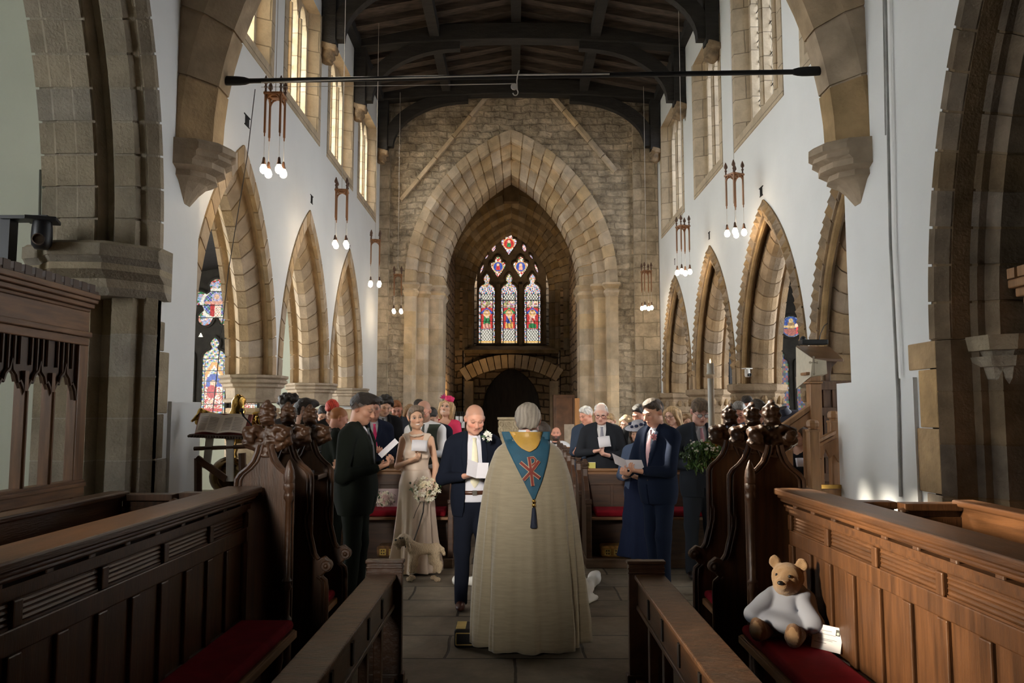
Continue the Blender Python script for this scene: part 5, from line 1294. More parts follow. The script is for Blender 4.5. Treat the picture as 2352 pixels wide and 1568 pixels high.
m=MB(); p=P(1868,786,YP+.12); m.cbox((p.x,p.y,p.z),(.26,.12,.05)); m.sphere((p.x-.1,p.y,p.z+.03),.035,8); o=m.build('reading_lamp',IRON,bevel=.01); tag(o,'black reading lamp lying on the pulpit desk','lamp')
m=MB(); m.tube([P(1908,862,7.4),P(1926,880,7.33),P(1932,900,7.31)],.006,6); m.build
# ================================================================ cameras on the walls
def ptz(name,lab,loc,rz,m,s,lens):
    t=thing(name,lab,'camera',loc,rz); t.scale=(s,s,s)
    MB().box(-.09,.09,-.08,.09,.10,.125).build('mount_plate',m,t,bevel=.006)
    b=MB(); b.lathe([(.055,.10),(.06,.06),(.062,.0),(.058,-.05),(.04,-.075),(.01,-.08)],(0,0,0),18); b.build('camera_head',m,t,smooth=True)
    l=MB(); M=Matrix.Translation((0,-.05,-.03))@Matrix.Rotation(PI/2,4,'X'); l.lathe([(.034,0),(.036,.04),(.036,.055),(.030,.056),(.028,.03)],(0,0,0),18,M); l.build('lens_barrel',lens,t,smooth=True)
    return t
BLK=mat('black_plastic',(.008,.008,.010),rough=.45); WPL=mat('white_plastic',(.66,.63,.58),rough=.45)
q=P(96,545,5.75); t=ptz('surveillance_camera','black dome camera on a tall black bracket above the left wooden screen',(q.x,5.75,q.z),.35,BLK,1.15,mat('lens_ring',(.25,.2,.18),rough=.25,metal=.8))
m=MB(); a=P(22,505,5.75); m.box(a.x-.075,a.x+.035,5.70,5.80,P(20,625,5.75).z,a.z+.015); o=m.build('bracket_post',BLK,None); o.parent=t; o.matrix_parent_inverse=Matrix.LocRotScale(t.location,t.rotation_euler,t.scale).inverted()
m=MB(); m.box(a.x-.03,q.x+.07,5.68,5.82,a.z-.005,a.z+.02); o=m.build('bracket_arm',BLK,None); o.parent=t; o.matrix_parent_inverse=Matrix.LocRotScale(t.location,t.rotation_euler,t.scale).inverted()
q=P(1719,858,11.0); ptz('surveillance_camera','small white camera on the right pier capital',(q.x-.02,10.98,q.z),.3,WPL,.62,BLK)
# ================================================================ wooden screens
SCR=mat('screen_oak',(0.17,0.082,0.035),rough=.45,var=.35,scale=5,stretch=(6,.6,6),bump=.1); SCRV=mat('screen_oak_upright',(0.155,0.075,0.032),rough=.45,var=.35,scale=5,stretch=(6,6,.6),bump=.1)
def screen(sg,X,y0,y1,zt,lab,n):
    t=thing('parclose_screen',lab,'screen',(0,0,0),0,'wooden screens in the chancel side arches')
    def bx(mb,w0,w1,*r): mb.box(min(sg*(X+w0),sg*(X+w1)),max(sg*(X+w0),sg*(X+w1)),*r)
    c=MB()
    for w,za,zb in ((-.10,zt-.06,zt-.02),(-.085,zt-.09,zt-.06),(-.06,zt-.125,zt-.09),(-.03,zt-.15,zt-.125),(-.025,zt-.30,zt-.15),(-.05,zt-.34,zt-.30),(-.03,zt-.40,zt-.34)): bx(c,w,.06,y0,y1,za,zb)
    c.build('cornice',SCR,t,bevel=.006)
    bt=MB(); y=y1-.06
    while y>y0: bx(bt,-.09,-.05,y-.075,y,zt-.02,zt+.045); y-=.11
    bx(bt,-.085,-.055,y0,y1,zt-.02,zt+.0); bt.build('battlement_strip',mat('dark_crest',(.06,.03,.016),rough=.5),t,bevel=.004)
    zb=P(100,1110,5.5).z
    p=MB(); bx(p,-.03,.05,y1-.13,y1,0,zt-.4); p.build('corner_post',SCRV,t,bevel=.01)
    b=MB(); bx(b,-.04,.05,y0,y1,zb-.12,zb); bx(b,-.055,.05,y0,y1,zb-.05,zb-.02); bx(b,-.01,.03,y0,y1,0,zb-.1); b.build('base_panel',SCR,t,bevel=.006)
    y=y1-.13; L=.30
    while y-L>y0:
        m=MB(); bx(m,-.03,.04,y-L-.02,y-L+.02,zb,zt-.62); m.tube([(sg*(X-.03),y-L,zb),(sg*(X-.03),y-L,zt-.75)],.014,6); m.build('mullion',SCRV,t)
        # ogee tracery head with little panels above
        h=MB(); pts=[]
        for k in range(17):
            u=k/16; z=zt-.80+.20*(1-abs(2*u-1))**.55+(.05 if abs(u-.5)<.04 else 0)-(.03 if .22<u<.30 or .70<u<.78 else 0); pts.append((y-L*u,z))
        for k in range(16):
            (ya,za),(yb,zb2)=pts[k],pts[k+1]
            h.add([(sg*(X-.0),ya,za),(sg*(X-.0),yb,zb2),(sg*(X-.0),yb,zt-.4),(sg*(X-.0),ya,zt-.4),(sg*(X+.02),ya,za),(sg*(X+.02),yb,zb2),(sg*(X+.02),yb,zt-.4),(sg*(X+.02),ya,zt-.4)],[(0,1,2,3),(4,7,6,5),(0,4,5,1)])
        h.tube([(sg*(X-.015),a,b) for a,b in pts],.014,6)
        for k in range(1,5): h.tube([(sg*(X-.01),y-L*k/5,zt-.64+.04*abs(k-2.5)),(sg*(X-.01),y-L*k/5,zt-.40)],.012,6)
        h.build('tracery_head',mat('dark_tracery_oak',(.055,.028,.014),rough=.4,var=.3),t)
        y-=L
    return t
zt_s=P(205,690,5.97).z
screen(-1,3.18,4.2,5.86,2.56,'dark oak screen with tracery heads under the black camera',5)
t=thing('organ_case','moulded oak cornice of the organ case at the right edge','organ',(0,0,0)); 
for i,(w,za,zb) in enumerate(((0,2.50,2.56),(.03,2.44,2.50),(.06,2.36,2.44),(.10,2.2,2.36))):
    MB().box(3.32+w,3.7,3.0,5.33-w,za,zb).build('cornice_moulding',PINE,t,bevel=.01)
m=MB(); y=5.3
while y>3.2: m.box(3.30,3.34,y-.08,y,2.56,2.63); y-=.11
m.build('battlement_strip',PINE,t,bevel=.005); MB().box(3.44,3.7,3.0,5.22,0,2.2).build('case_panel',SCRV,t)
# notice / memorial boards and tower furniture
def memorial(px0,py0,px1,py1,Y,lab):
    a=P(px0,py0,Y);b=P(px1,py1,Y); t=thing('memorial_sign',lab,'sign',(0,0,0)); MB().box(a.x,b.x,Y,Y+.05,b.z,a.z).build('board_panel',BLK,t)
    l=MB(); n=9
    for i in range(n):
        z=a.z+(b.z-a.z)*(i+1)/(n+1); w=(b.x-a.x); k=.7+.25*math.sin(i*2.1); l.box(a.x+w*(.5-.4*k),a.x+w*(.5+.4*k),Y-.004,Y,z-.012,z+.012)
    l.build('painted_lines',mat('faded_letter',(.25,.24,.22),rough=.8),t)
memorial(1674,800,1712,880,17.2,'dark memorial board on the aisle wall seen through the right arches')
YF=15.9; q=P(1168,975,YF)
ft=thing('font','carved pale stone font in the middle of the tower arch','font',(q.x,YF,0)); k=1/math.cos(PI/8)
def oc(pr,nm,m): 
    b=MB(); b.loft([[(r*k*math.cos(PI/8+PI/4*i),r*k*math.sin(PI/8+PI/4*i),z) for i in range(8)] for r,z in pr]); return b.build(nm,m,ft)
FS=mat('font_stone',(.42,.34,.22),rough=.9,var=.25,bump=.4,bscale=20); zt2=P(1168,958,YF).z
oc([(.24,0),(.24,.15),(.14,.25),(.12,.7),(.16,zt2-.4)],'pedestal',FS); oc([(.16,zt2-.4),(.19,zt2-.32),(.19,zt2-.06),(.22,zt2-.04),(.22,zt2)],'basin',FS)
b=MB()
for i in range(8):
    a=PI/4*i-PI/2; c=Vector((.195*math.cos(a),.195*math.sin(a),0)); tn=Vector((-math.sin(a),math.cos(a),0))
    for z in (zt2-.25,zt2-.13):
        b.tube([tuple(c+tn*.05*math.cos(t_)+Vector((0,0,z+.05*math.sin(t_)))) for t_ in [2*PI*j/10 for j in range(11)]],.012,5)
b.build('carved_roundel',FS,ft)
q=P(1295,905,19.0); a=P(1271,906,18.7);b_=P(1321,1000,18.7)
t=thing('cupboard','brown wooden cupboard against the right tower wall','cupboard',(0,0,0)); MB().box(a.x,b_.x,18.7,19.1,0,a.z).build('carcass',mat('cupboard_wood',(.14,.065,.03),rough=.4,var=.3),t,bevel=.01); MB().box(a.x+.06,b_.x-.06,18.68,18.70,.1,a.z-.07).build('door',mat('cupboard_door',(.17,.075,.032),rough=.4,var=.3),t,bevel=.008)
a=P(1320,914,17.1);b_=P(1332,1000,17.1); t=tag(MB().box(a.x,b_.x,17.1,17.18,0,a.z).build('door_leaf',mat('orange_plank',(.45,.20,.06),rough=.4,var=.15,stretch=(6,6,.6)),bevel=.01),'tall orange-brown open door leaf at the right tower jamb','door')
a=P(1296,974,16.9);b_=P(1319,1006,16.9); t=tag(MB().box(a.x,b_.x,16.9,16.93,0,a.z).build('notice_board',mat('beige_board',(.40,.32,.24),rough=.8)),'beige board standing behind the seated clergyman','board')
a=P(1048,946,15.2);b_=P(1066,990,15.2); t=thing('card_rack','black wire postcard rack beside the woman with pink headpiece','rack',(0,0,0)); m=MB()
for i in range(5): 
    x=a.x+(b_.x-a.x)*i/4; m.tube([(x,15.2,.3),(x,15.2,a.z)],.008,5)
for i in range(7): z=.8+(a.z-.8)*i/6; m.tube([(a.x,15.2,z),(b_.x,15.2,z)],.008,5)
m.build('wire_frame',IRON,t); m=MB(); m.box(a.x,b_.x,15.1,15.3,0,.3); m.build('rack_base',IRON,t)
for i in range(4):
    x=a.x+(b_.x-a.x)*(i+.5)/4; MB().box(x-.03,x+.03,15.18,15.19,a.z-.20-.1*(i%2),a.z-.08-.1*(i%2)).build('postcard',PAPER,t)
# ================================================================ people
SKINM=vmat('skin',rough=0.5,spec=0.35); HAIRM=vmat('hair',rough=0.45,spec=0.4,bump=0.5,bscale=160); CLOTH=vmat('suit_cloth',rough=0.9,spec=0.12,bump=0.12,bscale=220)
SHIRTM=vmat('shirt_cloth',rough=0.8,spec=0.2,bump=.05,bscale=200); LEATH=vmat('shoe_leather',rough=0.28,spec=0.5); SILK=vmat('silk',rough=0.42,spec=0.4)
GLASSES=mat('spectacle_frame',(.03,.02,.02),rough=.3); LENS=mat('spectacle_lens',(.75,.75,.78),rough=.08,var=.02)
FAIR=(.62,.36,.25); TAN=(.50,.27,.17); PALE=(.70,.43,.32); RUDDY=(.62,.30,.21)
EYEW=mat('eye_white',(.62,.58,.55),rough=.25,var=.02); EYED=mat('eye_dark',(.025,.016,.012),rough=.2); TEETH=mat('teeth_white',(.72,.68,.62),rough=.3,var=.02)
def mat4(R,p,s=1.0):
    M=Matrix.Identity(4)
    for i in range(3):
        for j in range(3): M[i][j]=float(R[i][j])*s
        M[i][3]=float(p[i])
    return M
class Head:
    def __init__(h,pitch=0,yaw=0,roll=0,size=1.0,piv=(0,.012,1.50)):
        h.R=rotm(0,0,math.radians(yaw))@rotm(math.radians(pitch),0,0)@rotm(0,math.radians(roll),0); h.p=np.array(piv,np.float32); h.s=size; h.off=np.array((0,-.012,.115),np.float32)
        h.M=mat4(h.R,h.p+h.s*(h.R@h.off),h.s)
    def __call__(h,x,y,z): return h.p+h.s*(h.R@(np.array((x,y,z),np.float32)+h.off))
    def inv(h,v): return ((v-h.p)@h.R)/h.s-h.off
def head_prims(S,h,female=False,nose=1.0,open_=False):
    s=h.s; e=lambda c,r,k=.02,op='u',q=None: S.ell(h(*c),tuple(a*s for a in r),h.R if q is None else h.R@q,k*s,op)
    e((0,.014,.036),(.0755,.096,.083)); e((0,-.025,-.03),(.060 if not female else .056,.068,.082),.03)
    e((0,-.060,-.086),(.032,.028,.024) if not female else (.026,.025,.022),.03)
    for sx in (1,-1):
        e((sx*.040,-.058,-.018),(.026,.026,.022),.02); e((sx*.045,-.02,-.065),(.022,.04,.028),.025)
        e((sx*.030,-.100,.012),(.017,.014,.011),.014,'s'); e((sx*.030,-.083,.011),(.0135,.0125,.0105),.004)
        S.cap(h(sx*.012,-.092,.028),h(sx*.045,-.080,.030),.009*s,.007*s,.012*s)
        e((sx*.076,.012,-.002),(.010,.019,.030),.01); e((sx*.082,.018,.008),(.008,.014,.018),.008)
        e((sx*.011,-.103,-.029),(.009,.010,.008),.008)
    S.cap(h(0,-.088,.018),h(0,-.111*nose,-.024),.0085*s,.012*s,.012*s)
    e((0,-.088,-.053),(.022,.009,.0065),.006); e((0,-.086,-.064),(.019,.009,.007),.006)
    if open_: e((0,-.096,-.058),(.013,.010,.005),.004,'s')
    S.cap((0,.03,1.40),h(0,.02,-.06),.056 if not female else .046,.052*s if not female else .043*s,.03)
def skin_color(h,base,lip=.5,brow=(.07,.04,.028),beard=None,cheek=.35,buzz=None,smile=False,closed=True,makeup=False):
    base=np.array(base,np.float32)
    def f(v):
        q=h.inv(v); C=np.tile(base,(len(v),1)); x,y,z=q[:,0],q[:,1],q[:,2]; ax=np.abs(x)
        def mix(w,c): 
            w=np.clip(w,0,1)[:,None]; C[:]=C*(1-w)+np.array(c,np.float32)*w
        near=(np.hypot(np.hypot(x,y),z)<.2)
        g=lambda cx,cy,cz,sx,sy,sz: np.exp(-((ax-cx)/sx)**2-((y-cy)/sy)**2-((z-cz)/sz)**2)
        mix(cheek*g(.040,-.08,-.022,.02,.04,.018),base*np.array((1.05,.62,.58))); mix(.4*g(0,-.11,-.028,.014,.03,.014),base*np.array((1.08,.66,.6)))
        mix(.5*g(.078,.012,0,.012,.03,.04),base*np.array((1.05,.6,.55)))
        if buzz is not None:
            zl=np.interp(y,[-.12,-.085,-.05,0,.05,.12],[.085,.075,.045,.0,-.03,-.06]); mix(((z-zl)/.012)*.75*near,buzz)
        if beard is not None:
            zl=np.interp(y,[-.12,-.07,-.02,.01,.05],[-.040,-.030,-.03,-.01,-.2]); w=((zl-z)/.010)*(z>-.125)*near*(y<.012); mix(w*.85,beard); mix(-1*g(0,-.09,-.058,.02,.02,.006)*0+0*x,base)
        mix(1.3*lip*np.exp(-(ax/.021)**4-((z+.059)/.0085)**2)*(y<-.07),(.42,.11,.10) if not makeup else (.45,.07,.09))
        if smile: mix(1.6*np.exp(-(ax/.020)**4-((z+.0585+.25*0)/.0045)**2)*(y<-.07),(.85,.80,.75))
        else: mix(.9*np.exp(-(ax/.020)**4-((z+.0588)/.003)**2)*(y<-.07),(.16,.05,.04))
        if brow is not None: mix(.9*np.exp(-((ax-.031)/.017)**4-((z-.033+(.012*((ax-.03)/.02)**2))/.0052)**2)*(y<-.05),brow)
        mix(1.2*np.exp(-((ax-.031)/.0135)**4-((z-.0085)/(.0035 if closed else .006))**2)*(y<-.05),(.05,.03,.025)); 
        if not closed: mix(1.0*np.exp(-((ax-.024)/.005)**2-((z-.0085)/.004)**2)*(y<-.05),(.55,.5,.47)); mix(1.0*np.exp(-((ax-.040)/.004)**2-((z-.0085)/.004)**2)*(y<-.05),(.55,.5,.47))
        mix(.5*g(.031,-.08,.016,.018,.03,.010),base*.5); mix(.45*g(.0,-.10,-.042,.016,.03,.004),base*.6); mix(.4*g(0,-.08,-.072,.016,.03,.005),base*.6)
        return C
    return f
def hand(S,w,d,n,curl=.8,side=1,k=.006,thumb=.6):
    w=np.array(w,np.float32); d=np.array(d,float); d/=np.linalg.norm(d); n=np.array(n,float); n-=d*(n@d); n/=np.linalg.norm(n); sp=np.cross(d,n)*side
    for i,(o,L,r) in enumerate(((.030,.070,.0090),(.0105,.082,.0095),(-.010,.076,.0092),(-.029,.060,.0082))):
        kn=w+d*(.088-.006*abs(i-1))+sp*o; S.cap(w+sp*o*.55+d*.012,kn,.0165,.0125,.012)
        a=curl*(.55+.06*i); d1=d*math.cos(a)+n*math.sin(a); p1=kn+d1*L*.45; b=a+curl*.75; d2=d*math.cos(b)+n*math.sin(b); p2=p1+d2*L*.33; c=b+curl*.5; d3=d*math.cos(c)+n*math.sin(c); p3=p2+d3*L*.24
        S.cap(kn,p1,r*1.1,r,k); S.cap(p1,p2,r,r*.94,k); S.cap(p2,p3,r*.94,r*.82,k)
    b0=w+d*.022+sp*.024; dt=d*.62+sp*.62*thumb/.6+n*.45; dt/=np.linalg.norm(dt); b1=b0+dt*.042; dt2=d*.85+sp*.15+n*.35; dt2/=np.linalg.norm(dt2); b2=b1+dt2*.032
    S.cap(b0,b1,.0145,.0115,.01); S.cap(b1,b2,.0112,.009,k)
def body_torso(S,t,w,d,f=False):
    if f:
        S.ell((0,.0,1.27),(.142*w+t,.092*d+t,.17+t),k=.05); S.ell((0,.0,1.08),(.115*w+t,.085*d+t,.17+t),k=.06); S.ell((0,.01,.92),(.155*w+t,.115*d+t,.16+t),k=.07)
        for sx in (1,-1): S.ell((sx*.068,-.075*d,1.255),(.058+t,.05+t,.058+t),k=.04)
        S.cap((-.115*w,.012,1.388),(.115*w,.012,1.388),.040+t,.040+t,.05)
        for sx in (1,-1): S.cap((sx*.04,.018,1.445),(sx*.12*w,.012,1.40),.032+t,.036+t,.04)
    else:
        S.ell((0,.005,1.27),(.168*w+t,.108*d+t,.19+t),k=.05); S.ell((0,-.005*d,1.08),(.152*w+t,.106*d+t,.19+t),k=.06); S.ell((0,.0,.93),(.160*w+t,.115*d+t,.15+t),k=.06)
        S.cap((-.14*w,.01,1.392),(.14*w,.01,1.392),.050+t,.050+t,.05)
        for sx in (1,-1): S.cap((sx*.05,.018,1.452),(sx*.145*w,.012,1.408),.040+t,.044+t,.04)
FYZ=[.75,.95,1.08,1.2,1.30,1.38,1.43,1.47]; FYY=[-.118,-.117,-.112,-.113,-.110,-.086,-.065,-.058]
def frontY(z,d=1.0,t=0.0): return float(np.interp(z,FYZ,FYY))*d-t
HANG=lambda sx,w=1:dict(e=(sx*.265*w,.03,1.12),w=(sx*.27*w,-.03,.88),d=(0,-.1,-1),n=(-sx,0,-.1),c=.35)
PCOUNT=[0]
NOHAND=('hidden',)
def person(label,X,Y,z0,rot,H,skin=FAIR,hd=None,w=1.0,dp=1.0,female=False,arms=None,group=None,vox=.0068,hair=None,outfit=None,glasses=None,legs=True,open_=False,nose=1.0,body_extra=None,**kc):
    hd=hd or Head(); arms=arms or {1:HANG(1,w),-1:HANG(-1,w)}
    root=thing('person',label,'person',(X,Y,z0),math.radians(rot),group); s=H/1.75; root.scale=(s,s,s)
    PCOUNT[0]+=1
    sj={sx:np.array((sx*(.185 if not female else .152)*w,.012,1.385),np.float32) for sx in (1,-1)}
    pts=[h_ for a in arms.values() for h_ in (a['e'],a['w'])]; hc=hd(0,0,0)
    lo=np.minimum.reduce([np.array(p) for p in pts]+[hc-.17,np.array((-.25,-.17,.80 if female else 1.0))])-.13; hi=np.maximum.reduce([np.array(p) for p in pts]+[hc+.17,np.array((.25,.17,1.5))])+.13
    S=SDF(lo,hi,vox); body_torso(S,-.006,w,dp,female); head_prims(S,hd,female,nose,open_)
    for sx,a in arms.items():
        fr=(.045,.038,.033,.0235) if not female else (.037,.031,.028,.020)
        S.cap(sj[sx],a['e'],fr[0],fr[1],.03); S.cap(a['e'],a['w'],fr[2]+.004,fr[3],.02); hand(S,a['w'],a['d'],a['n'],a.get('c',.8),a.get('side',1 if sx>0 else -1))
    if body_extra: body_extra(S,hd)
    if hair and hair[0] in ('short','fade','quiff','side','swept','thin','curly') and 'buzz' not in kc and not female: kc['buzz']=tuple(.55*a+.45*b for a,b in zip(skin,hair[1]))
    S.build('body',SKINM,root,skin_color(hd,skin,**kc))
    if kc.get('closed') is False:
        for sx in (1,-1):
            m=MB(); m.sphere((sx*.031,-.0865,.0095),.0125,10,rz=.0075,ry=.0105); o=m.build('eye',EYEW,root,smooth=True); o.matrix_local=hd.M
            q=MB(); q.sphere((sx*.031,-.0955,.0095),.0058,10,ry=.003); q=q.build('iris',EYED,o,smooth=True)
            m=MB(); m.tube([(sx*.031+.0145*math.cos(a),-.091-.004*math.sin(a),.0095+.0085*math.sin(a)) for a in [PI*k/8 for k in range(9)]],.0022,6); o=m.build('eyelashes',EYED,root); o.matrix_local=hd.M
    if kc.get('smile'):
        m=MB(); m.grid(lambda u,v:(.022*math.sin((u-.5)*2.6),-.100+.016*(2*u-1)**2,-.0568-.0065*v*(1-.75*(2*u-1)**2)+.005*(2*u-1)**2),12,3); o=m.build('teeth',TEETH,root,smooth=True,solid=.002); o.matrix_local=hd.M
    if hair: hair_mesh(root,hd,*hair)
    if glasses: spectacles(root,hd,glasses)
    if outfit: outfit(root,dict(w=w,d=dp,arms=arms,sj=sj,female=female,legs=legs,hd=hd))
    return root
def hair_mesh(root,hd,style,col,seed=1):
    S=SDF((-.15,-.16,-.30),(.15,.20,.20),.0068); lines={'short':([-.13,-.09,-.06,-.03,0,.04,.09,.13],[.085,.072,.055,.02,.005,-.02,-.05,-.06]),
        'fade':([-.13,-.09,-.06,-.03,0,.04,.09,.13],[.085,.070,.062,.05,.035,.02,.0,-.01]),'fringe':([-.13,-.09,-.06,-.03,0,.04,.09,.13],[.04,.038,.03,-.01,-.02,-.04,-.06,-.07]),
        'thin':([-.13,-.06,-.03,0,.04,.09,.13],[.11,.10,.05,.01,-.02,-.05,-.06]),'long':([-.13,-.09,-.06,-.04,0,.04,.13],[.085,.075,.04,-.02,-.1,-.2,-.25]),
        'up':([-.13,-.09,-.06,-.03,0,.04,.09,.13],[.088,.078,.055,.015,-.005,-.03,-.055,-.06])}
    base={'curly':'short','swept':'short','quiff':'fade','bob':'long','wavy':'long','side':'short','grey_back':'short'}.get(style,style)
    tight=style in ('short','fade','quiff','side','swept','thin','grey_back'); S.ell((0,.016,.038),(.0785,.0995,.0875) if tight else (.082,.103,.090),k=.01)
    if style in ('swept','quiff'):
        S.ell((.01,-.045,.105),(.050,.055,.030),k=.03); S.ell((.0,.0,.105),(.060,.075,.030),k=.03)
        if style=='quiff': S.ell((.0,-.080,.108),(.045,.032,.026),k=.02); S.ell((.02,-.06,.12),(.04,.04,.02),k=.02)
    if style in ('side','short'): S.ell((.0,-.005,.100),(.060,.082,.030),k=.03); S.ell((.018,-.052,.092),(.045,.042,.026),k=.02)
    if style=='fringe': S.ell((0,-.03,.07),(.082,.085,.06),k=.03); S.cap((-.05,-.098,.06),(.04,-.10,.05),.02,.018,.02)
    if style=='curly':
        r=np.random.default_rng(seed)
        for i in range(60):
            dr=r.normal(size=3); dr/=np.linalg.norm(dr); 
            if dr[2]<-.3 or (dr[1]<-.55 and dr[2]<.4): continue
            S.ell((dr[0]*.088,.016+dr[1]*.105,.045+dr[2]*.09),.024,k=.012)
    if style=='grey_back': S.ell((0,.03,.03),(.090,.100,.095),k=.02); S.ell((.0,.075,-.03),(.072,.045,.06),k=.03)
    if style in ('long','wavy','bob'):
        zl=-.24 if style!='bob' else -.13
        for sx in (1,-1):
            S.cap((sx*.07,-.02,.05),(sx*.088,.0,zl+.03),.034,.03,.03); S.cap((sx*.06,.06,.03),(sx*.075,.07,zl),.045,.035,.03)
            if style=='wavy':
                for k in range(5): S.ell((sx*(.085+.012*math.sin(k*2.2)),.01+.02*math.cos(k*1.7),.02-.05*k),.034,k=.015)
        S.cap((0,.09,.02),(0,.09,zl),.055,.045,.03)
    if style=='up':
        S.ell((0,.105,.02),(.05,.045,.05),k=.02); S.ell((.03,-.03,.095),(.06,.07,.03),k=.03)
        for sx in (1,-1): S.cap((sx*.068,-.045,.06),(sx*.078,-.035,-.05),.011,.006,.01)
    xs,zs=lines[base]
    S.fn((-9,-9,-9),(9,9,9),lambda X,Y,Z,Fv: np.maximum(Fv,np.where((np.abs(X)<.12)&True,np.interp(Y,xs,zs)+.006*np.sin(X*110+Y*70)+.004*np.sin(Y*210-X*60)-Z,9) if base not in('up',) else np.where((np.abs(X)>.062)&(Y<-.02)&(Z<.06),Fv,np.interp(Y,xs,zs)-Z)),0,'i')
    # keep the face clear
    S.ell((0,-.085,-.03),(.062 if base!='long' else .058,.075,.105),k=.01,op='s')
    if style=='thin': S.ell((0,-.045,.14),(.055,.11,.075),k=.02,op='s')
    S.bump(.0028,75,seed); S.bump(.0016,190,seed+4)
    col=np.array(col,np.float32)
    def hc(v):
        t=np.sin(v[:,0]*230+np.sin(v[:,1]*60+v[:,2]*25)*2.2+seed)*.5+.5; t2=np.sin(v[:,0]*90+v[:,1]*50)*.5+.5
        return col*(0.65+.45*t+.25*t2)[:,None]
    o=S.build('hair',HAIRM,root,hc); o.matrix_local=hd.M; return o
def spectacles(root,hd,kind):
    m=MB(); 
    for sx in (1,-1):
        c=Vector((sx*.033,-.112,.006)); m.tube([c+Vector((.024*math.cos(a),.004*abs(math.cos(a)),.018*math.sin(a))) for a in [2*PI*k/14 for k in range(15)]],.0022,5)
        m.tube([(sx*.057,-.106,.010),(sx*.080,-.03,.012),(sx*.082,.01,.008)],.0020,5)
    m.tube([(-.010,-.113,.010),(0,-.116,.012),(.010,-.113,.010)],.0018,5)
    o=m.build('glasses',GLASSES,root); o.matrix_local=hd.M
    if kind=='glare':
        l=MB()
        for sx in (1,-1): l.lathe([(.0215,-.0006),(.0215,.0006)],(0,0,0),14,Matrix.Translation((sx*.033,-.110,.006))@Matrix.Rotation(PI/2,4,'X'),sy=.78)
        q=l.build('lenses',LENS,root); q.matrix_local=hd.M
    return o
def sleeve(S,sj,a,r0,r1,r2,cut=.03,k=.03):
    e=np.array(a['e'],float);w=np.array(a['w'],float); d=(w-e)/np.linalg.norm(w-e); S.cap(sj,e,r0,r1,k); S.cap(e,w-d*cut,r1*.97,r2,.025)
def trousers(root,c,col,name='trousers',shoe=(.02,.013,.010),stance=0.0,vox=.0125):
    w=c['w']; S=SDF((-.30,-.26,-.02),(.30,.26,1.04),vox); S.ell((0,.0,.93),(.163*w,.118*c['d'],.16),k=.05)
    for sx in (1,-1):
        y=-stance*sx; S.cap((sx*.085*w,.005,.88),(sx*.093,y*.5-.012,.50),.092*w,.068,.04); S.cap((sx*.093,y*.5-.012,.50),(sx*.10,y+.012,.06),.068,.056,.03)
    S.bump(.003,32,3); S.fn((-1,-1,-1),(1,1,2),lambda X,Y,Z,Fv:np.maximum(np.maximum(Fv,.035-Z),Z-1.0),0,'i')
    S.build(name,CLOTH,root,col)
    for sx in (1,-1):
        y=-stance*sx; Q=SDF((-.09,-.24,-.02),(.09,.12,.14),.009); Q.ell((0,-.06,.04),(.043,.125,.038),k=.02); Q.ell((0,.03,.05),(.037,.05,.05),k=.02); Q.fn((-1,-1,-1),(1,1,1),lambda X,Y,Z,Fv:np.maximum(np.maximum(Fv,.0-Z),Z-.10),0,'i')
        o=Q.build('shoe',LEATH,root,shoe); o.location=(sx*.10,y+.012,0); o.rotation_euler=(0,0,sx*.15)
def shirt(root,c,col=(.70,.70,.74),sleeves=False,collar=True):
    S=SDF((-.40 if sleeves else -.24,-.40 if sleeves else -.19,.90),(.40 if sleeves else .24,.22,1.56),.0078); body_torso(S,.008,c['w'],c['d'],c['female'])
    h=c['hd']
    if sleeves:
        for sx,a in c['arms'].items(): sleeve(S,c['sj'][sx],a,.060,.050,.036)
        S.bump(.004,38,6)
    S.cap((0,.02,1.42),(0,.006,1.56),.050,.049,.0,'s')
    if collar:
        S.torus((0,.012,1.478),.060,.011,rotm(.32,0,0),.008); S.torus((0,.014,1.462),.063,.012,rotm(.32,0,0),.01)
        for sx in (1,-1): S.cap((sx*.022,-.052,1.458),(sx*.050,-.072,1.415),.011,.008,.008)
        S.cap((0,.02,1.44),(0,.004,1.56),.050,.049,.0,'s')
    o=S.build('shirt',SHIRTM,root,col)
    if not sleeves:
        for sx,a in c['arms'].items():
            if a.get('hide'): continue
            e=Vector(a['e']);w=Vector(a['w']); d=(w-e).normalized(); MB().tube([w-d*.05,w-d*.008],.031,14).build('cuff',mat('white_cuff',(.70,.70,.74),rough=.8,var=.02),root,smooth=True)
    return o
def tie(root,c,col,zb=1.02,wd=.038):
    d=c['d']; m=MB(); rows=[(1.452,.018),(1.425,.013),(1.40,.016),(1.32,.024),(1.2,.030),(zb+.05,wd),(zb,.004)]
    m.loft([[(-b,frontY(z,d,.018 if z<1.44 else .022),z),(0,frontY(z,d,.026 if z<1.44 else .034),z),(b,frontY(z,d,.018 if z<1.44 else .022),z),(0,frontY(z,d,.010),z)] for z,b in rows])
    nm='tie_%d'%PCOUNT[0]; o=m.build('tie',mat('tie_silk_%02x%02x%02x'%tuple(int(255*x) for x in col),col,rough=.5,var=.06,scale=40),root,smooth=True); return o
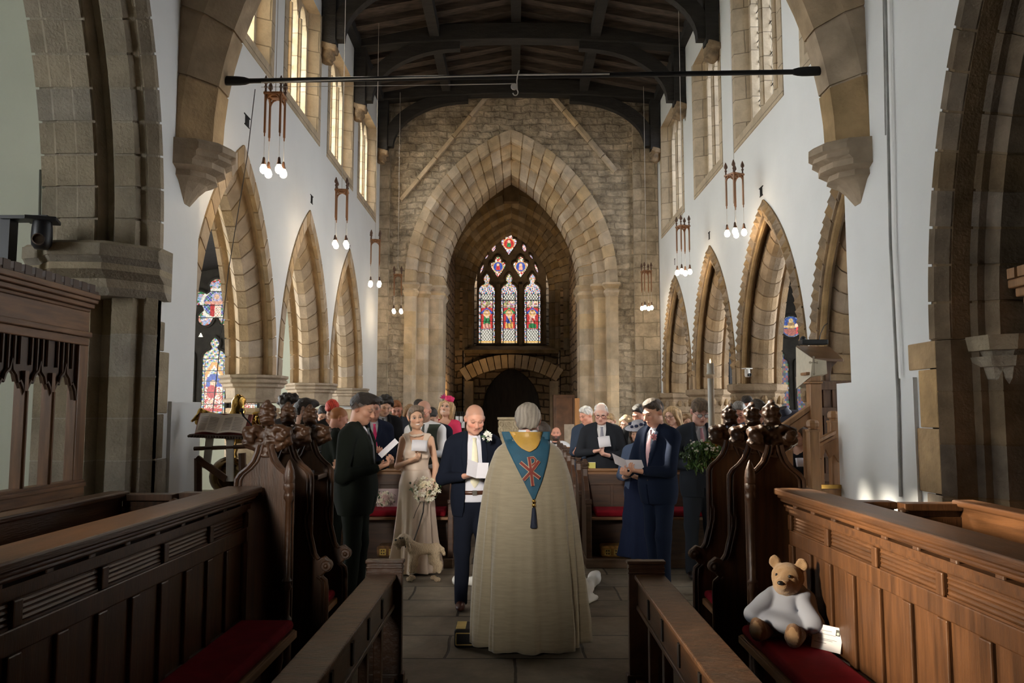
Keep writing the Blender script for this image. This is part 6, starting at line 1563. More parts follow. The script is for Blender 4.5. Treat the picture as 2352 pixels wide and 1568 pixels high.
def jacket(root,c,col,V='closed',hem=.78,lapel=True,name='jacket',vox=.0085,tin=.024,lapcol=None):
    w,d=c['w'],c['d']; A=c['arms']; pts=[np.array(p) for a in A.values() for p in (a['e'],a['w'])]
    lo=np.minimum.reduce(pts+[np.array((-.27*w,-.22*d,hem))])-.07; hi=np.maximum.reduce(pts+[np.array((.27*w,.22,1.50))])+.06
    S=SDF(lo,hi,vox); body_torso(S,tin,w,d,c['female']); S.ell((0,.006,.90),(.188*w,.140*d,.32),k=.06)
    S.bump(.0022,26,int(abs(col[2])*999)+3)
    F0=S.F.copy()
    for sx,a in A.items(): sleeve(S,c['sj'][sx],a,.068*min(1.1,w),.055,.041); 
    if V=='closed': zs=[.7,1.08,1.12,1.30,1.42,1.50]; hw=[0,0,.004,.040,.058,.055]; lw=[0,0,.018,.055,.040,.02]
    elif V=='open': zs=[.7,.95,1.10,1.30,1.42,1.50]; hw=[.10,.088,.078,.066,.060,.055]; lw=[0,0,.0,.048,.040,.02]
    elif V=='high': zs=[.7,1.22,1.26,1.36,1.44,1.50]; hw=[0,0,.01,.036,.052,.052]; lw=[0,0,.02,.04,.03,.02]
    else: zs=[.7,1.5]; hw=[-.1,-.1]; lw=[0,0]
    S.fn((-9,-9,-9),(9,.0,9),lambda X,Y,Z,Fv:np.maximum(Fv,-np.maximum(np.abs(X)-np.interp(Z,zs,hw),Y+.015)),0,'i')
    S.cap((0,.022,1.40),(0,.0,1.60),.064,.062,.006,'s')
    if lapel and V!='none':
        X,Y,Z=S.ax[0][:,None,None],S.ax[1][None,:,None],S.ax[2][None,None,:]; h_=np.interp(Z,zs,hw); l_=np.interp(Z,zs,lw)
        S.F=np.minimum(S.F,np.maximum.reduce(np.broadcast_arrays(F0-.009,np.abs(X)-h_-l_,h_-.002-np.abs(X),Y+.02,1.10-Z)))
        S.torus((0,.030,1.452),.068,.013,rotm(.45,0,0),.008); S.cap((0,.016,1.43),(0,-.10,1.50),.058,.05,.004,'s')
    S.bump(.0022,42,11); S.fn((-9,-9,-9),(9,9,hem+.05),lambda X,Y,Z,Fv:np.maximum(Fv,hem-Z),0,'i')
    S.build(name,CLOTH,root,col)
    if V=='closed':
        for z in (1.09,1.0): MB().sphere((.012,frontY(z,d,.030)-.006,z),.008,8,ry=.004).build('button',LEATHM,root)
LEATHM=mat('button_horn',(.02,.015,.012),rough=.3)
def suit(col,tiecol=None,shirtcol=(.70,.70,.74),V='closed',trouser=None,waistcoat=None,shoe=(.02,.013,.010),hem=.78,stance=0.0,tz=1.02,belt=False):
    def f(root,c):
        shirt(root,c,shirtcol); jacket(root,c,col,V,hem)
        if tiecol: tie(root,c,tiecol,tz)
        if waistcoat: vest(root,c,waistcoat,.016)
        if c['legs']: trousers(root,c,trouser or col,'trousers',shoe,stance)
        if belt:
            m=MB(); d=c['d']; m.grid(lambda u,v:(.155*math.sin((u-.5)*2.6)*c['w'],-.124*d*math.cos((u-.5)*2.6)-.006,.972+.034*v),16,2); m.build('belt',mat('brown_belt',(.07,.028,.016),rough=.35),root,smooth=True,solid=.006)
            MB().box(-.02,.02,-.140*d-.004,-.128*d,.968,1.01).build('buckle',mat('buckle_steel',(.45,.43,.40),rough=.25,metal=1),root,bevel=.003)
    return f
def vest(root,c,col,t=.018,zlo=.98):
    S=SDF((-.24,-.22,.90),(.24,.22,1.46),.0085); body_torso(S,t,c['w'],c['d'],c['female'])
    zs=[.9,1.16,1.30,1.42,1.5]; hw=[0,.0,.035,.060,.06]
    S.fn((-9,-9,-9),(9,.0,9),lambda X,Y,Z,Fv:np.maximum(Fv,-np.maximum(np.abs(X)-np.interp(Z,zs,hw),Y+.01)),0,'i')
    for sx in (1,-1): S.ell((sx*.20*c['w'],.01,1.30),(.055,.2,.14),k=.01,op='s')
    S.fn((-9,-9,-9),(9,9,1.1),lambda X,Y,Z,Fv:np.maximum(Fv,zlo-Z+.25*np.abs(X)*(Y<0)-.03),0,'i'); S.build('waistcoat',CLOTH,root,col)
def vested(col,tiecol=None,trouser=(.02,.02,.025),shirtcol=(.66,.66,.68)):
    def f(root,c):
        shirt(root,c,shirtcol,True); vest(root,c,col)
        if tiecol: tie(root,c,tiecol,1.1)
        if c['legs']: trousers(root,c,trouser)
    return f
def gown(col,hem=.04,sleeves=True,m=None,flare=.20,neck=.075,name='dress',vox=.0105,puff=0.0,colf=None):
    def f(root,c):
        w=c['w']; A=c['arms']; pts=[np.array(p) for a in A.values() for p in (a['e'],a['w'])] if sleeves else []
        lo=np.minimum.reduce(pts+[np.array((-.36,-.34,hem))])-.05; hi=np.maximum.reduce(pts+[np.array((.36,.34,1.5))])+.05
        S=SDF(lo,hi,vox); body_torso(S,.014,w,c['d'],c['female'])
        def skirt(X,Y,Z,Fv):
            r=np.interp(Z,[hem,.5,.95,1.05],[flare,flare*.82,.165,.135]); a=np.arctan2(Y,X); f_=np.clip((1.0-Z)/.9,0,1)*.10*(np.sin(a*7+.6)+.5*np.sin(a*12+2)); return (np.sqrt((X/1.12)**2+(Y*1.12)**2)-r*(1+f_))*.8
        S.fn((-9,-9,-9),(9,9,1.04),skirt,.05)
        if sleeves:
            for sx,a in A.items():
                sleeve(S,c['sj'][sx],a,.055+puff,.045+puff*.6,.035)
        S.bump(.003,36,8); S.cap((0,.0,1.36+.02),(0,-.02,1.60),neck,neck*1.2,.01,'s'); S.fn((-9,-9,-9),(9,9,9),lambda X,Y,Z,Fv:np.maximum(Fv,hem-Z),0,'i')
        S.build(name,m or CLOTH,root,colf or col)
    return f
def wpt(root,p): 
    bpy.context.view_layer.update(); return root.matrix_world@Vector(p)
def paper(label,cx,cz,Y,w,h,tilt,rz,fold=0.0,roll=0,lines=True,group='folded orders of service held by guests'):
    """a folded sheet standing at pixel-measured place; tilt leans its top away, fold opens the two leaves"""
    t=thing('order_of_service',label,'booklet',(cx,Y,cz),0,group); t.rotation_euler=(tilt,roll,rz)
    PW=mat('service_paper',(.66,.64,.68),rough=.75,var=.03)
    for i,sg in enumerate((-1,1)):
        m=MB(); dy=-fold*w/2
        m.loft([[(0,0.0,-h/2),(sg*w/2,dy,-h/2),(sg*w/2,dy,h/2),(0,0,h/2)],[(0,.002,-h/2),(sg*w/2,dy+.002,-h/2),(sg*w/2,dy+.002,h/2),(0,.002,h/2)]]); m.build('leaf_sheet',PW,t)
    return t
def single(label,cx,cz,Y,w,h,tilt,rz,roll=0): 
    t=thing('order_of_service',label,'booklet',(cx,Y,cz),0,'folded orders of service held by guests'); t.rotation_euler=(tilt,roll,rz)
    PW=mat('service_paper',(.66,.64,.68),rough=.75,var=.03); m=MB(); m.grid(lambda u,v:((u-.5)*w,-.012*math.sin(PI*u),(v-.5)*h),8,3); m.build('front_cover',PW,t,smooth=True,solid=.0015); m=MB(); m.grid(lambda u,v:((u-.5)*w+.002,.004-.012*math.sin(PI*u),(v-.5)*h-.002),8,3); m.build('back_cover',PW,t,smooth=True,solid=.001); return t
def flowers(label,p,n,r,rad,cols,parent=None,name='buttonhole',cat='flower',leaves=10,seed=3,lsize=.03):
    t=thing(name,label,cat,p); g=np.random.default_rng(seed)
    for i in range(n):
        d=Vector(g.normal(size=3)); d.normalize(); d.y=-abs(d.y); c=Vector((d.x*rad[0],d.y*rad[1],d.z*rad[2]))*(.35+.6*g.random() if n>1 else 0)
        col=cols[i%len(cols)]; m=MB(); rr=r*(.75+.5*g.random())
        ax=Matrix.Translation(c)@Vector((0,-1,0)).rotation_difference((d+Vector((0,-.6,.1))).normalized()).to_matrix().to_4x4()
        for k in range(5):
            a=2*PI*k/5+g.random(); q=[ax@Vector(v) for v in ((0,0,0),(rr*.7*math.cos(a-.55),-.25*rr,rr*.7*math.sin(a-.55)),(rr*1.1*math.cos(a),-.45*rr,rr*1.1*math.sin(a)),(rr*.7*math.cos(a+.55),-.25*rr,rr*.7*math.sin(a+.55)))]; m.add(q,[(0,1,2),(0,2,3)])
        for k in range(4):
            a=2*PI*k/4+.4; q=[ax@Vector(v) for v in ((0,-.1*rr,0),(rr*.45*math.cos(a-.6),-.55*rr,rr*.45*math.sin(a-.6)),(rr*.5*math.cos(a),-.75*rr,rr*.5*math.sin(a)),(rr*.45*math.cos(a+.6),-.55*rr,rr*.45*math.sin(a+.6)))]; m.add(q,[(0,1,2),(0,2,3)])
        m.build('blossom',mat('petal_%02x%02x%02x'%tuple(int(255*x) for x in col),col,rough=.7,var=.06),t,fixn=False)
    if leaves: leafcloud('leaf_spray',leaves,(0,.004,0),(rad[0]*1.15,rad[1]*.8,rad[2]*1.15),lsize,LEAF2,t,g)
    return t
NAVY=(.007,.0095,.018); GREEN=(.010,.0125,.0095); CHAR=(.016,.017,.020); GREY=(.045,.052,.065); BLUE=(.030,.055,.130)
def at(px,ytop,Y,z0=.0): return P(px,ytop,Y).x, P(px,ytop,Y).z-z0
def arm(e,w,d,n,c=.8,**k): return dict(e=e,w=w,d=d,n=n,c=c,**k)
def read2(z=1.10,y=-.25,x=.07): return {1:arm((.225,-.03,1.10),(x+.03,y,z),(-.6,-.6,.25),(-.3,.2,.9),.9),-1:arm((-.225,-.03,1.10),(-x-.03,y,z),(.6,-.6,.25),(.3,.2,.9),.9)}
DKH=(.018,.012,.009); BRH=(.06,.032,.018); GING=(.28,.10,.03); BLON=(.46,.30,.15); GREYH=(.22,.20,.18); WHH=(.62,.60,.56)
def guest(label,px,yt,Y,rot,z0=None,**k):
    z0=(.10 if Y>8.9 else 0) if z0 is None else z0; Y=Y+(.04 if Y>9 else 0); x,h=at(px,yt,Y,z0); return person(label,x,Y,z0,rot,h,**k)
# ---------------------------------------------------------------- the groom
gx,gh=at(1088,925,6.97)
groom=person('bald man in an open navy suit with an ivory tie, reading beside the priest',gx,6.97,0,8,gh,skin=(.60,.31,.22),hd=Head(22,6,0,1.04),arms={-1:arm((-.265,.0,1.10),(-.10,-.215,1.135),(.75,-.55,.2),(.25,.1,.95),.95),1:HANG(1)},vox=.006,
  outfit=suit(NAVY,(.68,.63,.46),(.60,.60,.66),'open',shoe=(.085,.024,.014),belt=True,tz=1.03,trouser=(.008,.010,.018)),buzz=(.42,.22,.15),cheek=.6,open_=True,brow=(.30,.15,.09))
p=P(1096,1079,6.70); paper('folded white order of service held by the bald man in navy',p.x,p.z,6.655,.175,.145,-.55,.15,.35,.18)
p=P(1121,1000,6.78); flowers('white rose buttonhole on the navy jacket of the bald man',p,7,.024,(.045,.025,.045),[(.75,.74,.68),(.80,.78,.72)],leaves=12,lsize=.025)
# ---------------------------------------------------------------- bridesmaid
bx,bh=at(958,930,8.5); BH=Head(6,10,-7,1.02)
CH=(.64,.51,.41)
def champagne(root,c):
    S=SDF((-.30,-.28,.01),(.30,.27,1.48),.0075); body_torso(S,.010,c['w'],c['d'],True)
    def skirt(X,Y,Z,Fv):
        r=np.interp(Z,[.0,.12,.35,.6,.8,.92,1.0,1.08],[.245,.222,.196,.182,.176,.166,.140,.112]); a=np.arctan2(Y,X); f_=np.clip((.95-Z)/.85,0,1)**1.0*.15*(np.sin(a*6+.7)+.6*np.sin(a*11+1.9)+.4*np.sin(a*17))
        return (np.sqrt((X/1.06)**2+(Y*1.16)**2)-r*(1+f_))*.85
    S.fn((-9,-9,-9),(9,9,1.06),skirt,.05)
    for k in range(4): S.cap((-.11,-.075-.012*k,1.235-.012*k),(.02,-.118+.003*k,1.165+.02*k),.010,.008,.02); S.cap((.11,-.075-.012*k,1.235-.012*k),(.0,-.118+.003*k,1.165+.02*k),.010,.008,.02)
    zs=[1.0,1.245,1.30,1.40,1.47]; hw=[-.1,.0,.030,.072,.082]
    S.fn((-9,-9,1.0),(9,9,9),lambda X,Y,Z,Fv:np.maximum(Fv,-np.maximum(np.abs(X)-np.interp(Z,zs,hw)*np.where(Y>0,.8,1.0),Y-.10)),0,'i')
    for sx in (1,-1): S.ell((sx*.168*c['w'],.01,1.33),(.052,.16,.10),k=.008,op='s')
    S.fn((-9,-9,-9),(9,9,9),lambda X,Y,Z,Fv:np.maximum(np.maximum(Fv,Z-1.452),.018-Z),0,'i'); S.build('dress',SILKD,root,smooth_it=1)
    b=MB(); b.tube([((.078+.012*math.sin(3*a))*math.sin(a),.012-.078*math.cos(a),1.428+.026*(1-math.cos(a))/2+.006*math.sin(2*a)) for a in [2*PI*k/32 for k in range(33)]],[.013+.004*math.sin(k*1.3) for k in range(33)],10); b.build('neck_scarf',SILKD,root,smooth=True)
    b=MB(); b.grid(lambda u,v:(-.13-.06*u+.03*math.sin(v*3),.10+.05*math.sin(u*3),1.40-1.02*v),5,14); b.build('scarf_tail',SILKD,root,smooth=True,solid=.003)
SILKD=mat('champagne_silk',CH,rough=.42,var=.05,scale=3,spec=.45,sheen=.2)
bm=person('smiling woman in a long champagne dress with a bouquet and a dog lead',bx,8.5,0,6,bh,skin=(.62,.37,.25),hd=BH,female=True,w=.98,vox=.0058,
  arms={-1:arm((-.20,.02,1.10),(-.075,-.17,1.17),(.85,-.25,.25),(.3,.2,.9),.95),1:arm((.205,.03,1.11),(.175,-.09,.88),(.0,-.3,-.95),(-.9,-.2,0),.9)},hair=('up',(.16,.11,.075),4),outfit=champagne,smile=True,closed=False,makeup=True,cheek=.5)
p=P(963,1023,8.24); single('folded white order of service held by the woman in champagne',p.x,p.z,8.24,.155,.115,-.35,.1,.05)
p=P(977,1126,8.22); flowers('large round bouquet of cream flowers held by the woman in champagne',p,95,.026,(.155,.11,.135),[(.72,.66,.48),(.78,.74,.62),(.70,.60,.42),(.66,.52,.42)],name='bouquet',cat='flowers',leaves=70,lsize=.026,seed=8)
p=P(884,1144,8.98); flowers('small cream bouquet lying on the red front pew cushion on the left',p,48,.026,(.115,.08,.075),[(.70,.66,.52),(.74,.70,.60),(.62,.45,.42)],name='bouquet',cat='flowers',leaves=50,lsize=.03,seed=9)
a=P(866,1122,9.17);b=P(925,1160,9.17); t=thing('card','large pale card standing behind the bouquet on the left front pew','card',(0,0,0)); MB().box(a.x,b.x,9.17,9.176,.60,a.z).build('card_sheet',mat('pinkish_card',(.42,.33,.33),rough=.8),t)
# ---------------------------------------------------------------- dog
DG=vmat('dog_fur',rough=.9,spec=.1,bump=.9,bscale=120)
YD=8.10
def dp(px,py,dy=0): q=P(px,py,YD+dy); return (q.x,q.y,q.z)
dog=thing('dog','curly cream dog on a lead standing before the champagne dress','dog',(0,0,0))
a=np.array(dp(955,1265));lo=np.array(dp(895,1330))-.08;hi=np.array(dp(1035,1215))+.10; lo[1]=YD-.2;hi[1]=YD+.2; lo[2]=-.01
S=SDF(lo,hi,.0062)
S.ell(dp(953,1263),(.072,.060,.070),k=.04); S.ell(dp(976,1260),(.085,.054,.054),k=.05); S.ell(dp(1000,1261),(.060,.056,.064),k=.04); S.cap(dp(946,1254),dp(933,1240,-.02),.050,.042,.04)
S.ell(dp(927,1239,-.03),(.062,.058,.060),k=.03); S.cap(dp(922,1243,-.05),dp(911,1242,-.085),.034,.030,.025); S.ell(dp(910,1247,-.085),(.030,.028,.026),k=.015); S.ell(dp(915,1256,-.065),(.028,.026,.03),k=.02)
for sy in (-.065,.05): S.cap(dp(935,1236,sy-.03),dp(939,1261,sy-.035),.020,.026,.015)
for sy,ox in ((-.045,0),(.045,6)):
    S.chain([dp(949+ox,1275,sy),dp(947+ox,1295,sy),dp(944+ox,1310,sy)],[.036,.028,.026],.025); S.ell((dp(941+ox,1315,sy)[0],YD+sy-.005,.024),(.036,.030,.026),k=.015)
for sy,ox in ((-.045,0),(.045,-9)):
    S.chain([dp(1001+ox,1270,sy),dp(1002+ox,1288,sy),dp(1011+ox,1296,sy),dp(1008+ox,1311,sy)],[.046,.034,.025,.024],.022); S.ell((dp(1005+ox,1315,sy)[0],YD+sy-.005,.022),(.034,.028,.024),k=.012)
S.chain([dp(1006,1254),dp(1015,1261),dp(1020,1272)],[.024,.021,.018],.015)
S.bump(.0018,150,1); S.bump(.0018,260,5)
def furc(v):
    n=np.sin(v[:,0]*260+np.sin(v[:,2]*170)*1.5)*np.sin(v[:,2]*230+v[:,1]*150); c=np.array((.60,.46,.31),np.float32)*(1+.16*n)[:,None]
    hd_=np.array(dp(927,1232,-.03)); w=np.exp(-(((v-hd_)/.06)**2).sum(1))[:,None]; c=c*(1-.5*w)+np.array((.70,.62,.52))*.5*w
    for q,r in ((dp(917,1238,-.085),.010),(dp(922,1236,-.085),.012)):
        pass
    e=np.array(dp(920,1236,-.082)); w=np.exp(-(((v-e)/np.array((.013,.03,.011)))**2).sum(1))[:,None]; c=c*(1-w)+np.array((.03,.02,.015))*w
    m=np.array(dp(911,1250,-.11)); w=.6*np.exp(-(((v-m)/np.array((.02,.03,.007)))**2).sum(1))[:,None]; c=c*(1-w)+np.array((.10,.05,.03))*w
    return c
S.build('body',DG,dog,furc)
MB().sphere(dp(909,1240,-.105),.013,10).build('nose',BLK,dog,smooth=True)
for px in (918,925): MB().sphere(dp(px,1235,-.083),.0075,8).build('eye',BLK,dog,smooth=True)
m=MB(); c=Vector(dp(938,1252,-.02)); m.tube([c+Vector((.03*math.cos(a)*.9,.066*math.sin(a),.012*math.cos(a)+.0)) for a in [2*PI*k/20 for k in range(21)]],.007,6); m.build('collar',mat('dog_collar',(.03,.02,.015)),dog)
m=MB(); m.tube([P(974,1152,8.2),P(972,1175,8.2),P(963,1205,8.2),P(951,1240,8.2),P(945,1247,8.22)],.008,6); tag(m.build('dog_lead',mat('dark_lead',(.025,.016,.012),rough=.6)),'dark lead running from the bouquet hand to the dog','lead')
m=MB(); m.tube([P(966,1152,8.2),P(955,1175,8.2),P(950,1190,8.2)],.0045,6); tag(m.build('ribbon',mat('bouquet_ribbon',(.10,.07,.05))),'thin ribbon hanging under the large bouquet','ribbon')
# ---------------------------------------------------------------- the priest in a cope
VX,VY=P(1213,960,5.84).x,5.84
priest=thing('person','grey-haired priest seen from behind in a cream cope with a blue hood','person',(VX,VY,0))
ph=Head(4,-8,0,1.06,piv=(0,.0,1.485))
S=SDF((-.25,-.2,1.25),(.25,.2,1.85),.006); body_torso(S,-.006,1,1); head_prims(S,ph); o=S.build('body',SKINM,priest,skin_color(ph,(.62,.34,.25))); 
flip=Matrix.Rotation(PI,4,'Z'); o.matrix_local=flip
h=hair_mesh(priest,ph,'grey_back',(.27,.235,.195),5); h.matrix_local=flip@ph.M
CW=[(1.50,.085,.085),(1.47,.125,.10),(1.44,.19,.115),(1.40,.235,.13),(1.30,.275,.165),(1.18,.310,.195),(1.0,.335,.225),(.86,.350,.245),(.54,.378,.275),(.22,.398,.295),(.06,.406,.30)]
def cope_r(z): return float(np.interp(z,[c[0] for c in CW][::-1],[c[1] for c in CW][::-1])),float(np.interp(z,[c[0] for c in CW][::-1],[c[2] for c in CW][::-1]))
def cope_pt(a,z,t=0.0):
    rx,ry=cope_r(z); k=max(0,min(1,(1.38-z)/1.2)); side=abs(math.cos(a))
    f0=lambda q:1-abs(math.sin(q/2))*2; f=1+k*(.085*f0(a*9+.5+z*.6)*(.3+.7*side)+.055*f0(a*17+1.3-z*.8)*(.25+.75*side)+.016*math.sin(a*29+z*2)+.030*math.sin(a*6+1)+.018*math.sin(a*11-z*1.5)); 
    sway=.012*math.sin(z*5+a*2)*k
    return ((rx*f+t)*math.cos(a),(ry*f+t)*math.sin(a)+sway,z-.045*math.sin(a*11)*.12*(z<.1))
def copeY(x,z,t=.012):
    rx,ry=cope_r(z); u=max(-1,min(1,x/rx)); a=-math.acos(u); p=cope_pt(a,z); return p[1]-t
zs=[.045+ (1.50-.045)*i/52 for i in range(53)]
m=MB(); m.loft([[cope_pt(2*PI*k/180,z) for k in range(180)] for z in zs],cap=False)
COPE=mat('cope_silk',(.32,.268,.182),rough=.58,var=.10,scale=26,stretch=(.35,.35,3.2),bump=.25,bscale=150,spec=.3,sheen=.3)
m.build('cope',COPE,priest,smooth=180,solid=.006)
sk=MB(); sk.loft([[(.20*math.cos(2*PI*k/24),.16*math.sin(2*PI*k/24),z) for k in range(24)] for z in (.03,.6,1.2)]); sk.build('cassock',mat('black_cassock',(.012,.012,.014),rough=.8),priest,smooth=True)
for sx in (1,-1):
    q=MB().sphere((sx*.10,.09,.035),.045,10,rz=.035,ry=.12); q.build('shoe',BLK,priest,smooth=True)
def vp(px,py,t):      # a point on the back of the cope under a measured place
    x=(px-1213)/F*(VY-.2)*1.0; z=CAMZ-(py-944)/F*(VY-.2)
    return x,z
def sheet(name,fl,fr,y0,y1,nm,m_,t,nu=12,nv=16,th=.004):
    g=MB()
    def f(u,v):
        py=y0+(y1-y0)*v; a=np.interp(py,*fl); b=np.interp(py,*fr); x,z=vp(a+(b-a)*u,py,t); return (x,copeY(x,z,t),z)
    g.grid(f,nu,nv); return g.build(nm,m_,priest,smooth=True,solid=th)
BLUEH=mat('hood_blue',(.012,.075,.125),rough=.7,var=.12,scale=14,bump=.1,bscale=200); GOLDL=mat('hood_gold',(.46,.27,.05),rough=.45,var=.1,scale=14,bump=.1,bscale=120)
ys=[992,1000,1012,1030,1060,1100,1145]
sheet('hood',(ys,[1150,1152,1156,1164,1179,1200,1223]),(ys,[1264,1264,1264,1262,1256,1244,1225]),992,1145,'hood',BLUEH,.016,18,26,.008)
sheet('hood',([992,1000,1010,1020,1030,1037],[1169,1173,1179,1187,1198,1214]),([992,1000,1010,1020,1030,1037],[1247,1244,1241,1237,1230,1216]),992,1037,'hood_lining',GOLDL,.038,14,12)
for side,pts in ((-1,[(1150,992),(1140,1003),(1136,1015),(1150,1014)]),(1,[(1264,992),(1270,1000),(1272,1012),(1264,1012)])):
    pass
g=MB(); g.tube([(.125*math.cos(a),.02+.10*math.sin(a),1.455+.02*math.sin(a)) for a in [2*PI*k/28 for k in range(29)]],.030,10); g.build('orphrey_band',BLUEH,priest,smooth=True)
g=MB(); g.loft([[(r*math.cos(2*PI*k/24),r*.86*math.sin(2*PI*k/24)+oy,z) for k in range(24)] for z,r,oy in ((1.445,.118,.0),(1.475,.098,.0),(1.505,.075,.0),(1.545,.070,.0),(1.545,.064,0),(1.50,.064,0))],cap=False); g.build('alb_collar',mat('alb_linen',(.66,.68,.72),rough=.8,var=.03),priest,smooth=True)
def strip(pts,wd,nm,m_,t):
    g=MB(); rings=[]
    for i,(px,py) in enumerate(pts):
        a=pts[max(i-1,0)];b=pts[min(i+1,len(pts)-1)]; dx,dy=b[0]-a[0],b[1]-a[1]; l=math.hypot(dx,dy); nx,ny=-dy/l*wd/2,dx/l*wd/2
        q=[]
        for tt,sg in ((t,1),(t,-1),(t-.006,-1),(t-.006,1)):
            x,z=vp(px+nx*sg,py+ny*sg,t); q.append((x,copeY(x,z,tt),z))
        rings.append(q)
    g.loft(rings); return g
RD=mat('badge_red',(.20,.022,.012),rough=.7,var=.1,scale=30); PL=mat('badge_outline',(.42,.30,.20),rough=.7)
bars=[[(1213.5,1048),(1217,1070),(1222,1112)],[(1194,1060),(1218,1080),(1238,1095)],[(1237,1057),(1219,1080),(1201,1099)]]
arc=[(1216,1050),(1224,1049),(1229,1054),(1228,1061),(1220,1067)]
mo=MB(); mr_=MB()
for b in bars:
    q=strip(b,8.4,'',None,.036); mo.add(q.v,q.f); q=strip(b,5.4,'',None,.042); mr_.add(q.v,q.f)
q=strip(arc,5.4,'',None,.036); mo.add(q.v,q.f); q=strip(arc,3,'',None,.042); mr_.add(q.v,q.f)
mo.build('monogram_outline',PL,priest); mr_.build('monogram',RD,priest)
x,z=vp(1224,1150,0); y=copeY(x,z,.03)
g=MB(); g.lathe([(.002,.03),(.012,.02),(.012,.008),(.006,.0),(.013,-.008),(.013,-.02),(.004,-.03)],(x,y,z),12); g.build('tassel_bead',BRASS,priest,smooth=True)
g=MB(); g.lathe([(.006,-.028),(.012,-.034),(.014,-.06),(.020,-.12),(.025,-.165),(.020,-.170)],(x,y-.004,z),18); o=g.build('tassel',mat('navy_tassel',(.008,.014,.035),rough=.7,var=.3,scale=60,stretch=(6,6,.3)),priest,smooth=True)
# ---------------------------------------------------------------- the bride, hidden behind the priest
BXX=P(1246,960,7.05).x
WHITE=(.72,.70,.66); WSAT=mat('white_satin',(.70,.68,.63),rough=.45,var=.03)
bride=person('dark-haired woman in a long white satin dress with a train, behind the priest',BXX,7.05,0,-150,1.60,skin=FAIR,hd=Head(15,0,0),female=True,vox=.0075,hair=('up',(.03,.02,.014),7),
   arms={1:arm((.19,-.05,1.10),(.08,-.22,1.08),(-.5,-.7,.1),(-.3,0,.9),.9),-1:arm((-.19,-.05,1.10),(-.08,-.22,1.08),(.5,-.7,.1),(.3,0,.9),.9)},outfit=gown((.72,.70,.66),.03,False,SHIRTM,.34,.09,'wedding_dress'))
S=SDF((-.75,6.75,-.02),(1.0,8.1,.75),.013)
tp=lambda px,py,z: (lambda q:(q.x,q.y,z))(G(px,py))
S.cap((BXX+.12,7.1,.62),(BXX+.22,7.2,.10),.10,.20,.05); S.ell((BXX,7.35,.02),(.50,.42,.05),k=.04)
S.chain([tp(1338,1390,.045),tp(1336,1370,.05),tp(1348,1362,.06),tp(1366,1345,.07),tp(1372,1325,.06)],[.035,.05,.055,.055,.04],.04)
S.chain([tp(1055,1350,.03),tp(1050,1342,.045),tp(1052,1334,.04)],[.03,.045,.03],.03); S.chain([tp(1055,1340,.02),tp(1110,1345,.03),tp(1180,1350,.03)],[.05,.06,.06],.05)
S.bump(.006,26,3); S.fn((-9,-9,-9),(9,9,9),lambda X,Y,Z,Fv:np.maximum(Fv,.004-Z),0,'i'); o=S.build('train',WSAT,None)
o.parent=bride; bpy.context.view_layer.update(); o.matrix_parent_inverse=bride.matrix_world.inverted()
# ---------------------------------------------------------------- left foreground man
lx,lh=at(822,901,7.1)
big=person('broad man in a dark green suit standing beside the left stalls, reading',lx,7.1,0,82,lh,skin=(.50,.26,.17),hd=Head(20,-4,0,1.04),w=1.10,dp=1.18,vox=.0062,
  arms={1:arm((.29,.03,1.08),(.12,-.21,1.145),(-.55,-.6,.15),(-.2,.0,.95),1.1),-1:arm((-.29,.03,1.07),(-.10,-.22,1.13),(.5,-.6,.2),(.2,.1,.95),1.15)},hair=('quiff',DKH,2),outfit=suit(GREEN,(.02,.02,.02),hem=.74),buzz=(.055,.032,.022),nose=1.03)
p=P(892,1029,7.08); paper('white order of service held by the broad man in dark green',p.x,p.z,7.08,.05,.20,0,.15,.1,.82)
# ---------------------------------------------------------------- right foreground man
rx_,rh=at(1508,912,7.66)
best=person('young man in a navy suit with a pink rose holding an open booklet',rx_,7.66,0,-52,rh,skin=(.58,.32,.22),hd=Head(20,-6,0,1.02),w=1.0,vox=.0062,
  arms={1:arm((.24,-.10,1.09),(.10,-.31,1.09),(-.5,-.7,.1),(-.2,.1,.95),1.15),-1:arm((-.26,-.06,1.09),(-.06,-.34,1.06),(.35,-.8,.1),(.1,.1,.95),1.15)},hair=('short',(.05,.032,.020),3),outfit=suit((.0085,.014,.032),(.50,.28,.30),(.62,.64,.70),stance=.06),nose=1.04)
p=P(1440,1067,7.45); paper('open white booklet held by the young man in navy on the right',p.x,p.z,7.45,.30,.15,-.95,.25,.25,.22)
p=P(1501,1003,7.47); flowers('pink rose buttonhole on the young man in navy on the right',p,3,.026,(.012,.012,.012),[(.62,.30,.34)],leaves=14,lsize=.026)
# ---------------------------------------------------------------- people in the left block
rd=read2()
guest('man in a navy suit with a bright pink tie behind the front left pew',858,916,9.5,20,skin=(.48,.24,.17),hd=Head(2,-4,0,1.05),hair=('short',(.05,.035,.026),5),outfit=suit((.010,.014,.030),(.55,.015,.12),(.60,.60,.64),'high'),closed=False,arms=rd,dp=1.1)
guest('bald man in glasses and a grey green waistcoat behind the woman in champagne',977,917,9.5,-8,skin=RUDDY,hd=Head(24,-6,0,1.05),w=1.06,dp=1.1,outfit=vested((.06,.07,.055),(.04,.045,.04)),glasses='plain',beard=(.34,.19,.13),arms=rd,buzz=(.45,.24,.17))
guest('young man with sunglasses pushed up on his dark hair',880,906,10.42,12,skin=FAIR,hd=Head(24,10,6),hair=('curly',DKH,2),outfit=suit((.014,.014,.016),(.02,.02,.02),(.60,.63,.70)),arms=rd,body_extra=None)
guest('ginger bearded man in a grey suit smiling down',912,916,11.34,8,skin=RUDDY,hd=Head(24,4,-6),hair=('side',GING,3),outfit=suit(GREY,(.03,.03,.035)),arms=rd,beard=(.30,.11,.04),smile=True)
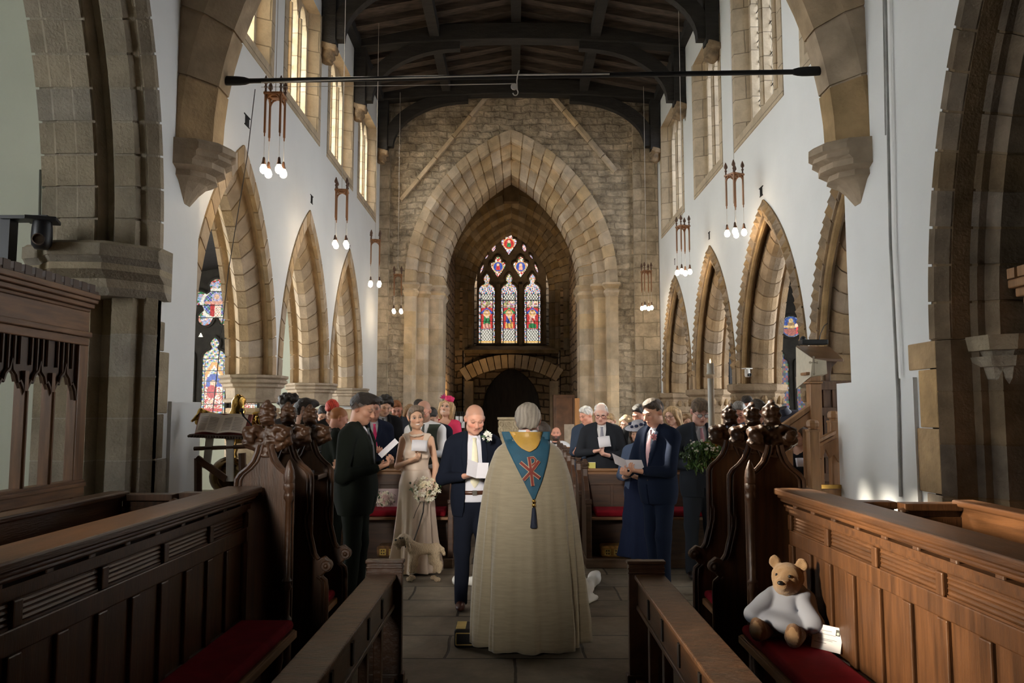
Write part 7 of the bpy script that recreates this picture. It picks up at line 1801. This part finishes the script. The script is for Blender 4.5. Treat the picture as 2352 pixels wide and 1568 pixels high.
guest('woman with long light brown hair half hidden behind the champagne dress',941,926,13.2,14,skin=PALE,female=True,hd=Head(12,8,0),hair=('long',(.30,.17,.08),4),outfit=gown((.05,.05,.06)),arms=rd)
guest('dark-haired guest whose face is hidden behind the bald man in the waistcoat',965,914,12.26,-10,skin=TAN,hd=Head(26,0,0),hair=('side',DKH,6),outfit=suit(CHAR,None),arms=rd)
guest('dark-haired young man in navy looking down, below the woman with the pink headpiece',999,930,10.42,-14,skin=FAIR,hd=Head(38,-10,0),hair=('side',DKH,8),outfit=suit(NAVY,None),arms=rd)
PINKC=(.62,.045,.11)
fasc=guest('laughing woman in a bright pink dress with a pink feather headpiece',1022,917,11.34,-4,skin=(.66,.40,.28),female=True,hd=Head(-12,-8,8,1.06),hair=('bob',BLON,5),outfit=gown(PINKC,.05,True,CLOTH,.2,.085,'dress',.009,.022),smile=True,closed=False,makeup=True,arms={1:arm((.22,-.02,1.15),(.10,-.20,1.05),(-.6,-.5,.1),(-.2,0,.9),.8),-1:arm((-.22,-.02,1.15),(-.10,-.20,1.05),(.6,-.5,.1),(.2,0,.9),.8)})
HP=mat('pink_headpiece',(.62,.02,.12),rough=.7,var=.2,scale=30)
S=SDF((-.1,-.1,-.06),(.1,.1,.10),.006); S.ell((0,0,0),(.065,.055,.04),k=.02)
for k in range(6): S.ell((.038*math.cos(k),.03*math.sin(k),.025+.01*(k%2)),(.03,.028,.026),k=.008)
S.bump(.004,90,2); o=S.build('headpiece',HP,fasc); o.matrix_local=Head(-12,-8,8,1.06).M@Matrix.Translation((.025,-.02,.115))
m=MB()
for k,(dx,dz) in enumerate(((-.06,.05),(-.085,.03),(-.04,.08),(-.095,.0))): m.loft([[(-.02,-.03,.13),(-.02,-.028,.13),(-.02,-.029,.132)],[(-.02+dx*.6,-.04,.13+dz*.6-.014),(-.02+dx*.6,-.036,.13+dz*.6),(-.02+dx*.6,-.04,.13+dz*.6+.014)],[(-.02+dx,-.04,.13+dz),(-.02+dx,-.039,.13+dz),(-.02+dx,-.04,.131+dz)]])
o=m.build('feather',mat('magenta_feather',(.40,.01,.12),rough=.7),fasc); o.matrix_local=Head(-12,-8,8,1.06).M
guest('ginger crop-haired man in dark green seen from behind the broad man',770,929,8.45,112,skin=RUDDY,hd=Head(22,10,0),hair=None,outfit=suit(GREEN,None),buzz=(.34,.13,.045),arms=rd)
guest('dark-haired bearded man in profile behind the left poppyheads',694,915,7.5,98,skin=FAIR,hd=Head(14,0,0,1.03),hair=('swept',(.022,.014,.010),4),outfit=suit((.016,.018,.020),None),beard=(.03,.02,.014),arms=rd)
guest('curly dark-haired man behind the bearded man on the left',662,904,8.6,60,skin=FAIR,hd=Head(10,20,0),hair=('curly',(.022,.015,.011),9),outfit=suit((.05,.05,.052),None),arms=rd)
guest('person with bright red dyed hair bending over a booklet',763,912,10.42,25,skin=PALE,female=True,hd=Head(34,-10,0,1.02),hair=('fringe',(.62,.05,.025),3),outfit=gown((.02,.02,.022)),arms=rd)
guest('dark-haired man in glasses looking down at the left end of the pews',741,927,11.34,10,skin=FAIR,hd=Head(34,10,0),hair=('short',(.012,.010,.010),7),outfit=suit((.012,.012,.014),None),glasses='plain',arms=rd)
# ---------------------------------------------------------------- people in the right block
OLDP=guest('old white-haired man in glasses and a dark suit reading behind the front right pew',1381,924,9.5,-4,skin=(.66,.38,.30),hd=Head(20,-6,0,1.06),w=1.05,dp=1.05,hair=('thin',WHH,3),outfit=suit((.017,.019,.024),(.20,.20,.25),(.62,.62,.64)),glasses='plain',open_=True,brow=(.5,.46,.42),cheek=.6,
  arms={1:arm((.28,-.04,1.12),(.08,-.24,1.11),(-.75,-.3,.2),(-.1,.3,.9),1.0),-1:arm((-.28,-.04,1.13),(-.10,-.25,1.16),(.8,-.25,.15),(.1,.2,.95),1.0)})
p=P(1388,1014,9.2); single('white order of service held by the old man in the dark suit',p.x,p.z,9.2,.135,.125,-.35,0,-.12)
guest('grey-haired man in a navy coat half hidden behind the old man',1352,930,10.42,-30,skin=RUDDY,hd=Head(20,-25,0),hair=('short',WHH,4),outfit=suit((.030,.042,.065),None),arms=rd,w=1.05)
guest('small fair-haired child behind the old man shoulder',1403,947,11.34,-20,skin=PALE,female=True,hd=Head(22,0,0),hair=('short',BLON,4),outfit=gown((.2,.2,.25)),arms=rd)
guest('fair-haired girl reading between the old man and the dark jacket',1441,950,10.42,-25,skin=PALE,female=True,hd=Head(18,-10,0),hair=('bob',(.36,.25,.14),4),outfit=gown((.05,.04,.04)),arms=rd)
p=P(1428,1000,10.15); single('white order of service held by the fair-haired girl',p.x,p.z,10.15,.085,.16,-.3,-.2,.08)
guest('dark-haired man in a black jacket behind the flowered hat',1474,925,9.52,-25,skin=RUDDY,hd=Head(22,-20,0),hair=('short',DKH,4),outfit=suit((.014,.015,.017),None),arms=rd,w=1.05)
hx,hh=at(1468,966,8.55)
hatw=person('woman in a blue coat with a flowered navy and white hat',hx,8.55,0,-30,hh,skin=(.58,.34,.24),female=True,hd=Head(16,0,0),hair=('bob',BRH,4),outfit=lambda r,c:(gown((.012,.018,.045),.18,False,CLOTH,.24,.08,'dress')(r,c),jacket(r,c,(.075,.105,.175),'open',.62,True,'coat')),arms=rd,w=1.0)
hm=MB(); hm.lathe([(.0,.15),(.06,.145),(.085,.10),(.09,.085),(.15,.07),(.155,.064),(.09,.075),(.08,.085)],(0,.01,.0),24)
o=hm.build('hat',mat('hat_straw',(.42,.42,.48),rough=.8,var=.15,scale=30),hatw,smooth=True); o.matrix_local=Head(16,0,0).M
hm=MB()
for k in range(9): a=k*.7; hm.sphere((.085*math.cos(a),.01+.085*math.sin(a),.095+.012*(k%3)),.026,8,rz=.018)
o=hm.build('hat_flowers',mat('hat_navy',(.012,.018,.06),rough=.7,var=.5,scale=40),hatw,smooth=True); o.matrix_local=Head(16,0,0).M
p=P(1463,1025,8.28); flowers('pale rose corsage with white flowers on the blue coat',p,5,.022,(.035,.02,.035),[(.66,.50,.46),(.75,.72,.66)],name='corsage',leaves=8,lsize=.022)
p=P(1463,1050,8.26); single('white order of service held by the woman in the blue coat',p.x,p.z,8.26,.09,.06,-.6,-.3,.3)
guest('fair long-haired woman in glasses behind the young man in navy',1546,931,10.42,-30,skin=PALE,female=True,hd=Head(16,-14,0,1.04),hair=('long',BLON,5),outfit=gown((.05,.035,.03)),glasses='plain',arms=rd,makeup=True)
guest('curly-haired woman in a black beaded top beside the young man in grey',1573,948,11.34,-10,skin=FAIR,female=True,hd=Head(14,20,0),hair=('wavy',(.22,.12,.05),5),outfit=gown((.010,.010,.012)),arms=rd)
usher=guest('young man in glasses and a grey suit with a pink tie behind the candle',1604,913,8.25,4,skin=(.68,.40,.31),hd=Head(22,0,0,1.06),w=1.02,hair=('fringe',(.13,.085,.05),6),outfit=suit((.030,.036,.048),(.55,.28,.33),(.60,.62,.70),'closed'),glasses='glare',arms=read2(1.09,-.27,.05),open_=True)
p=P(1590,1052,7.95); single('white order of service held by the young man in grey',p.x,p.z,7.95,.10,.07,-1.0,0,.3)
guest('grey-haired man in glasses and a blue grey suit behind the right poppyheads',1699,920,9.5,-16,skin=RUDDY,hd=Head(26,-8,0,1.05),hair=('short',GREYH,4),outfit=suit((.075,.10,.16),None,(.66,.66,.68)),glasses='plain',arms=rd)
guest('brown-haired man hidden behind the carved right poppyhead',1731,914,8.65,10,skin=RUDDY,hd=Head(30,0,0,1.05),hair=('short',(.045,.032,.024),6),outfit=suit((.016,.022,.045),None),arms=rd)
guest('dark-haired man at the back right, behind the grey-haired man in glasses',1713,906,10.42,-5,skin=RUDDY,hd=Head(20,0,0),hair=('short',DKH,9),outfit=suit(CHAR,None),arms=rd)
nh=guest('woman in a wide navy hat behind the pulpit stair rail',1808,938,9.45,-60,skin=FAIR,female=True,hd=Head(24,0,0),hair=('bob',DKH,4),outfit=gown((.010,.012,.022)),arms=rd)
hm=MB(); hm.lathe([(.0,.175),(.07,.165),(.10,.10),(.105,.085),(.20,.055),(.205,.048),(.105,.07),(.09,.08)],(0,.01,.0),24); o=hm.build('hat',mat('navy_hat',(.010,.012,.030),rough=.6,var=.2),nh,smooth=True); o.matrix_local=Head(24,0,0).M
curl=guest('woman with long curly brown hair in black behind the pulpit stairs',1834,968,8.2,-40,z0=0,skin=FAIR,female=True,hd=Head(20,0,0),hair=('wavy',(.075,.045,.028),5),outfit=gown((.010,.010,.013)),arms=rd)
p=P(1842,1062,7.93); single('white order of service held by the curly-haired woman behind the pulpit stairs',p.x,p.z,7.93,.12,.09,-.5,0,.05)
# ---------------------------------------------------------------- seated clergyman far down the aisle
YC2=15.6; sx_=P(1277,980,YC2).x
ch=thing('chair','dark wooden chair under the seated clergyman','chair',(sx_,YC2+.05,0))
m=MB(); m.box(-.24,.24,-.22,.24,.40,.44); m.build('seat',PEW,ch)
m=MB(); m.box(-.24,.24,.24,.28,.44,.95); m.build('backrest',PEW,ch)
for a in (-.2,.2):
    for b in (-.19,.2): MB().box(a-.02,a+.02,b-.02,b+.02,0,.40).build('leg',PEW,ch)
def surplice(root,c):
    S=SDF((-.45,-.60,.20),(.45,.25,1.5),.0115); body_torso(S,.03,1.1,1.15)
    for sx,a in c['arms'].items(): sleeve(S,c['sj'][sx],a,.085,.085,.085,.06)
    for sx in (1,-1): S.cap((sx*.10,-.02,.95),(sx*.16,-.42,.90),.11,.10,.05); S.cap((sx*.16,-.42,.90),(sx*.15,-.44,.50),.10,.11,.04)
    S.bump(.006,30,4); S.cap((0,.0,1.38),(0,-.02,1.6),.075,.085,.01,'s'); S.build('surplice',SHIRTM,root,(.58,.58,.60))
    S=SDF((-.3,-.6,.30),(.3,-.2,.62),.012)
    for sx in (1,-1): S.cap((sx*.15,-.44,.56),(sx*.14,-.46,.42),.08,.07,.03); S.ell((sx*.14,-.52,.41),(.045,.12,.045),k=.02)
    S.build('cassock',CLOTH,root,(.012,.012,.014))
    m=MB(); m.tube([(.075*math.cos(a),.02+.07*math.sin(a),1.44) for a in [2*PI*k/20 for k in range(21)]],.03,8); m.build('black_scarf',BLK,root,smooth=True)
clergy=person('bearded clergyman in a white surplice seated far down the aisle',sx_,YC2,-.46,-12,1.83,skin=RUDDY,hd=Head(-4,8,0,1.05),beard=(.05,.03,.02),outfit=surplice,arms={1:arm((.30,-.05,1.12),(.16,-.30,1.0),(-.5,-.5,0),(-.2,0,.9),.8),-1:arm((-.30,-.05,1.12),(-.16,-.30,1.0),(.5,-.5,0),(.2,0,.9),.8)},vox=.0075,legs=False)
# ---------------------------------------------------------------- teddy bear with its card
TB=P(1768,1400,4.10); bear=thing('teddy_bear','brown teddy bear in a white gown sitting on the red cushion','teddy bear',(1.395,4.17,.54),math.radians(-38))
FUR=vmat('bear_fur',rough=.95,spec=.1,bump=.5,bscale=300,sheen=.4)
S=SDF((-.22,-.30,-.01),(.22,.16,.46),.0058); bc=(0,.02,.30)
S.ell((0,.02,.12),(.085,.075,.12),k=.03); S.ell((0,.0,.295),(.080,.075,.072),k=.02); S.ell((0,-.070,.272),(.042,.040,.035),k=.02); S.ell((0,-.02,.25),(.065,.06,.045),k=.02)
for sx in (1,-1):
    S.ell((sx*.070,.015,.362),(.032,.014,.034),k=.008); S.ell((sx*.070,-.004,.362),(.020,.012,.022),k=.004,op='s')
    S.cap((sx*.06,-.02,.055),(sx*.085,-.17,.048),.048,.044,.03); S.ell((sx*.09,-.195,.06),(.042,.028,.058),k=.015); S.cap((sx*.085,.0,.19),(sx*.13,-.08,.10),.034,.030,.02)
S.bump(.0018,220,3); S.fn((-9,-9,-9),(9,9,9),lambda X,Y,Z,Fv:np.maximum(Fv,.003-Z),0,'i')
def bearc(v):
    c=np.tile(np.array((.33,.21,.115),np.float32),(len(v),1)); w=((v[:,2]<.13)&(v[:,1]<-.12)&(v[:,1]>-.215))[:,None]; return np.where(w,np.array((.15,.075,.035),np.float32),c)
S.build('body',FUR,bear,bearc)
MB().sphere((0,-.108,.283),.016,10,rz=.011).build('nose',BLK,bear,smooth=True)
for sx in (1,-1): MB().sphere((sx*.033,-.064,.312),.009,8).build('eye',BLK,bear,smooth=True)
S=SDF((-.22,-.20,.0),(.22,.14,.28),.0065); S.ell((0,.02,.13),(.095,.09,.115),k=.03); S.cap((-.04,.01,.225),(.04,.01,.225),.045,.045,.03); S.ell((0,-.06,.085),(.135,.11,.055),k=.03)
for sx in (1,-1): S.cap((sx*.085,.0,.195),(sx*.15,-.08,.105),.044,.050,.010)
S.bump(.005,55,4); S.ell((0,.0,.27),(.05,.05,.03),k=.005,op='s'); S.build('gown',SHIRTM,bear,(.25,.27,.33))  # white gown, its colour darkened to stand in for shade on the bear
cd=thing('card','white printed card propped against the bear on the red cushion','card',(1.485,3.93,.54)); cd.rotation_euler=(-.30,0,math.radians(-50))
MB().box(-.075,.075,-.001,.001,0,.115).build('card_sheet',mat('card_white',(.72,.72,.76),rough=.7,var=.02),cd); MB().box(-.07,.085,.012,.014,0,.105).build('card_back',MATS['card_white'],cd)
m=MB()
for i,(z,w0,w1) in enumerate(((.098,-.062,-.03),(.088,-.062,.022),(.072,-.062,.045),(.066,-.062,-.05),(.050,-.045,.05),(.044,-.045,.03),(.030,-.062,.0))): m.box(w0,w1,-.0018,-.001,z,z+.0028)
m.build('printed_lines',mat('card_print',(.32,.32,.36),rough=.9),cd)
m=MB(); m.box(.042,.064,-.0018,-.001,.076,.104); m.build('photo_print',mat('photo_dark',(.03,.035,.03),rough=.6),cd); m=MB(); m.sphere((.053,-.002,.086),.007,8,ry=.001); m.build('photo_figure',mat('photo_light',(.5,.5,.46)),cd)
# ================================================================ light
W=bpy.data.worlds.new('sky'); SC.world=W; W.use_nodes=True
bg=W.node_tree.nodes['Background']; bg.inputs[0].default_value=(0.93,0.965,1.0,1); bg.inputs[1].default_value=17.0
su=bpy.data.lights.new('sun','SUN'); so=bpy.data.objects.new('sun',su); COL.objects.link(so)
su.energy=55.0; su.angle=math.radians(1.6); su.color=(1.0,0.90,0.76)
so.rotation_euler=Vector((1.0,-0.75,-1.05)).to_track_quat('-Z','Y').to_euler(); so.location=(-12,10,14)
def arealight(name,loc,to,size,power,col,sy=None):
    la=bpy.data.lights.new(name,'AREA'); la.energy=power; la.color=col; la.size=size
    if sy: la.shape='RECTANGLE'; la.size_y=sy
    o=bpy.data.objects.new(name,la); COL.objects.link(o); o.location=loc
    o.rotation_euler=(Vector(to)-Vector(loc)).to_track_quat('-Z','Y').to_euler(); return o
def spot(name,loc,to,power,col,ang=80,blend=.6,rad=.05):
    la=bpy.data.lights.new(name,'SPOT'); la.energy=power; la.color=col; la.spot_size=math.radians(ang); la.spot_blend=blend; la.shadow_soft_size=rad
    o=bpy.data.objects.new(name,la); COL.objects.link(o); o.location=loc
    o.rotation_euler=(Vector(to)-Vector(loc)).to_track_quat('-Z','Y').to_euler(); return o
for xw,yc,s_ in AISLEWIN:      # daylight in the aisle windows
    arealight('aisle_window_light',(xw,yc,2.5),(0,yc,2.2),1.5,10 if s_<0 else 1.5,(1.0,.95,.88),2.1)
c1=arealight('chapel_window_light',(-7.05,2.4,3.2),(2.1,3.4,1.25),1.0,46,(1.0,.82,.58),1.6); c1.data.spread=math.radians(15)
e1=arealight('east_fill_light',(-2.4,-4.7,4.6),(-.15,8.7,1.3),1.2,26,(1.0,.93,.83),2.4); e1.data.spread=math.radians(15)  # added fill, narrow beam onto the wedding group; no window stands here
# warm uplights standing inside the tower
spot('tower_uplight',(1.28,18.9,1.9),(1.45,21.0,4.2),190,(1.0,0.60,0.25))
spot('tower_uplight',(0.9,19.3,2.4),(.3,21.7,8.2),260,(1.0,0.70,0.40),60)
spot('tower_uplight',(-1.48,18.9,1.9),(-1.6,21.0,4.0),70,(1.0,0.60,0.25))
SC.view_settings.view_transform='Standard'; SC.view_settings.look='None'; SC.view_settings.exposure=0.0; SC.view_settings.gamma=1.0
SC.view_settings.use_curve_mapping=False
SC.cycles.use_denoising=True; SC.cycles.use_adaptive_sampling=True; SC.cycles.adaptive_threshold=0.02; SC.cycles.max_bounces=7; SC.cycles.diffuse_bounces=4; SC.cycles.glossy_bounces=3; SC.cycles.transmission_bounces=4; SC.cycles.transparent_max_bounces=12
SC.cycles.sample_clamp_indirect=6.0; SC.cycles.caustics_reflective=False; SC.cycles.caustics_refractive=False
